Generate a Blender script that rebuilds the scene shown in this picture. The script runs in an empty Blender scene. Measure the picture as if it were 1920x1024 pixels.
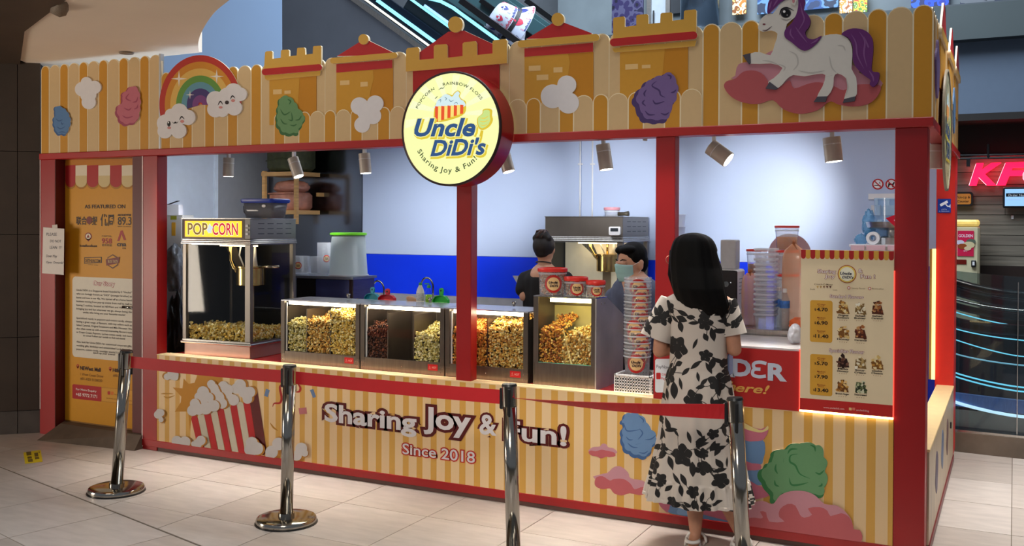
import bpy, bmesh, math, random
import numpy as np
from mathutils import Vector, Matrix
random.seed(7); rng = np.random.default_rng(7)
SC = bpy.context.scene; COL = SC.collection
PI = math.pi
# ------------------------------------------------------------------ camera
CF, YAW, PITCH, ROLL, PPY, EYE, CD = 1848.2, .471355, -.00933, .004656, 436.4, 1.72, 5.37
_c, _s = math.cos(YAW), math.sin(YAW)
FWD = np.array([-_s*math.cos(PITCH), _c*math.cos(PITCH), math.sin(PITCH)])
_r = np.array([_c, _s, 0.]); _u = np.cross(_r, FWD)
RT = math.cos(ROLL)*_r + math.sin(ROLL)*_u
UP = -math.sin(ROLL)*_r + math.cos(ROLL)*_u
ORG = np.array([0., -CD, EYE])
cam = bpy.data.objects.new('camera', bpy.data.cameras.new('camera')); COL.objects.link(cam)
cam.data.sensor_width = 36; cam.data.lens = CF/1920*36; cam.data.shift_y = -(512-PPY)/1920
cam.data.clip_start = .05; cam.data.clip_end = 200
cam.matrix_world = Matrix(((RT[0], UP[0], -FWD[0], ORG[0]), (RT[1], UP[1], -FWD[1], ORG[1]), (RT[2], UP[2], -FWD[2], ORG[2]), (0, 0, 0, 1)))
SC.camera = cam
# ------------------------------------------------------------------ light and exposure
SC.view_settings.view_transform = 'Standard'; SC.view_settings.look = 'None'
SC.view_settings.gamma = 1; SC.view_settings.use_curve_mapping = False
SC.view_settings.exposure = 0.0
W = bpy.data.worlds.new('world'); SC.world = W; W.use_nodes = True
W.node_tree.nodes['Background'].inputs[0].default_value = (.80, .87, 1.0, 1)
W.node_tree.nodes['Background'].inputs[1].default_value = .20
def area(name, loc, target, size, power, col=(1, 1, 1), sy=None):
    l = bpy.data.lights.new(name, 'AREA'); l.energy = power; l.color = col
    l.shape = 'RECTANGLE'; l.size = size; l.size_y = sy or size
    o = bpy.data.objects.new(name, l); COL.objects.link(o); o.location = loc
    o.rotation_euler = (Vector(target)-Vector(loc)).to_track_quat('-Z', 'Y').to_euler()
    return o
def spot(name, loc, target, power, ang, blend=.5, col=(1, 1, 1), r=.03):
    l = bpy.data.lights.new(name, 'SPOT'); l.energy = power; l.color = col; l.spot_size = ang; l.spot_blend = blend; l.shadow_soft_size = r
    o = bpy.data.objects.new(name, l); COL.objects.link(o); o.location = loc
    o.rotation_euler = (Vector(target)-Vector(loc)).to_track_quat('-Z', 'Y').to_euler()
    return o
# mall ceiling lamps over the walkway, added fills, the atrium skylight and the ceiling of the place behind
for X_, P_ in ((-.4, 4), (-1.9, 4), (-3.3, 3), (-4.7, 1.5)):
    area('walkway_downlight', (X_, -.85, 4.7), (X_, -.80, 0), .5, P_, (1, .95, .89)).data.spread = 1.5
area('mall_lamp', (-1.4, -5.2, 3.4), (-2.5, 0, .35), 1.2, 11, (1, .92, .82)).data.spread = .8  # front fill added behind the camera for the posts and the dress
area('mall_lamp', (-4.6, -3.6, 2.9), (-5.4, -1.6, 0), 1.2, 22, (1, .86, .70))
area('soffit_fill_light', (-9.6, -4.0, 1.2), (-5.6, -1.0, 3.2), 1.4, 100, (1, .86, .70))  # unseen fill added to brighten the soffit and the left header
area('mall_lamp', (.55, 1.3, 4.7), (.5, 1.3, 0), .9, 44, (1, .95, .90)).data.spread = 1.1
area('atrium_skylight', (-3.0, 2.9, 7.8), (-4.2, 5.2, 2.8), 5, 1000, (.78, .88, 1))
area('beam_light_strip', (-3.15, -.045, 2.205), (-3.15, -.30, 0), 5.2, 22, (1, .95, .90), .03).data.spread = .75
area('kiosk_ceiling_lamp', (-3.2, 1.45, 2.57), (-3.2, 1.6, 0), 5.6, 33, (.88, .93, 1), .5)
# ------------------------------------------------------------------ pixels of the 1920x1024 frame to points of the place
def ray(x, y): return FWD + (x-960)/CF*RT + (PPY-y)/CF*UP
def onz(x, y, z=0.): d = ray(x, y); return ORG + d*((z-ORG[2])/d[2])
def ony(x, y, Y=0.): d = ray(x, y); return ORG + d*((Y-ORG[1])/d[1])
def onx(x, y, X): d = ray(x, y); return ORG + d*((X-ORG[0])/d[0])
# ------------------------------------------------------------------ materials
def lin(h):
    if not isinstance(h, str): return tuple(h)
    h = h.lstrip('#'); v = [int(h[i:i+2], 16)/255 for i in (0, 2, 4)]
    return tuple(c/12.92 if c <= .04045 else ((c+.055)/1.055)**2.4 for c in v)
MC = {}
def mat(name, col, rough=.5, metal=0., emit=0., ecol=None, var=.06, scale=12., bump=0., spec=.5, aniso=None):
    if name in MC: return MC[name]
    m = bpy.data.materials.new(name); m.use_nodes = True; nt = m.node_tree; b = nt.nodes['Principled BSDF']
    c = lin(col)
    tc = nt.nodes.new('ShaderNodeTexCoord'); mp = nt.nodes.new('ShaderNodeMapping'); nz = nt.nodes.new('ShaderNodeTexNoise')
    nz.inputs['Scale'].default_value = scale; nz.inputs['Detail'].default_value = 4
    if aniso: mp.inputs['Scale'].default_value = aniso
    nt.links.new(tc.outputs['Object'], mp.inputs[0]); nt.links.new(mp.outputs[0], nz.inputs['Vector'])
    rp = nt.nodes.new('ShaderNodeValToRGB'); rp.color_ramp.elements[0].position = .3; rp.color_ramp.elements[1].position = .7
    rp.color_ramp.elements[0].color = (*[max(0, x*(1-var)) for x in c], 1); rp.color_ramp.elements[1].color = (*[min(1, x*(1+var)) for x in c], 1)
    nt.links.new(nz.outputs[0], rp.inputs[0]); nt.links.new(rp.outputs[0], b.inputs['Base Color'])
    b.inputs['Roughness'].default_value = rough; b.inputs['Metallic'].default_value = metal; b.inputs['Specular IOR Level'].default_value = spec
    if emit:
        b.inputs['Emission Color'].default_value = (*lin(ecol or col), 1); b.inputs['Emission Strength'].default_value = emit
    if bump:
        bp = nt.nodes.new('ShaderNodeBump'); bp.inputs['Strength'].default_value = bump; bp.inputs['Distance'].default_value = .01
        nt.links.new(nz.outputs[0], bp.inputs['Height']); nt.links.new(bp.outputs[0], b.inputs['Normal'])
    MC[name] = m; return m
def glass(name, tint=(.95, .97, .98), haze=0., hcol=(.9, .95, 1), ior=1.35, rough=.03):
    """thin clear sheet: see-through with a fresnel reflection and a little milky haze"""
    if name in MC: return MC[name]
    m = bpy.data.materials.new(name); m.use_nodes = True; nt = m.node_tree; nt.nodes.remove(nt.nodes['Principled BSDF'])
    out = nt.nodes['Material Output']; tr = nt.nodes.new('ShaderNodeBsdfTransparent'); tr.inputs[0].default_value = (*tint, 1)
    gl = nt.nodes.new('ShaderNodeBsdfGlossy'); gl.inputs['Roughness'].default_value = rough; lw_ = nt.nodes.new('ShaderNodeLayerWeight'); lw_.inputs[0].default_value = .5
    f1 = nt.nodes.new('ShaderNodeMath'); f1.operation = 'POWER'; f1.inputs[1].default_value = 4; fr = nt.nodes.new('ShaderNodeMath'); fr.operation = 'MULTIPLY_ADD'; fr.inputs[1].default_value = .45; fr.inputs[2].default_value = (ior-1)*.12; nt.links.new(lw_.outputs['Facing'], f1.inputs[0]); nt.links.new(f1.outputs[0], fr.inputs[0])
    mx = nt.nodes.new('ShaderNodeMixShader'); nt.links.new(fr.outputs[0], mx.inputs[0]); nt.links.new(tr.outputs[0], mx.inputs[1]); nt.links.new(gl.outputs[0], mx.inputs[2])
    last = mx
    if haze:
        df = nt.nodes.new('ShaderNodeBsdfDiffuse'); df.inputs[0].default_value = (*hcol, 1); m2 = nt.nodes.new('ShaderNodeMixShader'); m2.inputs[0].default_value = haze
        nt.links.new(mx.outputs[0], m2.inputs[1]); nt.links.new(df.outputs[0], m2.inputs[2]); last = m2
    nt.links.new(last.outputs[0], out.inputs[0]); MC[name] = m; return m
def ink(h, emit=0.):
    if emit: return mat('ink_lit_'+h.lstrip('#'), tuple(c*.25 for c in lin(h)), .45, var=.0, spec=.2, emit=emit, ecol=h)
    return mat('ink_'+h.lstrip('#')+('_lit%g' % emit if emit else ''), h, .45, var=.015, scale=30, spec=.3, emit=emit)
# ------------------------------------------------------------------ mesh building
ABS = {}
class MB:
    def __init__(s): s.v = []; s.f = []; s.m = []
    def add(s, vs, fs, mi=0):
        o = len(s.v); s.v += [tuple(map(float, p)) for p in vs]; s.f += [tuple(i+o for i in q) for q in fs]; s.m += [mi]*len(fs); return s
    def box(s, a, b, mi=0, bev=0.):
        x0, x1 = sorted((a[0], b[0])); y0, y1 = sorted((a[1], b[1])); z0, z1 = sorted((a[2], b[2]))
        if bev > 0:
            d = min(bev, .45*min(x1-x0, y1-y0, z1-z0)); P = []
            pr = [(x0+d, y0), (x1-d, y0), (x1, y0+d), (x1, y1-d), (x1-d, y1), (x0+d, y1), (x0, y1-d), (x0, y0+d)]
            cx, cy = (x0+x1)/2, (y0+y1)/2
            def ins(q): return (q[0]+math.copysign(d*.7, cx-q[0]) if abs(q[0]-cx) > 1e-9 else q[0], q[1]+math.copysign(d*.7, cy-q[1]) if abs(q[1]-cy) > 1e-9 else q[1])
            for z, k in ((z0, 1), (z0+d, 0), (z1-d, 0), (z1, 1)): P += [(*(ins(q) if k else q), z) for q in pr]
            F = [tuple(range(7, -1, -1)), tuple(range(24, 32))]
            for r in range(3):
                for i in range(8): j = (i+1) % 8; F.append((r*8+i, r*8+j, r*8+8+j, r*8+8+i))
            return s.add(P, F, mi)
        P = [(x0, y0, z0), (x1, y0, z0), (x1, y1, z0), (x0, y1, z0), (x0, y0, z1), (x1, y0, z1), (x1, y1, z1), (x0, y1, z1)]
        return s.add(P, [(3, 2, 1, 0), (4, 5, 6, 7), (0, 1, 5, 4), (1, 2, 6, 5), (2, 3, 7, 6), (3, 0, 4, 7)], mi)
    def prism(s, poly, z0, z1, mi=0, axis='z', smi=None):
        """poly: 2-D outline (ccw or cw), extruded along axis from z0 to z1"""
        a = sum(poly[i][0]*poly[(i+1) % len(poly)][1]-poly[(i+1) % len(poly)][0]*poly[i][1] for i in range(len(poly)))
        if a < 0: poly = poly[::-1]
        n = len(poly)
        if axis == 'z': f = lambda p, h: (p[0], p[1], h)
        elif axis == 'y': f = lambda p, h: (p[0], h, p[1])
        else: f = lambda p, h: (h, p[0], p[1])
        P = [f(p, z0) for p in poly]+[f(p, z1) for p in poly]
        fl = (axis == 'y') != (z1 < z0)
        A, B = tuple(range(n-1, -1, -1)), tuple(range(n, 2*n))
        S = [(i, (i+1) % n, n+(i+1) % n, n+i) for i in range(n)]
        if fl: A, B, S = A[::-1], B[::-1], [q[::-1] for q in S]
        s.add(P, [A, B]+S, mi)
        if smi is not None:
            for k in range(n): s.m[-1-k] = smi
        return s
    def flat(s, pts, mi=0): return s.add(pts, [tuple(range(len(pts)))], mi)
    def rings(s, R, mi=0, cap=True, closed=True):
        n = len(R[0]); P = [p for r in R for p in r]; F = []
        for k in range(len(R)-1):
            for i in range(n if closed else n-1):
                j = (i+1) % n; F.append((k*n+i, k*n+j, k*n+n+j, k*n+n+i))
        if cap: F += [tuple(range(n-1, -1, -1)), tuple(range((len(R)-1)*n, len(R)*n))]
        return s.add(P, F, mi)
    def lathe(s, prof, c=(0, 0, 0), n=24, mi=0, cap=True, sx=1., sy=1.):
        return s.rings([[(c[0]+sx*r*math.cos(2*PI*i/n), c[1]+sy*r*math.sin(2*PI*i/n), c[2]+z) for i in range(n)] for r, z in prof], mi, cap)
    def tube(s, pts, r, n=10, mi=0, cap=True):
        pts = [Vector(p) for p in pts]; rr = r if hasattr(r, '__len__') else [r]*len(pts); R = []; up = None
        for i, p in enumerate(pts):
            t = (pts[min(i+1, len(pts)-1)]-pts[max(i-1, 0)]).normalized()
            if up is None: up = Vector((0, 0, 1)) if abs(t.z) < .9 else Vector((1, 0, 0))
            a = t.cross(up).normalized(); b = a.cross(t).normalized(); up = b
            R.append([tuple(p+rr[i]*(math.cos(2*PI*k/n)*a+math.sin(2*PI*k/n)*b)) for k in range(n)])
        return s.rings(R, mi, cap)
    def sphere(s, c, r, mi=0, n=16, m=10, rot=None):
        rx, ry, rz = r if hasattr(r, '__len__') else (r, r, r); R = []
        for k in range(m+1):
            t = -PI/2+PI*k/m; t = max(-PI/2+.02, min(PI/2-.02, t)); q = []
            for i in range(n):
                v = Vector((rx*math.cos(t)*math.cos(2*PI*i/n), ry*math.cos(t)*math.sin(2*PI*i/n), rz*math.sin(t)))
                if rot is not None: v = rot @ v
                q.append((c[0]+v.x, c[1]+v.y, c[2]+v.z))
            R.append(q)
        return s.rings(R, mi)
    def build(s, name, mats, parent=None, smooth=False, local=False, kind=None):
        me = bpy.data.meshes.new(name); v = s.v
        if parent is not None and not local:
            o = ABS.get(parent.name, (0, 0, 0)); v = [(p[0]-o[0], p[1]-o[1], p[2]-o[2]) for p in v]
        me.from_pydata(v, [], s.f)
        for m in (mats if isinstance(mats, (list, tuple)) else [mats]): me.materials.append(m)
        if any(s.m): me.polygons.foreach_set('material_index', s.m)
        if smooth: me.shade_smooth(); 
        me.update()
        if smooth == 'auto': me.set_sharp_from_angle(angle=.7)
        return link(name, me, parent, kind)
def link(name, me, parent=None, kind=None):
    o = bpy.data.objects.new(name, me); COL.objects.link(o)
    if parent is not None: o.parent = parent; ABS[o.name] = ABS.get(parent.name, (0, 0, 0))
    if kind: o['kind'] = kind
    return o
def thing(name, label, cat, loc=(0, 0, 0), group=None, rz=0.):
    o = bpy.data.objects.new(name, None); COL.objects.link(o); o.location = tuple(map(float, loc)); o.rotation_euler.z = rz
    o.empty_display_size = .1; ABS[o.name] = tuple(map(float, loc)); return tag(o, label, cat, group)
def tag(o, label, cat, group=None, kind=None):
    o['label'] = label; o['category'] = cat
    if group: o['group'] = group
    if kind: o['kind'] = kind
    return o
def struct(name, mb, m, parent=None, label=None, smooth=False):
    o = mb.build(name, m, parent, smooth)
    if parent is None: o['kind'] = 'structure'
    if label: o['label'] = label
    return o
def dup(root, loc, label=None, group=None, rz=None):
    r = root.copy(); COL.objects.link(r); r.location = loc; ABS[r.name] = tuple(loc)
    if rz is not None: r.rotation_euler.z = rz
    if label: r['label'] = label
    if group: r['group'] = group
    for ch in list(root.children):
        c = ch.copy(); COL.objects.link(c); c.parent = r
        for g in list(ch.children): d = g.copy(); COL.objects.link(d); d.parent = c
    return r
# ------------------------------------------------------------------ flat print and cut-outs on upright boards
LAY = .0011
def crom(P, k=5, closed=True):
    P = [np.array(p, float) for p in P]; n = len(P); out = []
    for i in range(n if closed else n-1):
        a, b, c, d = (P[(i-1) % n], P[i], P[(i+1) % n], P[(i+2) % n]) if closed else (P[max(i-1, 0)], P[i], P[i+1], P[min(i+2, n-1)])
        for j in range(k):
            t = j/k; out.append(.5*((2*b)+(-a+c)*t+(2*a-5*b+4*c-d)*t*t+(-a+3*b-3*c+d)*t**3))
    if not closed: out.append(P[-1])
    return [tuple(p) for p in out]
def circ(x, y, rx, ry=None, n=28, a0=0., a1=2*PI):
    ry = ry or rx; return [(x+rx*math.cos(a0+(a1-a0)*i/n), y+ry*math.sin(a0+(a1-a0)*i/n)) for i in range(n if a1-a0 > 6.28 else n+1)]
def stroke(P, w, taper=True, k=5):
    """a brush stroke along P as a closed outline"""
    P = crom(P, k, False) if len(P) > 2 else P; L = []; R = []; n = len(P)
    for i in range(n):
        a = np.array(P[max(i-1, 0)]); b = np.array(P[min(i+1, n-1)]); t = (b-a)/(np.linalg.norm(b-a)+1e-9); h = np.array([-t[1], t[0]])
        ww = w*(.12+.88*math.sin(PI*i/(n-1))) if taper else w
        L.append(tuple(np.array(P[i])+h*ww/2)); R.append(tuple(np.array(P[i])-h*ww/2))
    return L+R[::-1]
def arcband(x, y, r0, r1, a0, a1, asp=1., n=40):
    return [(x+asp*r1*math.cos(a0+(a1-a0)*i/n), y+r1*math.sin(a0+(a1-a0)*i/n)) for i in range(n+1)]+[(x+asp*r0*math.cos(a0+(a1-a0)*i/n), y+r0*math.sin(a0+(a1-a0)*i/n)) for i in range(n, -1, -1)]
def rrect(x0, y0, x1, y1, r, n=5):
    o = []
    for cx, cy, a in ((x1-r, y1-r, 0), (x0+r, y1-r, PI/2), (x0+r, y0+r, PI), (x1-r, y0+r, 1.5*PI)):
        o += [(cx+r*math.cos(a+PI/2*i/n), cy+r*math.sin(a+PI/2*i/n)) for i in range(n+1)]
    return o
def capsule(p, q, r, n=8):
    p, q = np.array(p, float), np.array(q, float); t = (q-p)/np.linalg.norm(q-p); a = math.atan2(t[1], t[0])
    return [(q[0]+r*math.cos(a-PI/2+PI*i/n), q[1]+r*math.sin(a-PI/2+PI*i/n)) for i in range(n+1)]+[(p[0]+r*math.cos(a+PI/2+PI*i/n), p[1]+r*math.sin(a+PI/2+PI*i/n)) for i in range(n+1)]
class Art:
    """prints on the upright board plane y = Y; outlines come in crop pixels (x0, y0, scale), depth grows towards the viewer"""
    zmin = None
    def __init__(s, crop=(0, 0, 1.), Y=0., xz=False): s.c = crop; s.Y = Y; s.mb = MB(); s.mats = []; s.l = 1; s.xz = xz
    def w(s, p):
        if s.xz: return (p[0], p[1])
        q = ony(s.c[0]+p[0]/s.c[2], s.c[1]+p[1]/s.c[2], s.Y); return (q[0], q[2])
    def mi(s, h):
        m = ink(h) if isinstance(h, str) else h
        if m not in s.mats: s.mats.append(m)
        return s.mats.index(m)
    def p(s, pts, h, l=None, sm=0, thick=None, side=None):
        """polygon; l = layer; thick = a real cut-out of that thickness standing on the layer below"""
        if sm: pts = crom(pts, sm)
        q = [s.w(a) for a in pts]; l = s.l if l is None else l; y = s.Y-l*LAY
        if s.zmin is not None: q = clip(q, 0, -1, -s.zmin)
        if len(q) < 3: return s
        if thick: s.mb.prism(q, s.Y, s.Y-thick, s.mi(h), 'y', s.mi(side) if side else None)
        else:
            a = sum(q[i][0]*q[(i+1) % len(q)][1]-q[(i+1) % len(q)][0]*q[i][1] for i in range(len(q)))
            if a < 0: q = q[::-1]
            s.mb.flat([(a[0], y, a[1]) for a in q], s.mi(h))
        return s
    def build(s, name, parent, **k): return s.mb.build(name, s.mats, parent, **k)
DG = None
def text_mesh(body, off=0., shear=0., space=1., line=1.):
    c = bpy.data.curves.new('t', 'FONT'); c.body = body; c.offset = off; c.shear = shear; c.space_character = space; c.space_line = line; c.resolution_u = 3
    o = bpy.data.objects.new('t', c); me = bpy.data.meshes.new_from_object(o)
    n = len(me.vertices); co = np.zeros(n*3); me.vertices.foreach_get('co', co); co = co.reshape(-1, 3)
    F = [tuple(p.vertices) for p in me.polygons]
    bpy.data.objects.remove(o); bpy.data.curves.remove(c); bpy.data.meshes.remove(me)
    return co, F
TXC = {}
def txt(mb, body, x0, x1, z0, z1, y, mi=0, off=0., shear=0., space=1., fit=None, fn=None, dz=0., align='fit', ref=None):
    """write body into the rectangle x0..x1, z0..z1 (cap height) of the plane y, facing -y; dz raises the far end of a slanting line"""
    k = (body, off, shear, space)
    if k not in TXC: TXC[k] = text_mesh(*k)
    co, F = TXC[k]
    if len(co) == 0: return
    kr = (ref or body, 0., shear, space)
    if kr not in TXC: TXC[kr] = text_mesh(*kr)
    b = TXC[kr][0]
    mnx, mxx = b[:, 0].min(), b[:, 0].max(); H = .70
    sz = (z1-z0)/H; sx = (x1-x0)/max(mxx-mnx, 1e-6)
    if align != 'fit':
        sx = sz*.95 if sz*.95*(mxx-mnx) < (x1-x0) else sx
        if align == 'center': x0 = (x0+x1)/2-sx*(mxx-mnx)/2
    P = []
    for v in co:
        u, w = x0+(v[0]-mnx)*sx, z0+v[1]*sz
        if dz: w += dz*(u-x0)/max(x1-x0, 1e-6)
        P.append(fn(u, w) if fn else (u, y, w))
    mb.add(P, F, mi)
# ================================================================== the setting
M_RED = mat('kiosk_red', '#A01316', .38, var=.03, scale=3)
M_GROUT = mat('grout', '#6E6457', .9)
M_DARKWALL = mat('dark_cladding', '#46392E', .55, var=.12, scale=4)
M_STEEL = mat('brushed_steel', '#B9B6B2', .30, 1., var=.10, scale=9, aniso=(1, 1, 14))
M_STEELH = mat('brushed_steel_flat', '#C2BFBA', .24, 1., var=.10, scale=9, aniso=(14, 1, 1))
M_CHROME = mat('chrome', '#A8A49C', .13, 1., var=.03)
M_BLACK = mat('black_plastic', '#141416', .4)
M_WHITE = mat('white_plastic', '#EDEDEE', .4, var=.02)
M_DARK = mat('dark_void', '#191512', .7)
tile_m = []
for i, h in enumerate(('#B9AEA4', '#B1A69C', '#C0B6AD')):
    m = mat('floor_tile_%d' % i, h, .34, var=.10, scale=5, aniso=(1, 3.5, 1)); tile_m.append(m)
fl = struct('floor', MB().box((-11, -9, -.12), (6, 12, -.004)), M_GROUT, label='pale stone tiled mall floor')
def clip(poly, a, b, c):            # keep a*x+b*y <= c
    o = []
    for i in range(len(poly)):
        p, q = poly[i], poly[(i+1) % len(poly)]; dp, dq = a*p[0]+b*p[1]-c, a*q[0]+b*q[1]-c
        if dp <= 0: o.append(p)
        if dp*dq < 0: t = dp/(dp-dq); o.append((p[0]+t*(q[0]-p[0]), p[1]+t*(q[1]-p[1])))
    return o
J0 = np.array((-6.31, -.86)); JD = np.array((2.48, -.61)); JD /= np.linalg.norm(JD); JN = np.array((JD[1], -JD[0]))   # slanting joint; JN points to the viewer's side
JN = JN if JN[1] < 0 else -JN
def put_tile(poly):
    if len(poly) < 3: return
    c = np.mean(poly, axis=0); q = [tuple(c+(np.array(p)-c)*(1-.0035/np.linalg.norm(np.array(p)-c))) for p in poly]
    if q[0] == q[1]: return
    MB().prism(q, -.004, 0, 0).build('tile', random.choice(tile_m), fl)
T = .61
for i in range(-14, 4):
    for j in range(-5, 6):
        x, y = i*T, -.46+j*T
        if -6.95 < x < -.75 and .2 < y < 2.1: continue
        if y > 2.3 and x < -.8: continue
        q = clip([(x, y), (x+T, y), (x+T, y+T), (x, y+T)], JN[0], JN[1], JN @ J0-.006)
        if len(q) > 2 and not (y < -2 and x > -1): put_tile(q)
for i in range(-4, 7):
    for j in range(0, 4):
        o = J0+JD*(i*T-.18)+JN*(.006+j*T); q = [o, o+JD*T, o+JD*T+JN*T, o+JN*T]
        if o[0] > -8.9 and o[1] > -3.2: put_tile([tuple(p) for p in q])
# angled dark wall at the end of the kiosk
def slab_between(a, b, z0, z1, th, side):
    a, b = np.array(a, float), np.array(b, float); t = (b-a)/np.linalg.norm(b-a); n = np.array([-t[1], t[0]])*side*th
    return MB().prism([tuple(a), tuple(b), tuple(b+n), tuple(a+n)], z0, z1)
wl = struct('wall_left', slab_between((-7.06, .03), (-9.2, -2.0), 0, 3.02, .3, -1), mat('dark_core', '#1E1813', .7), label='dark brown clad wall beside the kiosk door')
_d = np.array((-2.14, -2.03)); _d /= np.linalg.norm(_d); _n = np.array((-_d[1], _d[0])); _n = _n if _n[0] > 0 else -_n
for k, (s0, s1) in enumerate(((.0, .165), (.17, .95), (.955, 1.75), (1.755, 2.9))):
    for z0, z1 in ((.19, .78), (.785, 1.61), (1.615, 2.28), (2.285, 3.0)):
        a = np.array((-7.055, .03))+_d*s0; b = np.array((-7.055, .03))+_d*s1
        MB().prism([tuple(a), tuple(b), tuple(b+_n*.022), tuple(a+_n*.022)], z0, z1).build('panel', M_DARKWALL, wl)
    MB().prism([tuple(a), tuple(b), tuple(b+_n*.012), tuple(a+_n*.012)], 0, .185).build('skirting_panel', mat('skirting_stone', '#5C554F', .4, var=.15, scale=8), wl)
# ceiling over the walkway: dark bulkhead and pale soffit with a curved edge
edge = [tuple(onz(x, y, 3.0)[:2]) for x, y in ((38, 113), (46, 55), (118, 0), (190, -60))]
cur = crom([tuple(onz(x, y, 3.0)[:2]) for x, y in ((373, 97), (372, 80), (379, 58), (400, 26), (430, 0), (475, -35), (560, -70))], 6, False)
sof = [(-7.3, .22), (-5.47, .2)]+cur+[(-1.5, -4.5), (-4.0, -4.5)]+edge[::-1]
struct('ceiling', MB().prism(sof, 3.0, 3.5), mat('soffit_paint', '#F0E2CF', .8, var=.03, scale=1.5), label='pale beige soffit with a curved edge')
blk = [(-7.4, .1)]+edge+[(-4.0, -4.6), (-11, -4.6), (-11, .1)]
struct('trim_1', MB().prism(blk, 2.985, 3.6), M_DARKWALL, label='dark brown ceiling bulkhead')
tag(MB().tube([onz(100, 22, 3.0)+np.array((0, 0, .02)), onz(112, 12, 3.0)-np.array((0, 0, .015)), onz(118, 3, 3.0)+np.array((0, 0, .02))], [.035, .05, .03], 8).build('detector', mat('detector_grey', '#7A6A58', .6, bump=.6, scale=60), None, True), 'small grey fitting hanging at the edge of the dark bulkhead', 'fitting')
MB().lathe([(.055, -.004), (.05, -.012), (.03, -.012)], onz(237, 98, 3.0), 20).build('ceiling_ring', mat('ring_grey', '#8A7A6A', .5), bpy.data.objects['ceiling'])
# ------------------------------------------------------------------ atrium behind the kiosk
M_ATR = mat('atrium_wall_paint', '#B0CFF6', .7, var=.02, scale=1)
p0, p1 = ony(240, 0, 4.5), ony(529, 0, 4.5)
struct('wall_atrium', MB().box((p0[0], 4.5, 0), (p1[0], 4.8, 7)), M_ATR, label='pale blue atrium wall above the rainbow')
M_CLAD = mat('escalator_cladding_grey', '#50545C', .6, var=.08, scale=3)
YE = 2.95
esc = thing('escalator', 'glass sided escalator with cyan light strips running down behind the fascia', 'escalator', (-3, YE, 0))
def E(x, y, Y=YE): q = ony(x, y, Y); return (q[0], q[2])
MB().prism([E(529, -60), E(628, -30), E(655, -1), E(786, 94), E(905, 182), E(1000, 250), E(1000, 330), E(529, 330)], YE, YE+.12, 0, 'y').build('side_cladding', M_CLAD, esc)
def bar(pts, Y, w, d, m, name, par):
    """a square bar along pixel points, in the plane Y"""
    P = [ony(x, y, Y) for x, y in pts]; mb = MB(); R = []
    for i, p in enumerate(P):
        t = P[min(i+1, len(P)-1)]-P[max(i-1, 0)]; t /= np.linalg.norm(t); n = np.array((-t[2], 0, t[0]))*w/2
        R.append([p-n, p+n, p+n+(0, d, 0), p-n+(0, d, 0)])
    mb.rings(R); return mb.build(name, m, par)
M_LEDC = mat('led_cyan', '#7FD4E4', .4, emit=1.0, ecol='#8FE6FA'); M_LEDB = mat('led_blue', '#9FC4FF', .4, emit=.8, ecol='#8FC0FF')
M_RUB = mat('handrail_rubber', '#0D0D10', .3); M_TEAL = mat('escalator_deck_teal', '#3B5A60', .35, var=.12, scale=4)
sl = .726
def dl(x, y, x1): return [(x, y), (x1, y+(x1-x)*sl)]
bar(dl(640, -18, 960), YE-.02, .05, .06, M_STEELH, 'deck_edge', esc)
bar(dl(690, -12, 1000), YE-.03, .17, .05, mat('escalator_skirt', '#1B2838', .25, .6), 'skirt', esc)
bar(dl(706, 0, 1000), YE-.05, .032, .02, M_LEDC, 'light_strip', esc)
bar(dl(672, -10, 1000), YE-.06, .02, .02, mat('led_warm_edge', '#E8E2D0', .4, emit=.5), 'edge_strip', esc)
bar(dl(770, -10, 1040), YE+.05, .34, .05, mat('escalator_glass_dark', '#243038', .12, .3), 'side_glass', esc)
bar(dl(765, -5, 1040), YE+.03, .022, .02, M_LEDC, 'light_strip', esc)
bar(dl(795, 10, 1040), YE+.02, .026, .02, M_LEDB, 'light_strip', esc)
bar([(800, -4), (825, 2), (848, 14), (1040, 14+192*sl)], YE+.02, .03, .02, M_LEDC, 'light_strip', esc)
bar(dl(815, -30, 1150), YE+.80, .62, .05, M_TEAL, 'inner_deck', esc)
bar(dl(862, 0, 1100), YE+.0, .06, .07, M_RUB, 'handrail', esc)
bar(dl(900, 0, 1150), YE+.75, .05, .07, M_RUB, 'handrail', esc)
bar(dl(905, -10, 1250), YE+1.1, .32, .05, M_TEAL, 'inner_deck', esc)
bar(dl(985, 0, 1150), YE+1.2, .055, .07, M_RUB, 'handrail', esc)
bar(dl(935, 10, 1150), YE+1.25, .07, .05, mat('escalator_brown', '#3A302C', .4), 'balustrade_foot', esc)
# upper storey slab, shopfronts above it and the wall beneath
M_SLAB = mat('slab_grey', '#3E494B', .6, var=.05, scale=2)
YS = 7.0
def S(x, y, Y=YS): q = ony(x, y, Y); return (q[0], q[2])
ta, tb = S(1000, 20)[1], S(1850, 70)[1]
zt = S(1640, 24)[1]; zb = S(1850, 71)[1]
up = struct('wall_upper_storey', MB().box((S(985, 0)[0], YS+.02, zb+.01), (6.5, YS+1.2, zt+.02)), mat('slab_core', '#4A5257', .7), label='grey upper storey parapet')
xs = [S(985, 0)[0], S(1131, 30)[0], S(1372, 30)[0], S(1773, 30)[0], 6.5]
for a, b in zip(xs[:-1], xs[1:]): MB().box((a+.004, YS, zb), (b-.004, YS+.03, zt)).build('panel', M_SLAB, up)
struct('wall_above_restaurant', MB().box((-1.5, YS+.25, S(1850, 266)[1]), (6.5, YS+.6, zb+.1)), mat('blue_grey_wall', '#566578', .7, var=.02), label='blue grey wall above the restaurant opening')
struct('trim_2', MB().box((-1.5, YS+.22, S(1850, 271)[1]-.03), (6.5, YS+.9, S(1850, 266)[1])), mat('soffit_pink', '#C9B3B2', .6), label='pale edge strip over the restaurant opening')
shop = [(1000, 1012, '#6F7C80'), (1085, 1150, '#9AA19C')]
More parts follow.
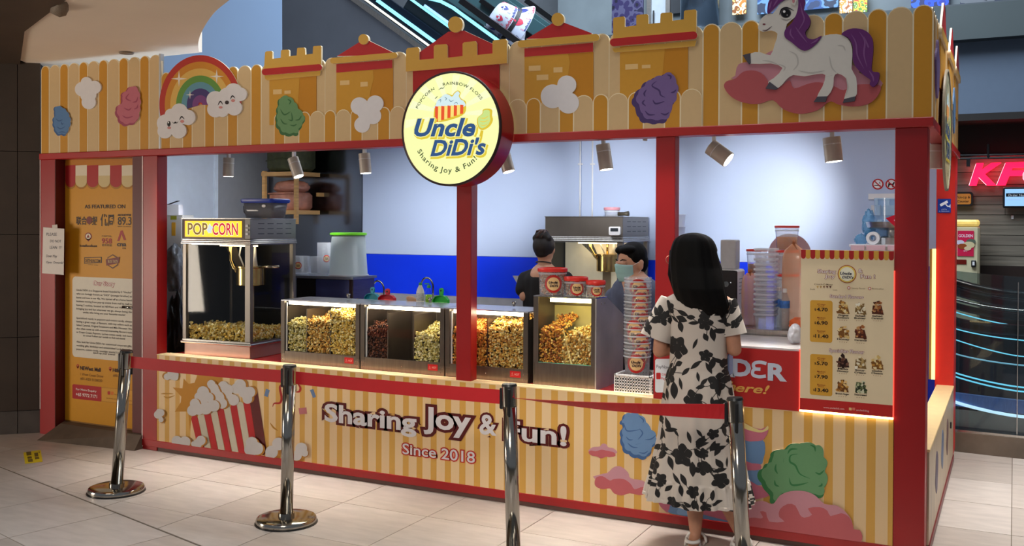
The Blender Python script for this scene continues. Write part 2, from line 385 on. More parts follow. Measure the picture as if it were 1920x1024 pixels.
M_SHOP = mat('shop_interior_dark', '#2B3138', .5, var=.2, scale=3)
struct('wall_shops', MB().box((S(985, 0)[0], YS+1.1, zt), (6.5, YS+1.3, zt+2.2)), mat('shop_back_grey', '#707B80', .6, var=.15, scale=2), label='grey shopfronts on the upper storey')
def sheet(name, x0, x1, y0, y1, Y, m, label, cat, th=.03, **k):
    a, b = S(x0, y1, Y), S(x1, y0, Y); o = MB().box((a[0], Y, min(a[1], b[1])), (b[0], Y+th, max(a[1], b[1])+.0)).build(name, m); return tag(o, label, cat, **k)
def printmat(name, cols, scale, emit=0.):
    m = bpy.data.materials.new(name); m.use_nodes = True; nt = m.node_tree; b = nt.nodes['Principled BSDF']
    tc = nt.nodes.new('ShaderNodeTexCoord'); v = nt.nodes.new('ShaderNodeTexVoronoi'); v.inputs['Scale'].default_value = scale; rp = nt.nodes.new('ShaderNodeValToRGB'); rp.color_ramp.interpolation = 'CONSTANT'
    nz = nt.nodes.new('ShaderNodeTexNoise'); nz.inputs['Scale'].default_value = scale*.8
    nt.links.new(tc.outputs['Object'], nz.inputs[0]); nt.links.new(tc.outputs['Object'], v.inputs[0])
    mxn = nt.nodes.new('ShaderNodeMix'); mxn.inputs[0].default_value = .55; nt.links.new(v.outputs['Distance'], mxn.inputs[2]); nt.links.new(nz.outputs[0], mxn.inputs[3])
    for i, c in enumerate(cols):
        e = rp.color_ramp.elements[i] if i < 2 else rp.color_ramp.elements.new(.5); e.position = .25+.5*i/len(cols); e.color = (*lin(c), 1)
    rp.color_ramp.elements[0].position = 0
    nt.links.new(mxn.outputs[0], rp.inputs[0]); nt.links.new(rp.outputs[0], b.inputs['Base Color']); b.inputs['Roughness'].default_value = .4
    if emit: nt.links.new(rp.outputs[0], b.inputs['Emission Color']); b.inputs['Emission Strength'].default_value = emit
    return m
sheet('poster', 1147, 1206, -25, 62, YS-.06, printmat('poster_purple', ('#14122A', '#2B2450', '#4B4A6A', '#1B1B3A'), 11), 'dark purple banner hanging over the parapet above the castle battlements', 'banner')
sheet('poster', 1373, 1399, -20, 28, YS+.95, printmat('poster_food_yellow', ('#F2D27A', '#8A4E1C', '#F7E7B0', '#C27A2A'), 16, .3), 'yellow food poster in the upper shopfront beside the unicorn head', 'poster')
sheet('poster', 1574, 1598, -20, 25, YS+.95, printmat('poster_food_cream', ('#F4E6C0', '#C98F3A', '#FBF4DA', '#A5602A'), 18, .4), 'cream food poster in the upper shopfront, left one of two', 'poster')
sheet('poster', 1600, 1626, -20, 24, YS+.95, printmat('poster_food_green', ('#F8EFD0', '#5E8F3A', '#F5C542', '#D24A2A'), 18, .4), 'cream food poster with green leaves, beside its twin in the upper shopfront', 'poster')
sheet('shop_display', 1420, 1572, -25, 27, YS+1.0, printmat('display_blue', ('#10305E', '#1B4E8F', '#5F8FBE', '#0E2748'), 7, .12), 'dark blue display panel behind the unicorn mane', 'display')
sheet('shop_display', 1708, 1780, -25, 16, YS+1.0, printmat('display_brightblue', ('#0B2E9E', '#0A49D8', '#0B1E60', '#1F5BD8'), 9, .3), 'bright blue shop display above the fascia corner', 'display')
sheet('shop_display', 1800, 1935, -30, 14, YS+1.0, printmat('display_dim', ('#3B4450', '#1E2A48', '#6A7078', '#2E3440'), 3), 'dim grey shop display over the parapet at the corner of the frame', 'display')
cyl = thing('shop_pillar', 'round steel pillar in the upper shopfront above the battlements', 'pillar', (*S(1312, 27, YS+.6)[:1], YS+.6, zt))
MB().lathe([(.26, 0), (.26, 1.8)], (*S(1312, 27, YS+.6)[:1], YS+.6, zt), 32).build('shaft', mat('pillar_steel', '#7D8FA3', .25, .9), cyl, True)
MB().lathe([(.29, 0), (.29, .03), (.27, .05)], (*S(1312, 27, YS+.6)[:1], YS+.6, zt), 32).build('collar', M_STEEL, cyl, True)
for xx, lb in ((1243, 'white door leaf of the upper shopfront beside the dark banner'),):
    d = thing('shop_door', lb, 'door', (S(xx, 20, YS+1.0)[0], YS+1.0, zt))
    sx0, sx1 = S(xx-22, 0, YS+1)[0], S(xx+6, 0, YS+1)[0]
    MB().box((sx0, YS+1.0, zt), (sx1, YS+1.06, zt+1.9), bev=.01).build('leaf', mat('door_pale', '#B9C4CC', .5), d)
    MB().box((sx0-.06, YS+.98, zt), (sx0, YS+1.08, zt+2)).build('jamb', M_STEEL, d); MB().box((sx1, YS+.98, zt), (sx1+.06, YS+1.08, zt+2)).build('jamb', M_STEEL, d)
    MB().tube([(sx0+.05, YS+.96, zt+.2), (sx0+.05, YS+.96, zt+.5)], .012).build('handle', M_BLACK, d)
sheet('shop_display', 1256, 1300, -25, 26, YS+1.02, M_SHOP, 'dark shop interior behind the steel pillar', 'display')
# ------------------------------------------------------------------ restaurant behind on the far side
YK = 6.2
def K(x, y, Y=YK): q = ony(x, y, Y); return (q[0], q[2])
wb = struct('wall_restaurant', MB().box((-1.6, YK+.03, 0), (5, YK+.25, 2.9)), mat('restaurant_core', '#15110E', .8), label='grey timber plank wall of the restaurant')
M_PLK = [mat('plank_%d' % i, h, .6, var=.28, scale=3, aniso=(.6, 1, 9), bump=.15) for i, h in enumerate(('#6E665A', '#7A7264', '#615A50'))]
pys = [292, 322, 346, 368, 384, 403, 422, 441, 460, 480, 499]
for a, b in zip(pys[:-1], pys[1:]):
    z1, z0 = K(1880, a)[1], K(1880, b)[1]; x = -1.4+random.random()*.5
    while x < 3.2:
        x2 = x+1.2+random.random()*1.2; MB().box((x+.002, YK-random.random()*.006, z0+.003), (x2-.002, YK+.03, z1-.003)).build('plank', random.choice(M_PLK), wb); x = x2
struct('wall_restaurant_dado', MB().box((-1.5, YK-.02, 0), (4.5, YK+.02, K(1880, 499)[1])), mat('dado_brown', '#2A1A14', .5), label='dark brown lower wall of the restaurant')
struct('ceiling_restaurant', MB().box((-1.5, YK-.5, K(1880, 277)[1]+.25), (5, YS+.6, K(1880, 277)[1]+.32)), M_DARK, label='dark restaurant ceiling')
pipe = thing('ceiling_pipe', 'black pipe run under the restaurant ceiling above the red letters', 'pipe', (K(1800, 300)[0], YK-.2, K(1800, 300)[1]))
for y in (292, 298): a = ony(1780, y, YK-.2); b = ony(1945, y-3, YK-.2); MB().tube([a, b], .012, 8).build('pipe_length', M_BLACK, pipe)
MB().tube([ony(1853, 270, YK-.2), ony(1853, 298, YK-.2)], .014, 8).build('hanger', M_BLACK, pipe)
MB().box(ony(1812, 312, YK-.25), ony(1820, 298, YK-.15)).build('bracket_box', M_BLACK, pipe)
kf = thing('letter_sign', 'glowing red restaurant letters on the grey plank wall', 'sign', (K(1820, 345)[0], YK, K(1820, 345)[1]))
M_NEON = mat('neon_red', '#FF1440', .4, emit=3.2, ecol='#FF1038'); M_NEONW = mat('neon_white', '#FFD6E0', .4, emit=1.5)
kz0, kz1 = K(1850, 346)[1], K(1850, 308)[1]
for ch, xa, xb in (('K', 1822, 1869), ('F', 1874, 1921), ('C', 1922, 1966)):
    mb = MB(); txt(mb, ch, K(xa, 330)[0], K(xb, 330)[0], kz0, kz1, YK-.10, 1, off=.010, shear=.25)
    front = MB(); txt(front, ch, K(xa, 330)[0], K(xb, 330)[0], kz0, kz1, YK-.12, 0, off=.045, shear=.25)
    bk = [(p[0], YK-.03, p[2]) for p in front.v]; front.add(bk, front.f[:], 0)
    o = front.build('letter', [M_NEON, M_NEONW], kf)
    mb2 = MB(); txt(mb2, ch, K(xa-2.5, 330)[0], K(xb-2.5, 330)[0], kz0, kz1, YK-.06, 0, off=.03, shear=.25); mb2.build('letter_edge', M_NEONW, kf)
tv = thing('television', 'wall mounted flat television with a pale blue screen', 'television', (K(1905, 372)[0], YK-.1, K(1905, 372)[1]))
ax, az = K(1880, 390, YK-.12); bx, bz = K(1962, 350, YK-.12)
MB().box((ax, YK-.12, az), (bx, YK-.05, bz), bev=.012).build('housing', M_BLACK, tv)
MB().box((ax+.02, YK-.123, az+.02), (bx-.02, YK-.118, bz-.02)).build('screen', mat('tv_screen', '#8FB4DA', .3, emit=.9, ecol='#86B4E2', var=.04, scale=3), tv)
mb = MB(); mb.box((ax+.03, YK-.1245, bz-.10), (ax+.30, YK-.1235, bz-.065)); mb.build('title_bar', ink('#10151C'), tv)
mb = MB(); txt(mb, 'Order Number', ax+.05, ax+.27, bz-.095, bz-.073, YK-.1255); txt(mb, 'Self Collect', ax+.04, ax+.16, bz-.135, bz-.12, YK-.1255); mb.build('screen_lettering', ink('#EAF2FA'), tv)
MB().box((ax+.2, YK-.05, az+.1), (ax+.4, YK+.02, az+.25)).build('wall_bracket', M_BLACK, tv)
ps = thing('counter_sign', 'small orange Pick-Up and Counter sign with dark frame beside the television', 'sign', (K(1800, 386)[0], YK-.04, K(1800, 386)[1]))
ax, az = K(1775, 387); bx, bz = K(1825, 360)
MB().prism(rrect(ax, az, bx, bz, .03), YK-.01, YK-.05, 0, 'y').build('frame', M_BLACK, ps)
MB().prism(rrect(ax+.02, az+.02, bx-.02, bz-.02, .02), YK-.05, YK-.053, 0, 'y').build('face', mat('sign_orange', '#B5762F', .4, emit=.12), ps)
mb = MB(); txt(mb, 'Pick-Up &', bx-.16, bx-.03, (az+bz)/2+.008, (az+bz)/2+.032, YK-.0545, off=.01); txt(mb, 'Counter', bx-.15, bx-.04, (az+bz)/2-.036, (az+bz)/2-.010, YK-.0545, off=.01); mb.build('lettering', ink('#1A120C'), ps)
ko = thing('ordering_kiosk', 'cream self-service ordering kiosk with a red poster and card reader', 'kiosk', (K(1805, 560)[0], YK-.3, 0))
yk = YK-.45
def KK(x, y): q = ony(x, y, yk); return (q[0], q[2])
ax, _ = KK(1778, 500); bx, bz = KK(1837, 424)
MB().box((ax-.06, yk, 0), (bx, yk+.3, bz), bev=.02).build('cabinet', mat('kiosk_cream', '#D6CDA6', .45), ko)
MB().box((ax-.06, yk-.015, bz), (bx-.005, yk+.28, KK(1810, 412)[1]), bev=.02).build('lit_header', mat('kiosk_header', '#E6C46A', .4, emit=.6, var=.3, scale=14), ko)
sa = KK(1795, 480); sb = KK(1826, 433)
MB().box((sa[0], yk-.008, sa[1]), (sb[0], yk+.01, sb[1])).build('screen', mat('kiosk_poster_red', '#A3123A', .4, emit=.45, var=.12), ko)
mb = MB(); txt(mb, 'GOLDEN', sa[0]+.01, sb[0]-.01, sb[1]-.065, sb[1]-.035, yk-.0095, off=.02); txt(mb, 'KFC', sa[0]+.06, sb[0]-.06, sa[1]+.045, sa[1]+.06, yk-.0095); mb.build('poster_lettering', ink('#E9DDF0', .5), ko)
a = Art(xz=True, Y=yk-.008); cx_, cz_ = (sa[0]+sb[0])/2, (sa[1]+sb[1])/2-.01
for dx, dz, r, h in ((-.05, .02, .035, '#D8D0E0'), (.05, .03, .04, '#5F6A5A'), (.03, -.005, .05, '#D9C79A'), (-.03, -.02, .04, '#9A4A22'), (.02, -.04, .03, '#E0C8A0')): a.p(circ(cx_+dx, cz_+dz, r*1.1, r*.7), h, l=a.l); a.l += 1
a.build('meal_picture', ko)
sa = KK(1782, 495); sb = KK(1812, 487); MB().box((sa[0], yk-.006, sa[1]), (sb[0], yk+.01, sb[1])).build('scanner_window', mat('scan_red', '#3A0D08', .3, emit=.3, ecol='#7A1A0A'), ko)
sa = KK(1821, 501); sb = KK(1830, 488); MB().box((sa[0], yk-.03, sa[1]), (sb[0], yk+.01, sb[1]), bev=.006).build('card_reader', M_BLACK, ko); MB().box((sa[0]+.012, yk-.033, sa[1]+.02), (sb[0]-.012, yk-.028, sb[1]-.015)).build('reader_screen', M_WHITE, ko)
tag(MB().box(ony(1896, 411, YK-.015), ony(1901, 404, YK), bev=.003).build('wall_socket', M_WHITE), 'small white socket plate on the plank wall', 'socket')
# curved glass balustrade with light lines, on a stone plinth
pl = thing('glass_balustrade', 'curved glass balustrade with cyan light lines on a brown stone plinth', 'balustrade', (.4, 2.9, 0))
def arc(x): return 2.80+.045*(x-.45)**2*1.1
xs = np.linspace(-.9, 1.9, 30)
def wall(z0, z1, th, dy=0.): 
    R = [[(x, arc(x)+dy, z0(x)), (x, arc(x)+dy, z1(x)), (x, arc(x)+dy+th, z1(x)), (x, arc(x)+dy+th, z0(x))] for x in xs]; return MB().rings(R)
cz = lambda v, k=.0: (lambda x: v+k*(x-.45)**2)
wall(cz(0), cz(.15), .16).build('plinth', mat('plinth_stone', '#6F6254', .22, var=.3, scale=4), pl)
wall(cz(.15), cz(.168), .14, .01).build('plinth_cap', M_STEELH, pl)
wall(cz(.16), cz(1.33, .06), .012, .06).build('glass_sheet', glass('balustrade_glass', (.55, .62, .64), .03, (.4, .5, .6)), pl)
MB().box((ony(1907, 700, 2.86)[0], 2.845, .17), (ony(1907, 700, 2.86)[0]+.006, 2.875, 1.3)).build('glass_joint', M_STEELH, pl)
def line(pts, dy, r, m, name):
    P = [ony(x, y, 2.86+dy) for x, y in pts]; MB().tube(crom([tuple(p) for p in P], 6, False), r, 8).build(name, m, pl, True)
for y0, y1, dy, r, m, nm in ((528, 552, .05, .020, M_RUB, 'handrail'), (545, 571, .10, .022, M_RUB, 'handrail'), (572, 594, .12, .018, M_RUB, 'handrail'), (603, 619, .16, .028, M_RUB, 'handrail'),
                             (536, 558, .2, .007, M_STEELH, 'rail'), (560, 582, .2, .007, M_STEELH, 'rail')):
    line([(1770, y0-7), (1800, y0+4), (1850, (y0+y1)/2+4), (1905, y1), (1960, y1+3), (2060, y1+4), (2180, y1)], dy, r*1.5, m, nm)
M_LEDS = mat('led_line_cyan', '#A8F0FF', .4, emit=2.0, ecol='#7FE4FF'); M_LEDW = mat('led_line_white', '#E8F6FF', .4, emit=2.6, ecol='#D8F0FF')
for y0, y1, dy, r, m in ((585, 611, .3, .0045, M_LEDS), (616, 637, .35, .0045, M_LEDS), (637, 667, .35, .0045, M_LEDS), (663, 684, .45, .006, mat('led_pale', '#9FD8EA', .4, emit=.9)), (699, 725, .3, .006, M_LEDS), (706, 733, .3, .006, M_LEDS), (754, 780, .12, .012, M_LEDW)):
    line([(1770, y0-8), (1800, y0+3), (1850, (y0+y1)/2+3), (1905, y1), (1960, y1+4), (2060, y1+5), (2180, y1+1)], dy, r, m, 'light_line')
wall(cz(.3, .03), cz(.40, .03), .05, .16).build('lit_skirt', mat('lit_skirt_blue', '#6E8FC8', .3, .3, emit=.35, ecol='#5F86D8', var=.25, scale=20, aniso=(12, 1, 1)), pl)
wall(cz(.17), cz(.9), .05, .9).build('escalator_inner_side', mat('inner_side_dark', '#10202A', .25, .5, var=.3, scale=5), pl)
struct('wall_far', MB().box((-12, 9.2, 0), (7, 9.4, 9)), mat('far_wall_grey', '#6F767C', .8), label='grey far wall of the atrium')
# ================================================================== kiosk shell
XL, XR, YB = -7.016, -.377, 2.75
M_KW = mat('kiosk_wall_white', '#BCCBE8', .42, var=.01, scale=2); M_KB = mat('kiosk_wall_blue', '#113AEC', .25, var=.04, scale=2)
bw = struct('wall_back', MB().box((XL, YB, 0), (XR-.02, YB+.05, 2.6)), mat('kiosk_wall_core', '#C9CDD8', .6), label='white back wall of the kiosk with a blue lower band')
X1 = ony(681, 400, YB)[0]; XP = [X1, ony(1091, 300, YB)[0], ony(1113, 300, YB)[0], -.40]
for a, b in zip(XP[:-1], XP[1:]):
    MB().box((a+.002, YB-.012, 1.413), (b-.002, YB, 2.58)).build('panel', M_KW, bw); MB().box((a+.002, YB-.012, .0), (b-.002, YB, 1.41)).build('blue_panel', M_KB, bw)
X0 = ony(553, 400, YB)[0]
for px in (1088, 1111):
    X_ = ony(px, 300, YB-.02)[0]; MB().tube([(X_, YB-.02, 1.60), (X_, YB-.02, 2.58)], .007, 10).build('conduit', M_WHITE, bw, True)
    for py in (308,): Z_ = ony(px, py, YB-.02)[2]; MB().box((X_-.022, YB-.024, Z_-.008), (X_+.022, YB-.012, Z_+.008), bev=.003).build('clamp', M_WHITE, bw)
MB().box((X0, YB-.016, .9), (X1-.004, YB, 2.58)).build('steel_panel', mat('mirror_steel', '#7C8088', .17, 1., var=.10, scale=2, aniso=(1, 1, .3)), bw)
MB().box((XL, YB-.012, 0), (X0-.004, YB, 2.58)).build('grey_panel', mat('kiosk_wall_grey', '#8D929B', .5), bw)
lw = struct('wall_side', MB().box((XL-.05, .1, 0), (XL, YB, 2.6)), mat('kiosk_wall_core', '#C9CDD8', .6), label='grey side wall inside the kiosk')
ys = onx(399, 300, XL)[1]; ye = onx(405, 300, XL)[1]
MB().box((XL, .12, 0), (XL+.012, ys, 2.58)).build('panel', mat('kiosk_side_pale', '#C6D0DE', .5, var=.03), lw); MB().box((XL, ye, 0), (XL+.012, YB-.02, 2.58)).build('panel', mat('kiosk_side_grey', '#9A9DA3', .5, var=.03), lw)
MB().box((XL, ys, 0), (XL+.03, ye, 2.58)).build('joint_strip', mat('joint_strip_white', '#DCE8F6', .4), lw)
# columns
def column(px0, px1, y0, y1, z0, z1, label, m=M_RED):
    x0, x1 = ony(px0, 500)[0], ony(px1, 500)[0]
    o = MB().box((x0, y0, z0), (x1, y1, z1), bev=.003).build('kiosk_column', m); return tag(o, label, 'column', 'red kiosk columns')
ZB, ZT = 2.216, 2.265
column(74.5, 103, 0, .10, 0, ZB, 'red column between the dark clad wall and the yellow door')
column(267.5, 294.5, 0, .10, 0, ZB, 'red column between the yellow door and the popcorn machine')
column(852.5, 880.3, .02, .10, .726, ZB, 'slim red column below the round sign')
column(1228.5, 1264.5, .0, .08, .726, ZB, 'red column behind the shopper in the floral dress')
column(1676.5, 1737.5, 0, .14, 0, ZB, 'wide red column at the corner beside the menu board')
tag(MB().box((-.508, 2.42, .05), (-.382, 2.70, ZB), bev=.003).build('kiosk_column', mat('kiosk_red_lit', '#D8281E', .38, var=.03)), 'red column with a camera sticker at the far side corner', 'column', 'red kiosk columns')  # brighter red than the other columns: the light on it is in the colour
# beam
bm = thing('kiosk_beam', 'long red beam under the striped fascia', 'beam', (-3.7, 0, ZB))
M_BEAM = mat('beam_red', '#B3201E', .35, var=.04, scale=3)
MB().box((-7.016, -.016, ZB), (-.365, .10, ZT), bev=.004).build('front_rail', M_BEAM, bm); MB().box((-.46, .10, ZB), (-.365, 2.72, ZT), bev=.004).build('side_rail', M_BEAM, bm)
struct('ceiling_light_block', MB().box((XL, .05, 2.60), (XR-.02, YB+.04, 2.64)), mat('light_block_white', '#C9CBD2', .7), label='pale slab added over the kiosk to keep out the skylight, hidden behind the fascia')  # unseen roof slab, added to block skylight from the kiosk interior
tk = thing('lamp_track', 'white ceiling track carrying the spotlights behind the beam', 'track', (-3.7, .5, 2.36))
MB().box((-6.0, .48, 2.36), (-.5, .515, 2.39)).build('rail', M_WHITE, tk)
for x in (-5.8, -3.9, -2.2, -.7): MB().box((x, .492, 2.39), (x+.012, .504, 2.60)).build('hanger', M_WHITE, tk)
# camera sticker on the far column
st = thing('camera_sticker', 'blue sticker with a white camera symbol on the far red column', 'sticker', (-.45, 2.41, 1.9))
sx0, sz0 = ony(1758, 399, 2.418)[[0, 2]]; sx1, sz1 = ony(1783, 373, 2.418)[[0, 2]]
MB().box((sx0, 2.414, sz0), (sx1, 2.419, sz1)).build('sheet', ink('#1C3E9A'), st)
a = Art(xz=True, Y=2.414); w_, h_ = sx1-sx0, sz1-sz0
R2 = lambda x, z: (sx0+w_*x, sz0+h_*z)
a.p([R2(.15, .62), R2(.72, .9), R2(.8, .72), R2(.25, .45)], '#F2F4FA'); a.p([R2(.62, .66), R2(.78, .5), R2(.92, .52), R2(.92, .42), R2(.74, .42), R2(.56, .62)], '#F2F4FA'); a.p([R2(.92, .6), R2(.97, .6), R2(.97, .36), R2(.92, .36)], '#F2F4FA')
a.build('camera_symbol', st)
mb = MB(); txt(mb, 'CCTV', sx0+w_*.3, sx0+w_*.7, sz0+h_*.2, sz0+h_*.28, 2.4125); txt(mb, 'In Operation', sx0+w_*.12, sx0+w_*.88, sz0+h_*.08, sz0+h_*.15, 2.4125); mb.build('lettering', ink('#E8ECF8'), st, kind='stuff')
# ================================================================== fascia
fs = thing('kiosk_fascia', 'striped picket fascia with castle towers, clouds and a unicorn', 'fascia', (-3.7, 0, ZT))
LIGHT, DARKP, EDGE, GOLD, REDC, WALLC, WALLD = '#DDBD8C', '#D39530', '#F7E6C2', '#DDAA48', '#C0282A', '#D99E36', '#CE8A22'
def picket(x0, x1, z0, z1, h, y0=.018, y1=0., edge=True, name='picket'):
    r = (x1-x0)/2; n = 9
    top = [((x0+x1)/2+r*math.cos(PI*i/n), z1-r*.95+r*.95*math.sin(PI*i/n)) for i in range(n+1)]
    mb = MB().prism([(x0, z0), (x1, z0)]+top, y0, y1, 0, 'y', 1)
    o = mb.build(name, [ink(EDGE), ink(EDGE)], fs)
    b = .006; r2 = r-b; top = [((x0+x1)/2+r2*math.cos(PI*i/n), z1-r*.95+r2*.95*math.sin(PI*i/n)) for i in range(n+1)]
    k = .35 if h == LIGHT else 1
    q = [(x0+b*k, z0), (x1-b*k, z0)]+[((x0+x1)/2+(r-b*k)*math.cos(PI*i/n), z1-r*.95+r2*.95*math.sin(PI*i/n)) for i in range(n+1)]
    MB().flat([(p[0], y1-LAY*.6, p[1]) for p in q]).build('face', ink(h), o)
    return o
x = -7.01; p6 = (7.01-5.681)/6
for k in range(6):
    picket(x, x+.0975*p6/.2195, ZT, 2.972, DARKP); picket(x+.0975*p6/.2195, x+p6, ZT, 2.972, LIGHT); x += p6
XK = []; x = -5.681; per = (5.311-.0965)/24
for k in range(49):
    w_ = .0965 if k % 2 == 0 else per-.0965; XK.append((x, x+w_, DARKP if k % 2 == 0 else LIGHT)); x += w_
_xa, _xb = ony(498, 200)[0], ony(1313, 200)[0]
for a_, b_, h in XK: picket(a_, b_, ZT, 2.832, LIGHT if a_ > _xa-.03 and b_ < _xb+.03 else h)
MB().box((-5.70, -.004, ZT), (-5.683, .03, 2.975)).build('end_trim', mat('trim_steel', '#C9CCD0', .3, .5), fs)
def short_pickets(px0, px1, y=0):
    xa, xb = ony(px0, 200)[0], ony(px1, 200)[0]
    for a_, b_, h in XK:
        if a_ > xa-.03 and b_ < xb+.03: picket(a_, b_, ZT, 2.478, h, 0, -.009, name='short_picket')
CB, CC, CA, CDd = (440, 0, 3.4125), (900, 0, 3.4125), (0, 0, 3.4125), (1340, 0, 3.3103)
def tower(crop, wall, split, bricks, shapes, px, name):
    a = Art(crop); a.p(wall, WALLD, thick=.004, side=WALLD); a.l = 4.5
    a.p(split, WALLC); a.l = 5.5
    for x0, y0, x1, y1 in bricks: a.p([(x0, y0), (x1, y0-(x1-x0)*.05), (x1, y1-(x1-x0)*.05), (x0, y1)], '#F0C886')
    o = a.build(name, fs)
    for nm, pts, h, th in shapes:
        b = Art(crop); b.p(pts, h, thick=th, side=EDGE); b.build(nm, o)
def knob(crop, x, y, r): return ('knob', circ(x, y, r, r*1.05), GOLD, .022)
tower(CB, [(225, 470), (525, 440), (525, 800), (225, 800)], [(225, 500), (420, 480), (412, 600), (395, 800), (225, 800)], [(250, 574, 305, 605), (322, 581, 362, 602)],
      [('battlement', [(203, 338), (212, 330), (244, 328), (250, 334), (250, 378), (303, 372), (305, 326), (312, 321), (350, 319), (357, 325), (357, 362), (405, 357), (408, 313), (414, 308), (452, 306), (458, 312), (460, 352), (508, 346), (510, 302), (516, 297), (558, 294), (563, 300), (562, 430), (195, 460)], GOLD, .014),
       ('red_band', capsule((207, 463), (550, 434), 21), REDC, .020), ('gold_band', [(197, 478), (557, 450), (552, 484), (215, 515), (200, 505)], GOLD, .010)], (500, 606, 0), 'castle_tower')
tower(CB, [(653, 420), (1015, 385), (1015, 800), (653, 800)], [(653, 440), (885, 430), (893, 500), (870, 590), (850, 800), (653, 800)], [(678, 517, 738, 546), (808, 526, 855, 556)],
      [('roof', [(660, 362), (810, 268), (870, 264), (1025, 340), (1025, 350)], REDC, .012), knob(CB, 836, 255, 32), ('eave', capsule((640, 391), (1032, 357), 19), GOLD, .018), ('red_band', [(655, 412), (1013, 384), (1013, 436), (655, 466)], REDC, .008)], (613, 745, 0), 'castle_tower')
tower(CC, [(287, 330), (727, 290), (727, 760), (287, 760)], [(287, 330), (560, 320), (578, 400), (560, 520), (520, 760), (287, 760)], [(315, 423, 390, 457), (473, 433, 530, 466), (365, 481, 440, 515)],
      [('roof', [(300, 252), (470, 150), (545, 148), (720, 215), (720, 235)], REDC, .012), knob(CC, 507, 128, 40), ('eave', capsule((272, 284), (748, 243), 23), GOLD, .018), ('red_band', [(288, 312), (727, 275), (727, 332), (288, 365)], REDC, .008)], (980, 1118, 0), 'castle_tower')
tower(CC, [(897, 300), (1332, 270), (1332, 760), (897, 760)], [(897, 330), (1185, 310), (1172, 450), (1140, 760), (897, 760)], [(932, 413, 1013, 447), (1038, 417, 1093, 439)],
      [('battlement', [(857, 124), (865, 115), (925, 108), (932, 115), (932, 175), (1005, 165), (1005, 105), (1013, 98), (1073, 93), (1081, 100), (1082, 156), (1158, 148), (1160, 94), (1168, 86), (1226, 82), (1235, 88), (1235, 136), (1308, 126), (1310, 76), (1318, 69), (1380, 63), (1389, 70), (1388, 225), (857, 262)], GOLD, .014),
       ('red_band', capsule((864, 275), (1372, 230), 25), REDC, .020), ('gold_band', [(850, 312), (1388, 262), (1378, 298), (870, 338), (858, 330)], GOLD, .010)], (1168, 1315, 0), 'castle_tower')
a = Art((0, 0, 1)); a.p([(775, 118), (937, 108), (937, 252.5), (775, 259.5)], '#B5211F', thick=.006, side='#8E1512'); o = a.build('castle_keep', fs)
for nm, pts, h, th in (('roof', [(786, 100), (842, 60), (872, 58), (928, 84), (928, 112), (786, 118)], REDC, .010), ('knob', circ(857, 47, 14, 15), GOLD, .022),
    ('battlement', [(764, 95), (767, 91), (786, 89), (789, 92), (789, 113), (816, 110.5), (816, 88), (819, 85), (839, 83.5), (842, 87), (842, 109), (870, 106), (870, 83), (873, 80), (894, 78), (897, 82), (897, 104), (926, 101), (926, 79), (929, 76), (950, 74), (953, 77), (953, 119.5), (764, 135)], GOLD, .018)):
    b = Art((0, 0, 1)); b.p(pts, h, thick=th, side=EDGE); b.build(nm, o)
short_pickets(498, 777); short_pickets(935, 1313)
# clouds, cotton candy, rainbow, unicorn
def cloud(crop, cs, h='#EDE9EA', name='cloud', l=9, par=None):
    """union outline of discs, as one cut-out"""
    a = Art(crop); P = []
    cx = sum(c[0] for c in cs)/len(cs); cy = sum(c[1] for c in cs)/len(cs)
    for i in range(120):
        t = 2*PI*i/120; d = np.array((math.cos(t), math.sin(t))); best = 0
        for x, y, r in cs:
            e = np.array((x-cx, y-cy)); b = e @ d; q = b*b-(e @ e-r*r)
            if q >= 0: best = max(best, b+math.sqrt(q))
        P.append((cx+d[0]*best, cy+d[1]*best))
    a.p(P, h, thick=.012, side='#F4F0EC'); a.l = 11.6; return a
def lobed(pts, k=4):
    q = crom(pts, k); q = [np.array(p) for p in q]; n = len(q); ar = sum(q[i][0]*q[(i+1) % n][1]-q[(i+1) % n][0]*q[i][1] for i in range(n)); sg = 1 if ar > 0 else -1
    L = [0.]
    for i in range(n): L.append(L[-1]+np.linalg.norm(q[(i+1) % n]-q[i]))
    m = max(9, round(L[-1]/(L[-1]/13))); out = []
    for i in range(n):
        t = q[(i+1) % n]-q[i-1]; t = t/(np.linalg.norm(t)+1e-9); nn = np.array((t[1], -t[0]))*sg; out.append(tuple(q[i]+nn*(L[-1]*.012*(abs(math.sin(PI*m*L[i]/L[-1]))-.35))))
    return out
def floss(crop, pts, h, hs, sh, curls, name='cotton_candy', par=None, w=9):
    pts = lobed(pts, 6); a = Art(crop); cx = np.mean([p[0] for p in pts]); cy = np.mean([p[1] for p in pts])
    a.p([(cx+(x-cx)*1.0+sh[0], cy+(y-cy)*1.0+sh[1]) for x, y in pts], hs, thick=.010, side=EDGE); a.l = 10
    a.p([(cx+(x-cx)*.95-sh[0]*.5, cy+(y-cy)*.95-sh[1]*.5) for x, y in pts], h); a.l = 11
    for c in curls: a.p(stroke(c, w), hs)
    return a.build(name, par or fs)
cloud(CA, [(560, 530, 36), (533, 572, 46), (612, 560, 42), (575, 655, 45), (572, 605, 52)]).build('cloud', fs)
floss(CA, [(372, 678), (410, 690), (440, 720), (460, 775), (450, 820), (430, 860), (400, 862), (370, 855), (350, 800), (350, 760), (360, 730), (355, 700)], '#5F86B5', '#46689A', (-4, 4), [[(365, 760), (385, 775), (410, 765)], [(370, 810), (395, 825), (425, 810)], [(380, 850), (405, 845), (430, 850)], [(400, 780), (405, 795), (415, 790)]], w=7)
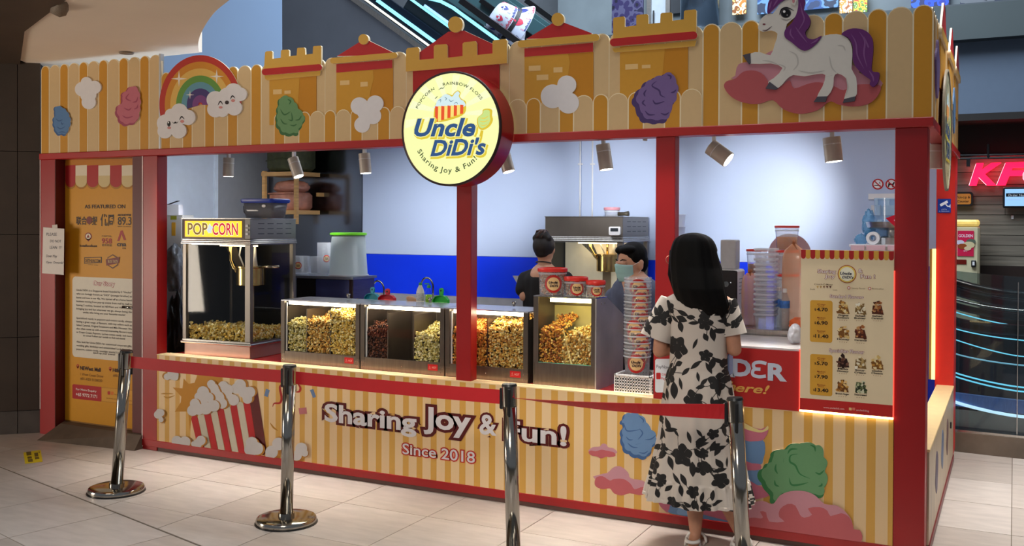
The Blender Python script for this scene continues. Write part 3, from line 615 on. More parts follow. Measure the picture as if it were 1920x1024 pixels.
floss(CA, [(855, 550), (890, 572), (905, 640), (900, 720), (880, 780), (815, 800), (780, 785), (752, 722), (755, 690), (790, 650), (785, 610), (820, 575)], '#C9707F', '#A84A62', (-6, 5), [[(835, 600), (815, 630), (850, 650)], [(890, 620), (880, 650), (855, 655)], [(800, 690), (830, 705), (850, 690)], [(790, 740), (820, 755), (860, 745)], [(865, 700), (885, 690), (890, 670)]])
floss(CB, [(300, 622), (350, 617), (395, 660), (410, 690), (450, 740), (452, 775), (420, 830), (405, 858), (330, 860), (300, 838), (275, 790), (277, 720), (287, 660)], '#6F9A66', '#3F7040', (-4, 8), [[(345, 635), (365, 650), (355, 670)], [(300, 700), (325, 735), (365, 715)], [(370, 720), (375, 770), (350, 765)], [(395, 770), (420, 765), (435, 740)], [(300, 760), (320, 790), (345, 795)], [(360, 800), (385, 805), (405, 795)]])
cloud(CB, [(805, 680, 56), (905, 665, 53), (890, 742, 54), (822, 800, 50), (852, 715, 62)]).build('cloud', fs)
cloud(CC, [(560, 545, 60), (470, 618, 76), (570, 660, 68), (530, 600, 50)]).build('cloud', fs)
floss(CC, [(1165, 482), (1225, 468), (1250, 510), (1268, 560), (1255, 640), (1225, 700), (1215, 750), (1170, 778), (1070, 772), (1030, 740), (1020, 700), (997, 660), (999, 610), (1030, 570), (1060, 535), (1095, 510)], '#7C649A', '#4E3B70', (-14, 12), [[(1135, 520), (1105, 550), (1150, 580), (1160, 610), (1190, 625)], [(1200, 480), (1225, 490), (1220, 510)], [(1225, 595), (1245, 590), (1260, 575)], [(1110, 640), (1130, 665), (1185, 650)], [(1060, 640), (1045, 660), (1065, 680)], [(1060, 710), (1085, 735), (1125, 735)], [(1160, 725), (1190, 735), (1215, 720)], [(1070, 575), (1055, 600), (1062, 620)]], w=11)
a = Art(CA); cxr, cyr, asp = 1288, 672, .825
rb = [318, 276, 233, 188, 146, 105, 62, 16]; rc = ['#C23A30', '#D9902F', '#EBBE62', '#6A9E47', '#69A0B4', '#4B3C7A', '#83488A']
a.p(arcband(cxr, cyr, 8, 318, PI-.24, 2*PI-.02, asp)+[], '#C23A30', thick=.008, side=EDGE); a.l = 8.5
for i in range(7): a.p(arcband(cxr, cyr, rb[i+1], rb[i], PI-.24, 2*PI+.02, asp), rc[i])
a.l = 9.3
for x, y, r in ((1152, 505, 52), (1393, 490, 46), (1222, 608, 28)): a.p([(x+(r if k % 2 == 0 else r*.18)*(.62 if k % 4 == 0 else 1)*math.sin(PI*k/4), y-(r if k % 2 == 0 else r*.18)*math.cos(PI*k/4)) for k in range(8)], '#F7EFE6')
ro = a.build('rainbow', fs)
def face(a, e1, e2, m, arc1):
    if arc1: a.p(stroke([(e1[0]-16, e1[1]+14), (e1[0], e1[1]-12), (e1[0]+16, e1[1]+10)], 8), '#2A2226')
    else: a.p(circ(*e1, 11, 18), '#1C1618'); a.p(circ(e1[0]-2, e1[1]-8, 4, 6), '#FFFFFF', l=12.6)
    a.p(stroke([(e2[0]-16, e2[1]+12), (e2[0]-2, e2[1]-10), (e2[0]+16, e2[1]+6)], 8), '#2A2226')
    a.p(circ(e1[0]+2, e1[1]+26, 12, 8), '#D98F8A'); a.p(circ(e2[0]+2, e2[1]+20, 13, 9), '#D98F8A')
    if arc1: a.p(circ(*m, 13, 12), '#3A2A2A')
    else: a.p(stroke([(m[0]-20, m[1]-4), (m[0]-9, m[1]+6), (m[0], m[1]-2), (m[0]+9, m[1]+4), (m[0]+19, m[1]-6)], 6), '#2A2226')
a = cloud(CA, [(1068, 790, 57), (1155, 715, 52), (1207, 752, 50), (1062, 840, 47), (1150, 838, 49), (1112, 775, 60), (1100, 735, 38)]); face(a, (1089, 793), (1172, 758), (1130, 784), False); a.build('cloud', fs)
a = cloud(CA, [(1385, 640, 56), (1500, 588, 54), (1542, 605, 44), (1440, 665, 60), (1385, 700, 52), (1505, 690, 50), (1430, 710, 40), (1458, 615, 52)]); face(a, (1418, 662), (1497, 625), (1460, 657), True); a.build('cloud', fs)
a = Art(CDd); a.p([(130, 470), (150, 400), (230, 380), (320, 335), (372, 318), (430, 400), (860, 405), (900, 455), (960, 462), (1010, 480), (1032, 540), (800, 600), (500, 560), (130, 495)], '#C98793', sm=3, thick=.007, side=EDGE)
a.p([(62, 545), (75, 507), (130, 490), (180, 447), (250, 440), (310, 470), (360, 545), (420, 530), (468, 500), (495, 550), (580, 522), (650, 512), (740, 535), (800, 562), (870, 530), (960, 525), (1032, 535), (1010, 600), (950, 648), (860, 662), (770, 650), (715, 630), (640, 685), (530, 708), (430, 680), (362, 622), (280, 645), (190, 640), (110, 605)], '#BC5A5E', sm=3, thick=.010, side='#C98793')
a.build('pink_cloud', fs)
a = Art(CDd)
a.p([(275, 168), (290, 122), (335, 88), (365, 88), (400, 40), (440, 2), (470, -12), (500, -28), (520, -5), (522, 60), (500, 112), (452, 152), (447, 205), (470, 245), (540, 300), (600, 295), (650, 240), (720, 216), (800, 222), (848, 270), (858, 350), (852, 430), (880, 482), (886, 560), (875, 602), (806, 617), (830, 540), (815, 485), (765, 458), (742, 482), (738, 540), (700, 602), (638, 605), (672, 540), (690, 468), (640, 462), (560, 476), (490, 468), (445, 500), (396, 550), (334, 514), (370, 488), (425, 425), (350, 396), (226, 398), (229, 334), (290, 328), (350, 345), (376, 280), (394, 212), (350, 192), (302, 200), (276, 184)], '#E2DDD4', sm=2, thick=.016, side='#F2ECE2')
a.l = 15.2
for q in ([(178, 345), (226, 333), (229, 395), (216, 401)], [(345, 510), (397, 549), (380, 560), (320, 551)], [(640, 602), (702, 600), (691, 635), (618, 635)], [(807, 617), (876, 600), (872, 630), (798, 641)]): a.p(q, '#54505A', thick=.018, side='#54505A')
GS = '#C9C4BC'
for q, w_ in (([(465, 320), (510, 345), (520, 400), (490, 440)], 10), ([(400, 400), (440, 420), (430, 445)], 9), ([(715, 350), (730, 420), (760, 455)], 8), ([(765, 285), (800, 290), (815, 320)], 8), ([(690, 480), (735, 470)], 9), ([(520, 440), (600, 455), (690, 440)], 10), ([(300, 378), (350, 385), (400, 405)], 9), ([(818, 480), (830, 545), (815, 600)], 8)): a.p(stroke(q, w_), GS)
a.p(circ(445, 85, 33, 30), '#5A5458', l=15.5); a.p(circ(446, 86, 27, 26), '#141218', l=16.2); a.p(circ(436, 76, 8), '#F4F2F4', l=17); a.p(circ(455, 98, 5), '#8A8688', l=17)
a.p(stroke([(405, 98), (420, 62), (455, 52), (498, 72)], 9), '#141218', l=16.5); a.p(stroke([(415, 118), (450, 128), (480, 118)], 4), '#8A7F80', l=16.2)
a.p(stroke([(300, 190), (325, 192), (360, 165)], 6), '#5A3A44', l=16); a.p(circ(311, 154, 9, 5), '#7A3A48', l=16)
uo = a.build('unicorn', fs)
PU, PL = '#6B2F72', '#8A5590'
a = Art(CDd); a.p([(345, 5), (332, 60), (336, 90), (372, 62), (415, 18), (470, -8), (500, -22), (523, 0), (518, 72), (488, 140), (442, 190), (441, 235), (480, 265), (545, 315), (590, 310), (640, 270), (668, 226), (622, 247), (582, 240), (566, 205), (590, 170), (598, 130), (580, 92), (556, 60), (562, 0), (480, -40), (400, -30)], PU, sm=3, thick=.021, side='#4E2256')
a.l = 20
for q in ([(535, 20), (548, 80), (560, 130), (520, 200)], [(480, 180), (475, 215), (500, 250)], [(600, 275), (630, 260), (650, 240)], [(505, 170), (540, 220), (580, 270)], [(360, 10), (350, 40), (345, 65)], [(400, 0), (385, 20), (370, 45)]): a.p(stroke(q, 10), PL)
a.build('mane', uo)
a = Art(CDd); a.p([(790, 217), (830, 188), (880, 180), (940, 195), (980, 240), (987, 320), (977, 420), (987, 448), (1024, 455), (1018, 510), (990, 542), (965, 527), (970, 500), (930, 470), (880, 420), (860, 370), (860, 290), (830, 237)], PU, sm=3, thick=.021, side='#4E2256'); a.l = 20
for q in ([(850, 215), (880, 270), (890, 350), (930, 430)], [(930, 230), (955, 290), (955, 300)], [(900, 200), (935, 260), (930, 340), (950, 420)], [(960, 440), (985, 480), (990, 510)]): a.p(stroke(q, 11), PL)
a.build('tail', uo)
a = Art(CDd); a.p([(338, 0), (368, -8), (330, -75)], '#D98B45', thick=.018, side='#B56F30'); a.p([(478, -5), (500, -12), (512, 8), (505, 40), (485, 30)], '#E2DDD4', thick=.0225, side='#C9C4BC'); a.p([(485, 2), (498, -4), (504, 10), (497, 26), (488, 20)], '#D08A90', l=21.2); a.build('horn', uo)
# side return of the fascia
fr = thing('side_fascia', 'side return of the striped picket fascia seen almost edge on', 'fascia', (XR, 1.4, ZT))
y = .02; k = 0
while y < 2.6:
    w_ = .12 if k % 2 == 0 else .0965; r = w_/2; n = 8; zt_ = 2.832
    q = [(y, ZT), (y+w_, ZT)]+[(y+r+r*math.cos(PI*i/n), zt_-r+r*math.sin(PI*i/n)) for i in range(n+1)]
    o = MB().prism(q, XR-.018, XR, 0, 'x', 1).build('picket', [ink(LIGHT if k % 2 == 0 else DARKP), ink(EDGE)], fr); y += w_; k += 1
for yc in (.75, 1.55, 2.25):
    MB().prism([(yc-.24, 2.80), (yc+.24, 2.80), (yc+.04, 2.98), (yc-.04, 2.98)], XR, XR+.012, 0, 'x', 1).build('roof', [ink(REDC), ink(EDGE)], fr)
    MB().prism(capsule((yc-.26, 2.78), (yc+.26, 2.78), .025), XR, XR+.018, 0, 'x', 1).build('eave', [ink(GOLD), ink(EDGE)], fr)
    MB().prism([(yc-.2, 2.48), (yc+.2, 2.48), (yc+.2, 2.75), (yc-.2, 2.75)], XR, XR+.006, 0, 'x').build('tower_wall', ink(WALLC), fr)
for yc, zc, h in ((.32, 2.55, '#7C649A'), (1.15, 2.45, '#EDE9EA'), (1.95, 2.5, '#5F86B5')): MB().prism(crom([(yc+.13*math.cos(t)*(1+.15*math.sin(5*t)), zc+.14*math.sin(t)*(1+.12*math.cos(4*t))) for t in np.linspace(0, 2*PI, 18)[:-1]], 3), XR, XR+.010, 0, 'x').build('cut_out_shape', ink(h), fr)
# ------------------------------------------------------------------ round light box signs
def round_sign(label, loc, rz, dp=.17, lit=True):
    t = thing('round_sign', label, 'sign', loc, 'round light box signs'); R_ = .343
    # local frame: disc in the x-z plane facing -y, centre at the origin, box reaching back to y = .17
    n = 64
    ring = lambda r, y: [(r*math.cos(2*PI*i/n), y, r*math.sin(2*PI*i/n)) for i in range(n)]
    MB().rings([ring(R_+.006, dp), ring(R_+.006, -.0), ring(R_-.004, -.0), ring(R_-.004, .01)], cap=False).build('rim', mat('sign_rim_red', '#A31A1E', .3) if lit else ink('#8A8272'), t, 'auto', local=True)
    MB().rings([ring(R_+.0075, .012), ring(R_+.0075, -.002), ring(R_-.006, -.002)], cap=False).build('edge_trim', mat('sign_edge_dark', '#2A1210', .4) if lit else ink('#9A8F7A'), t, True, local=True)
    fm = ink('#B9B68C') if not lit else mat('sign_face_lit', '#6A6A40', .4, emit=1.0, ecol='#F3F7AE', var=.0)
    MB().flat(ring(R_-.004, .004)).build('face', fm, t, local=True)
    MB().flat(ring(R_, dp-.002)[::-1]).build('back', M_RED, t, local=True)
    s = 4.268*183/.687/1.0                           # crop pixels per metre on the sign face
    cx, cz = 442, 518
    L = lambda x, y: ((x-cx)/385*R_, (cz-y)/450*R_)
    E_ = .9 if lit else 0.
    def lk(h): return ink(h, E_)
    def shp(mb, pts, l, mi=0, sm=0):
        if sm: pts = crom(pts, sm)
        q = [L(*p) for p in pts]; ar = sum(q[i][0]*q[(i+1) % len(q)][1]-q[(i+1) % len(q)][0]*q[i][1] for i in range(len(q)))
        if ar < 0: q = q[::-1]
        mb.flat([(p[0], .003-l*.0006, p[1]) for p in q], mi)
    # pale rays
    mb = MB()
    for k in range(8):
        t0 = PI*(.06+k*.125); t1 = t0+.16
        mb.flat([(0, .0034, .09), (.33*math.cos(t0), .0034, .33*math.sin(t0)), (.33*math.cos(t1), .0034, .33*math.sin(t1))])
    mb.build('rays', ink('#C6C6B4') if not lit else mat('sign_ray_lit', '#6A6A60', .4, emit=.95, ecol='#F8FBC8', var=0), t, local=True)
    # popcorn box
    mb = MB(); shp(mb, [(318, 325), (345, 290), (360, 260), (400, 245), (420, 235), (455, 250), (470, 232), (500, 215), (522, 235), (515, 262), (530, 285), (560, 305), (565, 335), (555, 400), (470, 440), (320, 455)], 1, 0, 3); mb.build('popcorn_shadow', lk('#E0C53A'), t, local=True)
    mb = MB(); shp(mb, [(322, 325), (340, 285), (365, 262), (400, 240), (430, 245), (455, 262), (478, 235), (500, 222), (515, 240), (508, 262), (525, 290), (548, 305), (545, 350), (322, 345)], 2, 0, 3); mb.build('popcorn_heap', lk('#D6EEF2'), t, local=True)
    mb = MB()
    for q in ([(345, 290), (365, 280), (362, 305)], [(430, 280), (445, 300), (470, 290)], [(470, 320), (490, 310), (500, 325)], [(395, 262), (412, 275), (400, 290)]): shp(mb, stroke(q, 6), 3)
    mb.build('popcorn_outlines', lk('#6C8C98'), t, local=True, kind='stuff')
    for k in range(9): 
        x0 = 320+k*25; mb = MB(); shp(mb, [(x0, 330), (x0+25, 335), (x0+23, 458-k*7), (x0-1, 460-k*7)], 3); mb.build('box_stripe', lk('#E8552E') if k % 2 == 0 else lk('#FBE07A'), t, local=True)
    # floss on a stick
    mb = MB(); shp(mb, [(680, 540), (700, 545), (690, 605), (665, 600)], 1); shp(mb, [(655, 440), (690, 410), (695, 380), (730, 373), (765, 385), (765, 430), (772, 465), (750, 510), (700, 540), (665, 525), (650, 480)], 1, 0, 3); mb.build('floss_shadow', lk('#E0C53A'), t, local=True)
    mb = MB(); shp(mb, [(660, 440), (695, 412), (700, 388), (728, 382), (748, 395), (748, 430), (752, 465), (735, 500), (695, 525), (668, 510), (658, 475)], 2, 0, 3); mb.build('floss', lk('#CBE38A'), t, local=True)
    mb = MB(); [shp(mb, stroke(q, 7), 3) for q in ([(668, 465), (700, 475), (740, 462)], [(672, 440), (705, 448), (740, 432)], [(675, 495), (705, 505), (735, 490)])]; mb.build('floss_lines', lk('#F0D24A'), t, local=True, kind='stuff')
    # lettering
    def word(body, x0, x1, ytop, ybot, nm, off, sh, slant):
        (a0, b0), (a1, b1) = L(x0, ybot), L(x1, ytop); sl_ = (L(0, 0)[1]-L(0, slant)[1])
        for nm2, l, o_, h, dx, dy in (('lettering_shadow', 5, off+.05, '#E3CC3C', .008, -.010), ('lettering_edge', 6, off+.035, '#F4F0A0', 0, 0), (nm, 7, off, '#2F5486', 0, 0)):
            mb = MB(); txt(mb, body, a0+dx, a1+dx, b0+dy, b1+dy, .003-l*.0006, 0, off=o_, shear=sh, dz=sl_, ref=body); mb.build(nm2, lk(h), t, local=True)
    word('Uncle', 160, 635, 425, 562, 'lettering', .032, .28, -18)
    word("DiDi's", 292, 715, 605, 728, 'lettering', .032, .28, 0)
    def curve_text(body, r, a_mid, hgt, nm, span, inside):
        mb = MB()
        def fn(u, w):
            if inside: t_ = a_mid+(u-.5)*span; rr = r-w; 
            else: t_ = a_mid-(u-.5)*span; rr = r+w
            return (rr*math.cos(t_), -.0015, rr*math.sin(t_))
        txt(mb, body, 0, 1, 0, hgt, 0, 0, off=.012, fn=fn, space=1.15); mb.build(nm, lk('#3A4A2A'), t, local=True)
    curve_text('POPCORN', .268, PI*.735, .018, 'curved_lettering', .62, False)
    curve_text('RAINBOW FLOSS', .268, PI*.385, .018, 'curved_lettering', 1.10, False)
    curve_text('Sharing Joy & Fun!', .268, PI*1.455, .032, 'curved_lettering', 1.85, True)
    mb = MB(); [shp(mb, stroke(q, 6), 4) for q in ([(345, 205), (358, 195), (370, 188), (385, 190), (398, 172)], [(318, 272), (330, 262), (342, 250)])]; mb.build('small_marks', lk('#4A5A40'), t, local=True, kind='stuff')
    MB().box((-.1, dp-.005, -.03), (.1, dp+.006, .03)).build('mount', M_RED, t, local=True)
    t.rotation_euler.z = rz; return t
c_ = ony(844, 241.5, -.19); round_sign('large round lit sign with popcorn logo on the front fascia', (c_[0], -.19, c_[2]), 0)
round_sign('round sign seen edge on at the side of the kiosk', (XR+.030, .86, 2.27), PI/2, .012, False)
# ================================================================== door, front counter, boards
def stripes(name, x0, per, frac, ca, cb):
    m = bpy.data.materials.new(name); m.use_nodes = True; nt = m.node_tree; b = nt.nodes['Principled BSDF']
    g = nt.nodes.new('ShaderNodeNewGeometry'); sp = nt.nodes.new('ShaderNodeSeparateXYZ'); nt.links.new(g.outputs['Position'], sp.inputs[0])
    def mth(op, a, v):
        n = nt.nodes.new('ShaderNodeMath'); n.operation = op; nt.links.new(a, n.inputs[0]); n.inputs[1].default_value = v; return n.outputs[0]
    t = mth('LESS_THAN', mth('FRACT', mth('DIVIDE', mth('SUBTRACT', sp.outputs[0], x0), per), 0), frac)
    mx = nt.nodes.new('ShaderNodeMix'); mx.data_type = 'RGBA'; nt.links.new(t, mx.inputs[0]); mx.inputs[6].default_value = (*lin(ca), 1); mx.inputs[7].default_value = (*lin(cb), 1)
    nt.links.new(mx.outputs[2], b.inputs['Base Color']); b.inputs['Roughness'].default_value = .4; return m
M_STR = stripes('counter_stripes', -.989-.10565*60, .10565, .42, '#F2D2A0', '#E0AC50')
def tx(mb, body, crop, xl, xr, yt, yb, Y, l, mi=0, **k):
    A_ = Art(crop, Y); x0, z0 = A_.w((xl, yb)); _, z1 = A_.w((xl, yt)); x1, _ = A_.w((xr, yb)); txt(mb, body, x0, x1, z0, z1, Y-l*LAY, mi, **k)
E1, E2 = (60, 280, 3.658), (60, 540, 3.2); YD = .09
door = struct('door_1', MB().box((-6.845, YD+.002, .10), (ony(260, 500, YD)[0], YD+.045, ZB)), mat('door_edge', '#8A5A14', .5), label='yellow kiosk door with printed story panel')
dx0, dx1 = ony(122.5, 500, YD)[0], ony(258.5, 500, YD)[0]
MB().box((dx0, YD-.002, .115), (dx1, YD+.002, 2.19)).build('printed_panel', ink('#D9971F'), door)
MB().box((-6.845, .0, .0), (-6.84, .10, ZB)).build('jamb', mat('jamb_dark_red', '#5E1012', .5), door); MB().box((dx1+.008, .03, .1), (-5.868, .10, ZB)).build('jamb', mat('jamb_dark_red', '#5E1012', .5), door)
MB().box((-5.875, -.003, .02), (-5.866, .02, ZB)).build('edge_strip', mat('edge_strip_white', '#F0D8D4', .4), door)
MB().box((-7.02, -.004, .2), (-7.013, .02, ZB)).build('edge_strip', mat('edge_strip_white', '#F0D8D4', .4), door)
a = Art(E1, YD-.002)
a.p([(230, 72), (724, 62), (724, 105), (230, 115)], '#C67F1C')
xs_ = [230, 300, 378, 457, 537, 617, 697, 724]
for i in range(7):
    x0, x1 = xs_[i], xs_[i+1]; r = min((x1-x0)/2, 39); cxm = (x0+x1)/2 if i < 6 else 736; h, hd = (('#B32325', '#8E191C'), ('#EDE0C4', '#DCC48C'))[i % 2]
    bt = circ((x0+x1)/2, 222, (x1-x0)/2, 38, 14, 0, PI)
    a.p([(x, y+13) for x, y in bt]+[(x0, 150), (x1, 150)], '#B57A14', l=1); a.p([(x0, 112), (x1, 108)]+bt, h, l=2); a.p([(x0, 182), (x1, 180)]+bt, hd, l=3) if i % 2 else None
a.build('awning_print', door)
INK = ink('#2A1410')
def dtext(body, crop, xl, xr, yt, yb, nm='lettering', h='#2A1410', l=2, **k):
    mb = MB(); tx(mb, body, crop, xl, xr, yt, yb, YD-.002, l, **k); return mb.build(nm, ink(h), door)
dtext('AS FEATURED ON', E1, 363, 640, 381, 405, off=.02)
dtext('\u8054\u5408\u65e9\u62a5', E1, 305, 448, 470, 512, off=.02); dtext('\u4f18\u5468', E1, 472, 562, 458, 518, off=.02); dtext('89.3', E1, 590, 682, 463, 518, off=.01); dtext('MONEYFM', E1, 590, 680, 445, 457, off=.04, shear=.2); dtext('BEST SONGS', E1, 590, 680, 526, 533)
a = Art(E1, YD-.002); a.p(circ(394, 487, 20, 26), '#7A2018', l=2.6); a.build('round_mark', door)
dtext('hotelfoodhunt', E1, 330, 447, 652, 668, off=.02); a = Art(E1, YD-.002); a.p(circ(387, 597, 24, 26)+[], '#8E2A1C'); a.p([(370, 612), (404, 612), (387, 634)], '#8E2A1C'); a.p(circ(387, 597, 17, 19), '#F2E6D0', l=2); a.p([(387, 583), (398, 606), (376, 606)], '#8E2A1C', l=3); a.build('pin_logo', door)
dtext('958', E1, 480, 548, 611, 645, h='#A81C1C', off=.02); dtext('CAPITAL', E1, 480, 548, 590, 600); dtext('\u57ce\u5e02\u9891\u9053', E1, 480, 548, 652, 664)
a = Art(E1, YD-.002); a.p([(585, 630), (608, 558), (622, 556), (646, 622), (630, 624), (614, 582), (600, 628)], '#A81C1C'); a.build('triangle_logo', door); dtext('cna', E1, 585, 645, 634, 664, off=.03); dtext('938', E1, 620, 645, 674, 684)
a = Art(E1, YD-.002); a.p([(358, 742), (480, 738), (480, 780), (358, 784)], '#2A1410'); a.p([(363, 747), (475, 743), (475, 775), (363, 779)], '#D9971F', l=2); a.build('logo_box', door); dtext('DETHLHI.COM', E1, 368, 470, 752, 773, l=3, off=.02); dtext('online news', E1, 385, 455, 788, 794)
a = Art(E1, YD-.002); a.p([(555, 720), (592, 742), (592, 795), (555, 820), (518, 795), (518, 742)], '#5A2A14'); a.p([(555, 728), (586, 746), (586, 791), (555, 811), (524, 791), (524, 746)], '#D9971F', l=2); a.p([(508, 755), (604, 738), (598, 780), (512, 798)], '#7A2018', l=3); a.build('badge_logo', door); dtext('BLOG TASTE', E1, 524, 590, 758, 778, h='#F2D9A0', l=4)
a = Art((60, 280, 3.658), YD-.002); o_ = Art(E2, YD-.002)
c0 = Art(E1, YD-.002).w((278, 872)); c1 = o_.w((632, 420)); zz = o_.w((243, 412))[1]
a = Art(xz=True, Y=YD-.002); a.p(rrect(c0[0], zz, c1[0], c0[1], .035), '#E9E0CE', l=1); a.build('story_card', door)
for o__, h, l, nm in ((.06, '#B8242A', 2, 'heading_edge'), (.012, '#F6E9E0', 3, 'heading')):
    mb = MB(); tx(mb, 'Our Story', E1, 422, 568, 902, 932, YD-.002, l, off=o__); mb.build(nm, ink(h), door)
story = [(12, 'Uncle DiDi\u2019s is a Singapore brand founded by 2 \u201cUncles\u201d'), (34, 'who are lovingly known as \u201cDiDi\u201d (younger brother) at'), (57, 'home and now in our 40s. We started off as a home based'), (79, 'business moving from pop-up events from mall to mall to'), (102, 'having 2 outlets, located at NEWest and Hillion Mall,'), (124, 'bringing joy and fun wherever we go, always being the'), (146, 'uncles who bring you your favourite snacks!'),
         (180, 'Specialised mainly in popcorn and cotton candy, always'), (201, 'having a great range of flavours, with top sellers such as'), (222, 'Salted Caramel, Original Sweetcorn and Milo Dinosaur. We'), (243, 'also often come up with seasonal interesting flavours such'), (264, 'as Cream Cream Popcorn, Lychee cotton candy, and more'), (285, 'to come! Follow our socials to find out more!'),
         (322, 'Also, look for Uncle DiDi\u2019s for customised corporate gifts,'), (344, 'wedding gifts, birthdays and sweetstakes! Look for us for'), (366, 'popcorn, cotton candy, nostalgic snacks! Live stations to'), (388, 'spark up your events!')]
for y, ln in story:
    sh_ = len(ln) < 46; dtext(ln, E2, 268+(40 if sh_ else 0)+(60 if len(ln) < 25 else 0), 600-(40 if sh_ else 0)-(60 if len(ln) < 25 else 0), y-6, y+5, nm='story_line', h='#3A2A22', off=.012)
dtext('NEWest Mall', E2, 290, 412, 468, 490, off=.03, h='#3A1A12'); dtext('1 West Coast Drive', E2, 290, 428, 508, 524, h='#8A5A1A'); dtext('#01-K03 S128020', E2, 290, 422, 535, 551, h='#8A5A1A'); dtext('Hillion Mall', E2, 486, 600, 482, 503, off=.03, h='#3A1A12'); dtext('#B2-16', E2, 486, 560, 516, 531, h='#8A5A1A')
a = Art(E2, YD-.002)
for x, y in ((275, 468), (470, 484)): a.p(circ(x, y, 8, 10), '#B8242A'); a.p([(x-7, y+4), (x+7, y+4), (x, y+19)], '#B8242A'); a.p(circ(x, y, 3, 4), '#D9971F', l=2)
a.build('pin_marks', door, kind='stuff')
a = Art(E2, YD-.002); a.p([(243, 582), (250, 577), (417, 594), (417, 682), (250, 664), (243, 658)], '#B8242A'); a.p([(417, 594), (620, 614), (627, 622), (627, 700), (620, 705), (417, 682)], '#C98A2A', l=1); a.p([(420, 599), (622, 619), (622, 699), (420, 677)], '#DFA23A', l=2); a.build('enquiry_box', door)
dtext('For More Enquiry', E2, 265, 388, 600, 612, h='#F6E0DA', off=.02); dtext('+65 9772 7171', E2, 265, 391, 628, 646, h='#F6E0DA', off=.03); dtext('uncledidi', E2, 497, 590, 630, 642, h='#A86A1A', l=3); dtext('www.uncledidi.com', E2, 447, 600, 653, 664, h='#A86A1A', l=3)
a = Art(E2, YD-.002); a.p(rrect(455, 620, 471, 640, 3), '#C0392B', l=3); a.p(rrect(475, 622, 491, 642, 3), '#E07A2A', l=3); a.build('social_marks', door, kind='stuff')
hp = ony(251, 577, YD-.03); MB().lathe([(.012, 0), (.012, .03), (.028, .03), (.028, .045), (.02, .05)], n=16).build('x', M_STEEL) if False else None
hd = MB(); hd.tube([(hp[0], YD, hp[2]), (hp[0], YD-.05, hp[2])], .010); hd.tube([(hp[0]+.02, YD-.05, hp[2]), (hp[0]-.09, YD-.055, hp[2]+.004)], .011); hd.build('handle', M_CHROME, door, True)
MB().sphere((hp[0]+.02, YD-.02, hp[2]-.04), (.018, .012, .018)).build('lock', M_CHROME, door, True)
# handwritten note taped on
nt_ = thing('paper_note', 'white handwritten note taped across the red column and door', 'note', ony(100, 515, -.004))
A_ = Art((60, 280, 3.658), -.004); mb = MB(); pts = [(78, 535), (222, 545), (218, 862), (70, 850)]; q = [A_.w(p) for p in pts][::-1]
mb.prism(q, -.004, -.0055, 0, 'y').build('sheet', ink('#E4DAD2'), nt_); 
a = Art(E1, -.0056); a.p([(138, 520), (174, 516), (176, 540), (140, 540)], '#D9CFC4'); a.build('tape', nt_)
for s_, x0, x1, y0, y1 in (('PLEASE', 98, 172, 572, 592), ('DO NOT', 124, 202, 620, 638), ('LEAN  !!!', 122, 202, 662, 682), ('Door May', 98, 172, 722, 740), ('Open  Onwards!', 98, 215, 766, 782)):
    mb = MB(); tx(mb, s_, E1, x0, x1, y0, y1, -.0056, 1, shear=.15); mb.build('handwriting', ink('#4A4A58'), nt_)
# door ramp
A0, A1, B0, B1 = onz(69, 826), onz(240, 843.5), onz(103, 797, .1), onz(265, 820, .1)
rp = MB(); rp.add([(A0[0], A0[1], 0), (-5.87, A1[1]-.005, 0), (-5.87, .085, 0), (-6.84, .085, 0), (-6.78, .0, .105), (-5.87, -.01, .105), (-5.87, .085, .105), (-6.84, .085, .105)], [(3, 2, 1, 0), (0, 1, 5, 4), (4, 5, 6, 7), (1, 2, 6, 5), (2, 3, 7, 6), (3, 0, 4, 7)])
tag(rp.build('door_ramp', mat('ramp_brown', '#5A4A3C', .8, var=.18, scale=9, bump=.2)), 'worn brown wedge ramp in front of the yellow door', 'ramp')
# ------------------------------------------------------------------ front counter
fc = thing('front_counter', 'striped serving counter with popcorn and cotton candy artwork', 'counter', (-3.1, .02, 0))
CX0, CX1 = -5.72, -.54
MB().box((CX0, 0, .07), (CX1, .03, .722)).build('front_panel', M_STR, fc); MB().box((CX0-.15, -.006, .028), (CX1, .035, .078), bev=.003).build('base_rail', M_RED, fc); MB().box((CX0, .008, 0), (CX1, .04, .03)).build('plinth', mat('plinth_brown', '#5B4038', .5), fc)
MB().box((CX0-.0, -.002, .722), (-1.02, .10, .728)).build('ledge', mat('ledge_cream', '#F4D9A6', .35), fc)
MB().box((CX0, .10, .69), (-1.72, .80, .7155)).build('worktop', mat('worktop_red', '#C42A26', .25), fc); MB().box((CX0, .70, 0), (-1.72, .76, .69)).build('back_panel', M_WHITE, fc)
M_LED = mat('led_warm', '#FFE9C2', .4, emit=3.2, ecol='#FFDDA6')
MB().box((CX0+.02, .102, .718), (-1.83, .110, .727)).build('light_strip', M_LED, fc)
YP = 0.
def fart(crop, **k):
    a = Art(crop, YP); a.zmin = .079; return a
P_, T_, Q_, R_, V_ = (280, 660, 4.6556), (460, 660, 2.8136), (740, 690, 3.066), (1080, 720, 3.3675), (1340, 730, 3.4842)
PW = '#D8D4D2'; PS = '#B87A24'
a = fart(P_); a.l = .6
a.p([(205, 310), (290, 318), (300, 232), (345, 280), (395, 268), (432, 172), (470, 172), (520, 212), (580, 200), (630, 178), (640, 300), (600, 500), (370, 560), (355, 700), (340, 520), (222, 522), (275, 440), (280, 390)], '#C98A26')
a.p(stroke([(100, 366), (150, 364), (212, 366)], 12), '#C08A30'); a.p(stroke([(125, 385), (160, 400), (222, 380)], 14), '#C08A30'); a.build('starburst_print', fc)
a = fart(P_)
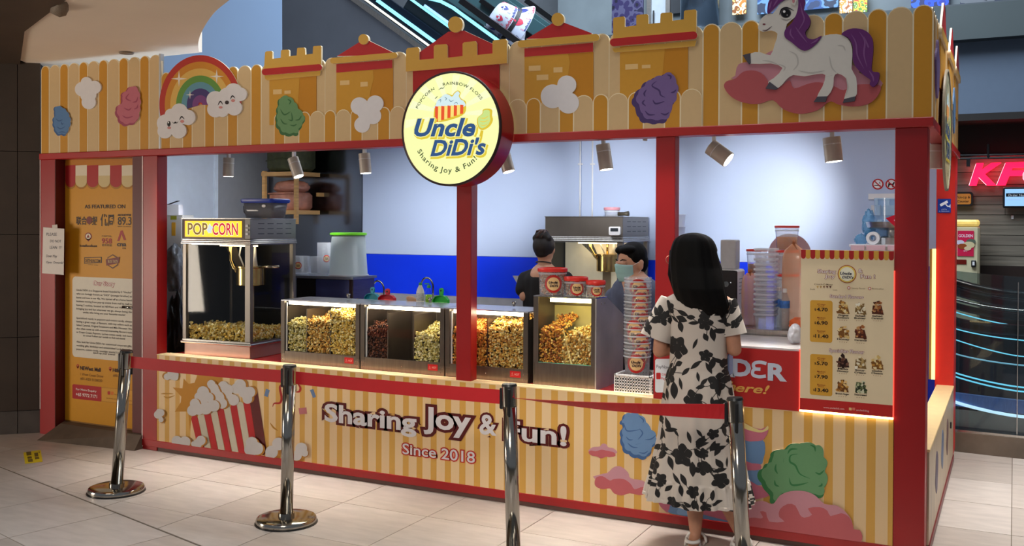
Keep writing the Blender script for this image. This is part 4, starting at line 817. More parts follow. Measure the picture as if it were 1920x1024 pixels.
def blob(a, cs, h=PW, sh=None, l=None):
    l = l or a.l; cx = sum(c[0] for c in cs)/len(cs); cy = sum(c[1] for c in cs)/len(cs); P = []
    for i in range(90):
        t = 2*PI*i/90; d = np.array((math.cos(t), math.sin(t))); best = 0
        for x, y, r in cs:
            e = np.array((x-cx, y-cy)); b = e @ d; q = b*b-(e @ e-r*r)
            if q >= 0: best = max(best, b+math.sqrt(q))
        P.append((cx+d[0]*best, cy+d[1]*best))
    if sh: a.p([(x+sh[0], y+sh[1]) for x, y in P], PS, l=l-.45)
    a.p(P, h, l=l)
kern = [([(205, 175, 38), (220, 200, 45), (165, 215, 30), (235, 220, 28)], (-14, -6)), ([(110, 530, 32), (85, 545, 35), (112, 590, 22), (90, 515, 20)], (8, 8)), ([(250, 775, 45), (320, 785, 50), (285, 800, 45)], (12, 4)), ([(460, 770, 42), (430, 800, 40), (400, 800, 24)], (14, 4)), ([(905, 790, 52), (950, 840, 55), (890, 850, 50), (900, 880, 40)], (16, 8)), ([(1080, 870, 55), (1065, 900, 40)], (22, -4)), ([(1140, 800, 55)], (14, -10)), ([(1340, 840, 52), (1300, 900, 45), (1370, 880, 30)], (4, 6))]
bk = fart(P_); bk.l = 2
bk.p([(881, 441), (905, 400), (945, 335), (1025, 860), (1005, 900), (952, 900)], '#5E1414')
for i in range(9):
    x0 = 368+i*57; ty = 585-i*17; by = 860+i*10; bx = x0+(by-ty)*(.235-.0085*i)
    bk.p([(x0, ty), (x0+8, ty-24), (x0+28, ty-34), (x0+48, ty-26), (x0+57, ty-8), (bx+54, by+8), (bx, by)], '#C0282A' if i % 2 == 0 else '#DCD4BC', l=2.6)
bk.build('popcorn_box_print', fc)
top = fart(P_); top.l = 4
for cs, sh in (([(880, 350, 48), (795, 290, 52), (760, 320, 45), (860, 410, 42), (830, 350, 50)], (18, -6)), ([(650, 300, 46), (690, 330, 48), (740, 420, 48), (660, 370, 40)], (0, 0)), ([(545, 280, 36), (565, 320, 46), (600, 400, 60), (640, 450, 45), (580, 350, 44)], (16, 4)), ([(475, 350, 52), (440, 390, 40), (500, 440, 60), (450, 450, 60), (520, 400, 48)], (16, 2)), ([(405, 450, 44), (385, 510, 48), (440, 500, 48), (500, 490, 55), (570, 470, 50)], (10, 0))): blob(top, cs, PW, sh); top.l += .9
top.build('popcorn_heap_print', fc)
for i_, (cs, sh) in enumerate(kern): k_ = fart(P_); k_.l = 9+.9*i_; blob(k_, cs, PW, sh); k_.build('popcorn_print', fc)
k_ = fart(P_)
for q, h in (([(1020, 320), (1052, 335), (1035, 395), (1003, 382)], '#6C86AE'), ([(1402, 332), (1432, 325), (1456, 392), (1430, 402)], '#6C86AE'), ([(1303, 492), (1372, 484), (1378, 540), (1312, 546)], '#C4767A')):
    k_ = fart(P_); k_.p(q, h); k_.build('confetti_print', fc)
for q, w_, h in (([(1078, 480), (1090, 450), (1140, 445), (1155, 400), (1140, 310), (1165, 285), (1200, 290)], 20, '#B02420'), ([(1275, 350), (1310, 345), (1318, 310), (1285, 262)], 20, '#B02420'), ([(1055, 618), (1085, 660), (1125, 688)], 14, '#C08428')): k_ = fart(P_); k_.p(stroke(q, w_), h); k_.build('streamer_print', fc)
def ftext(body, crop, xl, xr, yt, yb, layers, slope=0., nm='lettering', **k):
    for l, o_, h in layers:
        mb = MB(); tx(mb, body, crop, xl, xr, yt, yb, YP, l, off=o_, ref=body, **k); mb.build(nm if l == layers[-1][0] else nm+'_edge', ink(h), fc)
ftext('Sharing', T_, 424, 900, 272, 362, [(3, .125, '#5A1414'), (4, .028, '#E2DEE0')]); ftext('Joy', T_, 948, 1184, 288, 394, [(3, .125, '#5A1414'), (4, .028, '#E2DEE0')])
ftext('&', Q_, 492, 582, 262, 376, [(3, .10, '#5A1414'), (4, .022, '#E2DEE0')]); ftext('Fun!', Q_, 640, 985, 300, 406, [(3, .105, '#5A1414'), (4, .022, '#E2DEE0')])
ftext('Since 2018', Q_, 48, 462, 432, 492, [(3, .085, '#C23028'), (4, .012, '#E2DEE0')])
k_ = fart(R_); BL, BD = '#6F93BE', '#46699C'
fl_ = floss(R_, [(345, 178), (400, 190), (440, 225), (465, 270), (500, 310), (515, 355), (490, 390), (465, 445), (430, 462), (360, 445), (310, 410), (295, 360), (290, 310), (305, 250), (290, 235), (310, 195)], BL, BD, (-6, 9), [[(310, 255), (330, 295), (410, 285)], [(405, 280), (425, 310), (395, 350)], [(330, 370), (360, 395), (395, 400)], [(380, 380), (410, 375)], [(440, 350), (480, 345), (510, 320)], [(320, 330), (340, 350), (365, 350)], [(400, 430), (435, 435), (460, 420)], [(400, 200), (430, 225), (425, 245)]], name='cotton_candy_print', par=fc, w=8)
for up_, lo in (([(85, 430), (105, 400), (150, 395), (165, 378), (190, 380), (205, 400), (240, 408), (252, 440)], [(80, 432), (95, 420), (125, 425), (160, 415), (190, 420), (215, 425), (245, 435), (248, 455), (215, 462), (190, 460), (160, 470), (130, 458), (95, 450)]),
                ([(120, 600), (160, 570), (200, 560), (240, 525), (285, 522), (330, 560), (345, 595), (420, 610), (448, 640), (440, 690)], [(118, 625), (130, 590), (170, 583), (215, 610), (240, 600), (300, 600), (345, 630), (370, 665), (410, 652), (445, 655), (440, 690), (400, 702), (340, 690), (290, 704), (240, 690), (215, 660), (170, 665), (130, 650)])):
    k_ = fart(R_); k_.p(up_, '#CF97A2', sm=3); k_.p(lo, '#C4656A', sm=3, l=2); k_.build('pink_cloud_print', fc)
# big swirl of pink, blue and cream behind the shopper, green floss and the pink bank
k_ = fart(R_)
k_.p([(515, 705), (560, 695), (700, 700), (930, 760), (1010, 800), (1010, 880), (840, 860), (600, 818), (560, 800), (525, 760)], '#C87286', sm=3); k_.p([(590, 790), (600, 760), (640, 745), (690, 755), (730, 800), (900, 850), (990, 872), (840, 858), (600, 818)], '#6F93BE', sm=2, l=2); k_.p([(640, 800), (660, 775), (700, 775), (720, 830), (645, 822)], '#8FB4DC', sm=2, l=3)
k_.build('swirl_print', fc)
k_ = fart(R_); k_.p([(1050, 245), (1110, 270), (1170, 285), (1210, 265), (1215, 300), (1190, 345), (1150, 360), (1050, 350)], '#C87286', sm=2, l=5); k_.p([(1050, 240), (1100, 265), (1160, 290), (1190, 285), (1213, 262), (1216, 285), (1190, 300), (1150, 305), (1050, 275)], '#E6D28C', sm=2, l=6); k_.build('swirl_print', fc)
k_ = fart(R_); k_.p([(1050, 355), (1170, 345), (1197, 400), (1185, 470), (1160, 515), (1050, 480)], '#6F93BE', sm=2, l=4); k_.p([(1050, 480), (1110, 500), (1165, 505), (1165, 540), (1100, 545), (1050, 540)], '#C87286', sm=2, l=4.6); k_.p([(1050, 540), (1170, 535), (1185, 620), (1150, 640), (1050, 600)], '#6F93BE', sm=2, l=3.4); k_.p([(1060, 600), (1150, 640), (1220, 660), (1230, 700), (1150, 725), (1040, 720)], '#C87286', sm=2, l=5.2); k_.build('swirl_print', fc)
floss(V_, [(560, 345), (600, 350), (640, 350), (690, 365), (715, 420), (735, 470), (728, 520), (738, 570), (725, 650), (700, 692), (600, 690), (440, 690), (385, 730), (360, 660), (310, 600), (305, 530), (340, 490), (370, 480), (375, 420), (430, 395), (470, 380), (510, 360)], '#6FA070', '#3C7F4A', (-10, 6), [[(545, 420), (500, 430), (495, 470), (530, 495), (560, 550), (625, 580)], [(625, 360), (655, 375), (660, 405)], [(660, 540), (690, 550), (718, 525)], [(490, 575), (505, 620), (560, 620), (615, 605)], [(480, 420), (500, 390), (545, 388)], [(405, 485), (400, 520), (415, 550)], [(395, 590), (400, 620), (425, 632)], [(455, 450), (452, 475)], [(680, 632), (700, 625), (703, 610)], [(435, 665), (440, 690)]], name='cotton_candy_print', par=fc, w=13)
k_ = fart(V_); k_.l = 12.5; k_.p([(225, 890), (230, 770), (265, 735), (320, 725), (385, 745), (430, 690), (500, 662), (590, 662), (660, 690), (720, 745), (800, 755), (860, 800), (900, 860), (910, 960), (900, 990)], '#CE929C', sm=3); k_.l = 13.5
k_.p([(225, 895), (240, 835), (300, 840), (320, 830), (300, 795), (340, 800), (360, 860), (460, 860), (425, 830), (430, 780), (480, 745), (530, 755), (560, 815), (590, 835), (640, 815), (612, 775), (690, 765), (740, 790), (760, 825), (830, 805), (880, 830), (905, 880), (912, 910), (950, 915), (968, 955), (960, 990), (938, 996)], '#BF6266', sm=2); k_.build('pink_bank_print', fc)
# order-here panel with marble top
op = thing('order_panel', 'red raised order counter front lettered ORDER here', 'counter', (-1.4, 0, .727))
OX0, OX1 = ony(1226, 700)[0], ony(1503, 700)[0]
MB().box((OX0, -.006, .727), (OX1, .022, 1.045)).build('front_board', mat('order_red', '#B3201E', .4, var=.02), op)
MB().box((OX0+.12, .031, .02), (OX1, .5, 1.04)).build('cabinet', M_WHITE, op)
MB().box((OX0+.12, -.004, 1.045), (OX1, .52, 1.06), bev=.003).build('marble_top', mat('marble', '#D8D4D2', .25, var=.22, scale=9, aniso=(.5, 4, 1)), op)
CO = (1240, 640, 6.4)
for nm, s_, xl, xr, yt, yb, h, o_, sh in (('lettering', 'OR', 545, 868, 205, 395, '#C9D0DE', .045, 0), ('lettering', 'D', 872, 1062, 215, 405, '#C9D0DE', .045, 0), ('lettering', 'R', 1292, 1478, 268, 458, '#C9D0DE', .045, 0), ('script_lettering', 'h', 800, 890, 480, 590, '#DDAA55', .02, .3), ('script_lettering', 'ere!', 893, 1295, 500, 600, '#DDAA55', .02, .3)):
    mb = MB(); tx(mb, s_, CO, xl, xr, yt, yb, -.006, 1.5, off=o_, shear=sh); mb.build(nm, ink(h), op)
a = Art(CO, -.006); a.l = 1.5; a.p(stroke([(1262, 268), (1180, 250), (1110, 270), (1120, 325), (1190, 335)], 40, False)+[], '#C9D0DE'); a.p(stroke([(1190, 335), (1110, 340), (1100, 400), (1170, 425), (1255, 418)], 40, False), '#C9D0DE', l=1.7); a.build('lettering', op)
ps_ = thing('payment_sticker', 'white payment notice sticker on the red order panel beside the dress', 'sticker', ony(1237, 705, -.008))
a = Art((1, 1, 1), -.006); a.p(rrect(1227.5, 672, 1262, 735, 4), '#E9EEF2', thick=.0015); a.build('sheet', ps_)
for s_, x0, x1, y0, y1, h in (('PayNow', 1231, 1256, 684, 690, '#4A4A52'), ('DBS', 1241, 1252, 700, 704, '#B8242A'), ('PayLah!', 1240, 1257, 707, 712, '#B8242A')): mb = MB(); tx(mb, s_, (0, 0, 1), x0, x1, y0, y1, -.0076, 1); mb.build('lettering', ink(h), ps_)
a = Art((0, 0, 1), -.0076); a.p(rrect(1230.5, 699, 1239, 711, 1.5), '#C0282A'); a.build('red_mark', ps_)
# ------------------------------------------------------------------ menu board
mn = thing('menu_board', 'backlit menu board with striped awning, prices and popcorn pictures', 'menu', (-.78, -.01, .727))
YM = -.02; MX0, MX1 = ony(1501, 620, YM)[0], ony(1675, 620, YM)[0]; MZ0, MZ1 = .728, 1.588
MB().box((MX0, YM, MZ0+.012), (MX1, 0, MZ1)).build('board', mat('menu_backlit_cream', '#DCC8A4', .45, emit=.09, ecol='#E8D2A8', var=.02), mn); MB().box((MX0-.004, YM+.004, MZ0), (MX1+.002, YM+.016, MZ0+.010)).build('light_strip', mat('led_menu', '#FFE9B8', .4, emit=5, ecol='#FFE2A0'), mn)
M_REDLED = mat('led_red', '#FF6A58', .4, emit=1.2, ecol='#FF4A3A'); MB().box((MX0-.006, YM+.002, MZ0+.012), (MX0, YM+.016, MZ0+.33)).build('light_strip', M_REDLED, mn); MB().box((MX1, YM+.002, MZ0+.012), (MX1+.005, YM+.016, MZ1-.1)).build('light_strip', M_REDLED, mn)
CM = (1480, 450, 3.0136)
U = lambda x, y: (MX0+(x-75)/(588-75)*(MX1-MX0), MZ1-(y-55)/(970-55)*(MZ1-MZ0)) # crop px -> board, perspective flattened
def um(x, y): q = ony(CM[0]+x/CM[2], CM[1]+y/CM[2], YM); return (q[0], q[2])
a = Art(xz=True, Y=YM); z0 = MZ0+.012
a.p([(MX0, z0), (MX1, z0), (MX1, z0+.062), (MX0, z0+.062)], '#C42A26'); a.build('red_footer_print', mn); a = Art(xz=True, Y=YM)
n_ = 19; wz = (MX1-MX0)/n_
for i in range(n_):
    x0 = MX0+i*wz; h = '#A82020' if i % 2 == 0 else '#D2A040'; a.p([(x0, MZ1), (x0, MZ1-.035)]+[(x0+wz/2-wz/2*math.cos(PI*k/6), MZ1-.035-wz/2*math.sin(PI*k/6)) for k in range(7)]+[(x0+wz, MZ1)], h, l=1.5)
a.build('awning_print', mn)
def mtx(s_, xl, xr, yt, yb, h='#2A1A14', l=2.2, nm='lettering', **k):
    mb = MB(); (x0, z0), (x1, _), (_, z1) = um(xl, yb), um(xr, yb), um(xl, yt); txt(mb, s_, x0, x1, z0, z1, YM-l*LAY, **k); mb.build(nm, ink(h), mn)
for s_, xl, xr, yt, yb in (('Sharing', 160, 262, 166, 186), ('Joy', 202, 258, 196, 214), ('&', 390, 412, 163, 185), ('Fun !', 404, 484, 195, 216), ('Standard Flavours', 230, 420, 308, 326), ('Specialties Flavour', 226, 422, 613, 632)):
    mtx(s_, xl, xr, yt, yb, '#8E2A2A', 1.8, 'heading_edge', off=.06, ref=s_); mtx(s_, xl, xr, yt, yb, '#F2E6DE', 2.6, 'heading', off=.012)
a = Art(xz=True, Y=YM); c_ = um(326, 193); a.p(circ(*c_, .047), '#B0502A', l=1.5); a.p(circ(*c_, .043), '#EFD36A', l=2.2); a.p(circ(*c_, .036), '#F7F2D8', l=2.8); a.build('logo_disc', mn)
mtx('Uncle', 288, 352, 180, 196, '#2A3040', 4, off=.03, shear=.2); mtx("DiDi's", 300, 362, 203, 217, '#2A3040', 4, off=.03, shear=.2)
mtx('Crunch-O-Meter', 142, 246, 245, 254, '#6A4A2A', off=.01); mtx('Savoury Flavour', 352, 430, 268, 276, '#6A4A2A'); mtx('Bestseller', 468, 536, 271, 279, '#6A4A2A'); mtx('Soft', 118, 146, 274, 282, '#6A4A2A'); mtx('Crunchy', 246, 272, 278, 286, '#6A4A2A')
for xi in range(5): a = Art(xz=True, Y=YM); c_ = um(160+xi*18, 267); a.p([(c_[0]-.006, c_[1]+.006), (c_[0]+.006, c_[1]+.006), (c_[0], c_[1]-.007)], ('#C9A25A', '#B58A4A', '#8A5A34', '#6A2A1E', '#5A1A14')[xi]); a.build('meter_mark', mn)
for x_, y_, h in ((336, 271, '#C0392B'), (454, 275, '#C0492B')): a = Art(xz=True, Y=YM); a.p(circ(*um(x_, y_), .008), h); a.p(circ(*um(x_, y_), .005), '#F2E6DE', l=2); a.build('key_mark', mn)
for y0, y1, prices in ((336, 578, ('4.70', '6.90', '11.40')), (640, 880, ('5.70', '7.90', '13.40'))):
    (x0, z1), (x1, z0) = um(118, y0), um(243, y1+4); a = Art(xz=True, Y=YM); a.p(rrect(x0, z0, x1, z1-.003, .012), '#DDA53A'); a.build('price_panel', mn)
    for i, (pr, sz) in enumerate(zip(prices, ('Cup', 'Medium', 'Bucket'))):
        yy = y0+i*75; mtx(sz, 158, 204, yy+23, yy+31, '#8E2A1A', off=.01); mtx('Pax', 165, 197, yy+34, yy+40, '#8E2A1A'); w_ = 84 if len(pr) > 4 else 60
        mtx('$', 143 if w_ == 60 else 136, 151 if w_ == 60 else 143, yy+50, yy+62, off=.02); mtx(pr, 156 if w_ == 60 else 147, 216 if w_ == 60 else 220, yy+46, yy+65, off=.03)
def snack(x, y, hs, n=26):
    """one picture of a heap of popcorn"""
    a = Art(xz=True, Y=YM); r_ = random.Random(int(x*7+y)); c = um(x, y)
    a.p([(c[0]-.026, c[1]-.032), (c[0]+.032, c[1]-.034), (c[0]+.020, c[1]+.012), (c[0]-.022, c[1]+.012)], hs[2], l=1.2)
    for i in range(n):
        u, v = r_.uniform(-.026, .026), r_.uniform(-.032, .032); 
        if v > 0 and abs(u) > .027-v*.5: continue
        rr = r_.uniform(.005, .009); a.p(crom([(c[0]+u+rr*(1+.35*math.sin(3*t+i))*math.cos(t), c[1]+v+rr*(1+.35*math.cos(2*t+i))*math.sin(t)) for t in np.linspace(0, 2*PI, 8)[:-1]], 2), hs[i % len(hs)], l=1.5+i*.12)
    a.build('popcorn_picture', mn)
YEL, CAR, CHO, PAL, SEA = ('#E8C67A', '#C98F3E', '#8A5A24', '#F4E2B0'), ('#B06A38', '#8A4426', '#5A2A18', '#D09A60'), ('#4A2A1E', '#6A4030', '#2E1812', '#7E5644'), ('#EFE2C0', '#C9A86A', '#8A6A3A', '#FBF4DE'), ('#B9BE94', '#5E6A40', '#36402A', '#DDDCBC')
for i, (x, y, pal, n1, n2) in enumerate(((305, 380, YEL, 'Original', 'Rumbourn'), (400, 383, PAL, 'Salted', 'Butter'), (497, 384, CAR, 'Salted', 'Caramel'), (305, 515, YEL, 'Honey', ''), (402, 520, CAR, 'Caramel', ''),
     (303, 682, CHO, 'Milo', 'Dinosaur'), (400, 690, PAL, 'Sour', 'Cream'), (496, 694, YEL, 'Double', 'Cheese'), (300, 822, ('#D9A048', '#A86A28', '#7A4A1E', '#EFC880'), 'Brown Sugar', ''), (402, 828, SEA, 'Seaweed', ''))):
    snack(x, y, pal); w_ = 28 if n2 else 34
    mtx(n1, x-w_-4*(len(n1) > 9), x+w_+4*(len(n1) > 9), y+40, y+49, off=.03)
    if n2: mtx(n2, x-32, x+32, y+53, y+62, off=.03)
    mtx('\u2022 \u2022 \u2022 \u2022', x-22, x+22, y+(68 if n2 else 57), y+(76 if n2 else 65), '#8A3A2A', nm='crunch_marks')
mtx('www.uncledidi.com', 193, 310, 940, 950, '#F2D9D0'); mtx('uncledidisg', 378, 450, 955, 965, '#F2D9D0')
for x_, h in ((345, '#F2C98A'), (364, '#E8806A')): a = Art(xz=True, Y=YM); q = um(x_, 955); a.p(rrect(q[0]-.007, q[1]-.007, q[0]+.007, q[1]+.007, .002), h, l=2); a.build('social_mark', mn)
# ------------------------------------------------------------------ low side counter
sc_ = thing('side_counter', 'low striped side counter with a pale ledge at the kiosk corner', 'counter', (XR, 1.3, 0))
MB().box((XR-.03, .14, .06), (XR-.005, 2.42, .545)).build('side_panel', mat('side_panel_cream', '#B9A68A', .4, var=.25, scale=6, aniso=(1, 5, .4)), sc_)
MB().box((XR-.04, .14, .02), (XR+.002, 2.42, .065)).build('base_rail', mat('base_rail_dark', '#6A1A1E', .4), sc_); MB().box((XR-.12, .14, .545), (XR-.001, 2.42, .562), bev=.003).build('ledge', mat('ledge_yellow', '#D6BC8A', .4), sc_)
for yc, zc, h in ((.7, .32, '#4A3A5A'), (1.2, .35, '#5A6A8A'), (1.7, .33, '#6A4A4A')): MB().prism(crom([(yc+.1*math.cos(t)*(1+.2*math.sin(4*t)), zc+.12*math.sin(t)) for t in np.linspace(0, 2*PI, 12)[:-1]], 3), XR-.005, XR-.003, 0, 'x').build('printed_shape', ink(h), sc_)
MB().box((XR-.01, 2.0, .33), (XR+.004, 2.03, .37)).build('lock', M_BLACK, sc_)
ls = thing('light_strip_rail', 'glowing yellow light strip beside the far red column', 'light strip', (-.515, 2.36, .6)); MB().box((-.53, 2.395, .6), (-.506, 2.412, 1.55)).build('diffuser', mat('led_yellow', '#FFE9A0', .4, emit=1.8, ecol='#FFDF80'), ls); MB().box((-.548, 2.395, .6), (-.532, 2.418, 1.55)).build('channel', mat('strip_gold', '#B98A3A', .4), ls)
# ------------------------------------------------------------------ rope posts
M_TAPE = mat('belt_red', '#C4141E', .6, var=.03)
posts = []
tops = [ony(237, 660, -.931), ony(543, 688, -.935), onz(955, 724, .895), onz(1378, 750, .895)]; lean = [(-.089, 0), (-.021, 0), (.03, 0), (.055, 0)]
labs = ['chrome rope post nearest the yellow door', 'chrome rope post in front of the popcorn artwork', 'chrome rope post covering the F of the slogan', 'chrome rope post overlapping the floral dress']
for t_, le, lb in zip(tops, lean, labs):
    b_ = np.array((t_[0]+le[0], t_[1]+le[1], 0)); h_ = .895
    t = thing('rope_post', lb, 'post', b_, 'chrome rope posts')
    MB().lathe([(.168, 0), (.172, .006), (.172, .022), (.166, .032), (.15, .037), (.05, .040)], b_, 40).build('base', M_CHROME, t, 'auto')
    MB().lathe([(.178, 0), (.178, .004), (.17, .006)], b_, 40).build('rubber_ring', M_BLACK, t)
    at = lambda z, b_=b_, t_=t_, h_=h_: b_+(np.array((t_[0], t_[1], h_))-b_)*(z/h_)
    MB().tube([at(.035), at(.06)], .046, 24).build('collar', M_CHROME, t, 'auto'); MB().tube([at(.04), at(h_-.03)], .036, 24).build('shaft', M_CHROME, t, True)
    c = at(.84); hd = MB().tube([at(h_-.10), at(h_)], .0385, 24); hd.build('head', M_CHROME, t, 'auto')
    MB().tube([at(h_), at(h_+.012)], [.040, .036], 24).build('cap', M_BLACK, t, 'auto')
    for sx in (-1,):
        MB().box((c[0]+sx*.030, c[1]-.022, c[2]-.062), (c[0]+sx*.048, c[1]+.022, c[2]+.045), bev=.004).build('belt_clip', M_BLACK, t)
    for sy in (-1, 1): MB().box((c[0]+.006, c[1]+sy*.034-.006, c[2]-.09), (c[0]+.022, c[1]+sy*.034+.004, c[2]+.045), bev=.003).build('slot_cover', M_BLACK, t)
    posts.append((b_, at))
def belt(i, j, twist, sag, label):
    a_ = posts[i][1](.836)+np.array((.046, 0, 0)); b_ = posts[j][1](.836)-np.array((.046, 0, 0)); R = []
    for k in range(33):
        u = k/32; p = a_+(b_-a_)*u; z = -sag*4*u*(1-u); tw = twist(u); w = .036
        dz, dy = w*math.cos(tw), w*math.sin(tw); n_ = np.array((0, math.cos(tw), -math.sin(tw)))*.0012
        c = p+(0, 0, z); e = np.array((0, dy, dz)); R.append([c-e-n_, c+e-n_, c+e+n_, c-e+n_])
    tag(MB().rings(R).build('rope_belt', M_TAPE), label, 'belt', 'red rope belts')
belt(0, 1, lambda u: .05, .004, 'red belt between the post by the door and the post by the popcorn artwork')
belt(1, 2, lambda u: .0, .004, 'red belt running under the words Sharing Joy')
belt(2, 3, lambda u: -1.38*(1-u)**.8, .012, 'red belt crossing in front of the floral dress, twisted at one end')
tag(MB().prism([tuple(onz(x, y)[:2]) for x, y in ((44, 849), (76, 844), (80, 866), (47, 870))], .0002, .0015).build('floor_sticker', ink('#D9C21E')), 'yellow notice sticker stuck on the floor near the ramp', 'sticker')
so = bpy.data.objects['floor_sticker']
for k, (x0, y0, x1, y1) in enumerate(((49, 848, 58, 855), (51, 857, 59, 861), (52, 862, 61, 867), (64, 850, 71, 857), (65, 858, 73, 862), (72, 848, 74, 850))):
    MB().prism([tuple(onz(x, y)[:2]) for x, y in ((x0, y0), (x1, y0-1), (x1+1, y1-1), (x0+1, y1))], .0016, .0019).build('print_block', ink('#6A5A20'), so)
# ================================================================== equipment and goods inside the kiosk
def ellipse_body(mb, prof, c, n=28, mi=0): return mb.lathe(prof, c, n, mi)
# popcorn -----------------------------------------------------------
_ico_v = []; _p = (1+5**.5)/2
for a_, b_ in ((1, _p), (-1, _p), (1, -_p), (-1, -_p)): _ico_v += [(0, a_, b_), (a_, b_, 0), (b_, 0, a_)]
_ico_v = np.array(_ico_v)/math.hypot(1, _p)
_bm = bmesh.new(); [_bm.verts.new(v) for v in _ico_v]; bmesh.ops.convex_hull(_bm, input=_bm.verts); _bm.verts.ensure_lookup_table(); _ico_f = np.array([[v.index for v in f.verts] for f in _bm.faces]) if not _bm.verts.index_update() else None; _bm.free()
M_POP = bpy.data.materials.new('popcorn'); M_POP.use_nodes = True
_b = M_POP.node_tree.nodes['Principled BSDF']; _at = M_POP.node_tree.nodes.new('ShaderNodeAttribute'); _at.attribute_name = 'Col'; M_POP.node_tree.links.new(_at.outputs[0], _b.inputs['Base Color']); _b.inputs['Roughness'].default_value = .6
def popcorn(name, label, pts, size, pal, parent=None):
    """a heap of popped kernels, each three or four swollen lobes"""
    pts = np.array(pts); n = len(pts); L = 4; V = np.zeros((n, L, 12, 3)); C = np.zeros((n, L, 12, 4)); pal = np.array([lin(h) for h in pal])
    cen = rng.normal(size=(n, L, 3)); cen /= np.linalg.norm(cen, axis=2, keepdims=True); rad = size*(.30+.24*rng.random((n, L)))
    V = pts[:, None, None, :]+(cen*size*.60)[:, :, None, :]+_ico_v[None, None]*rad[:, :, None, None]*(1+.18*rng.normal(size=(n, L, 12, 1)))
    ci = rng.integers(0, len(pal), (n, L)); C[..., :3] = pal[ci][:, :, None, :]*(.82+.3*rng.random((n, L, 12, 1))); C[..., 3] = 1
    F = (np.arange(n*L)*12)[:, None, None]+_ico_f[None]
    me = bpy.data.meshes.new(name); me.from_pydata(V.reshape(-1, 3).tolist(), [], F.reshape(-1, 3).tolist()); me.shade_smooth()
    at = me.color_attributes.new('Col', 'FLOAT_COLOR', 'POINT'); at.data.foreach_set('color', np.clip(C, 0, 1).reshape(-1)); me.materials.append(M_POP)
    o = link(name, me)
    return tag(o, label, 'popcorn', kind='stuff')
def heap_pts(x0, x1, y0, y1, z0, ztop, sp, rise=.0, bumps=.012):
    P = []; nx = max(2, int((x1-x0)/sp)); ph = random.random()*6
    def top(x, y): return ztop+rise*(y-y0)/(y1-y0)+bumps*(math.sin(31*x+ph)+math.sin(23*y+17*x+ph))
    for i in range(nx):
        x = x0+(x1-x0)*(i+.5)/nx
        z = z0
        while z < top(x, y0): 
            P.append((x+random.uniform(-.5, .5)*sp, y0+random.uniform(0, .35)*sp, z+random.uniform(-.4, .4)*sp)); P.append((x+random.uniform(-.5, .5)*sp, y0+sp*random.uniform(.6, 1.1), z+random.uniform(-.5, .5)*sp)) if random.random() < .6 else None
            z += sp*.92
        y = y0
        while y < y1: P.append((x+random.uniform(-.5, .5)*sp, y+random.uniform(-.4, .4)*sp, top(x, y)+random.uniform(-.5, .5)*sp)); y += sp
    return [(min(max(p[0], x0+sp*.35), x1-sp*.35), min(max(p[1], y0), y1), max(p[2], z0)) for p in P]
PALY = ('#F2DC86', '#E7C65C', '#F8EBB4', '#D9B048'); PALC = ('#E3A63C', '#C9822A', '#F0C468', '#B86E24'); PALK = ('#4A2416', '#6B3A22', '#351810', '#8A5238'); PALM = ('#EBCB72', '#D9A648', '#F4E2A4', '#B98434'); PALG = ('#E6DC9A', '#D2C472', '#F1EBC0', '#B8A858')
M_CLEAR = glass('clear_sheet', (.97, .98, .98), 0, ior=1.18); M_BUCK = glass('clear_bucket', (.985, .99, 1), .14, (.95, .97, 1), ior=1.2, rough=.1)
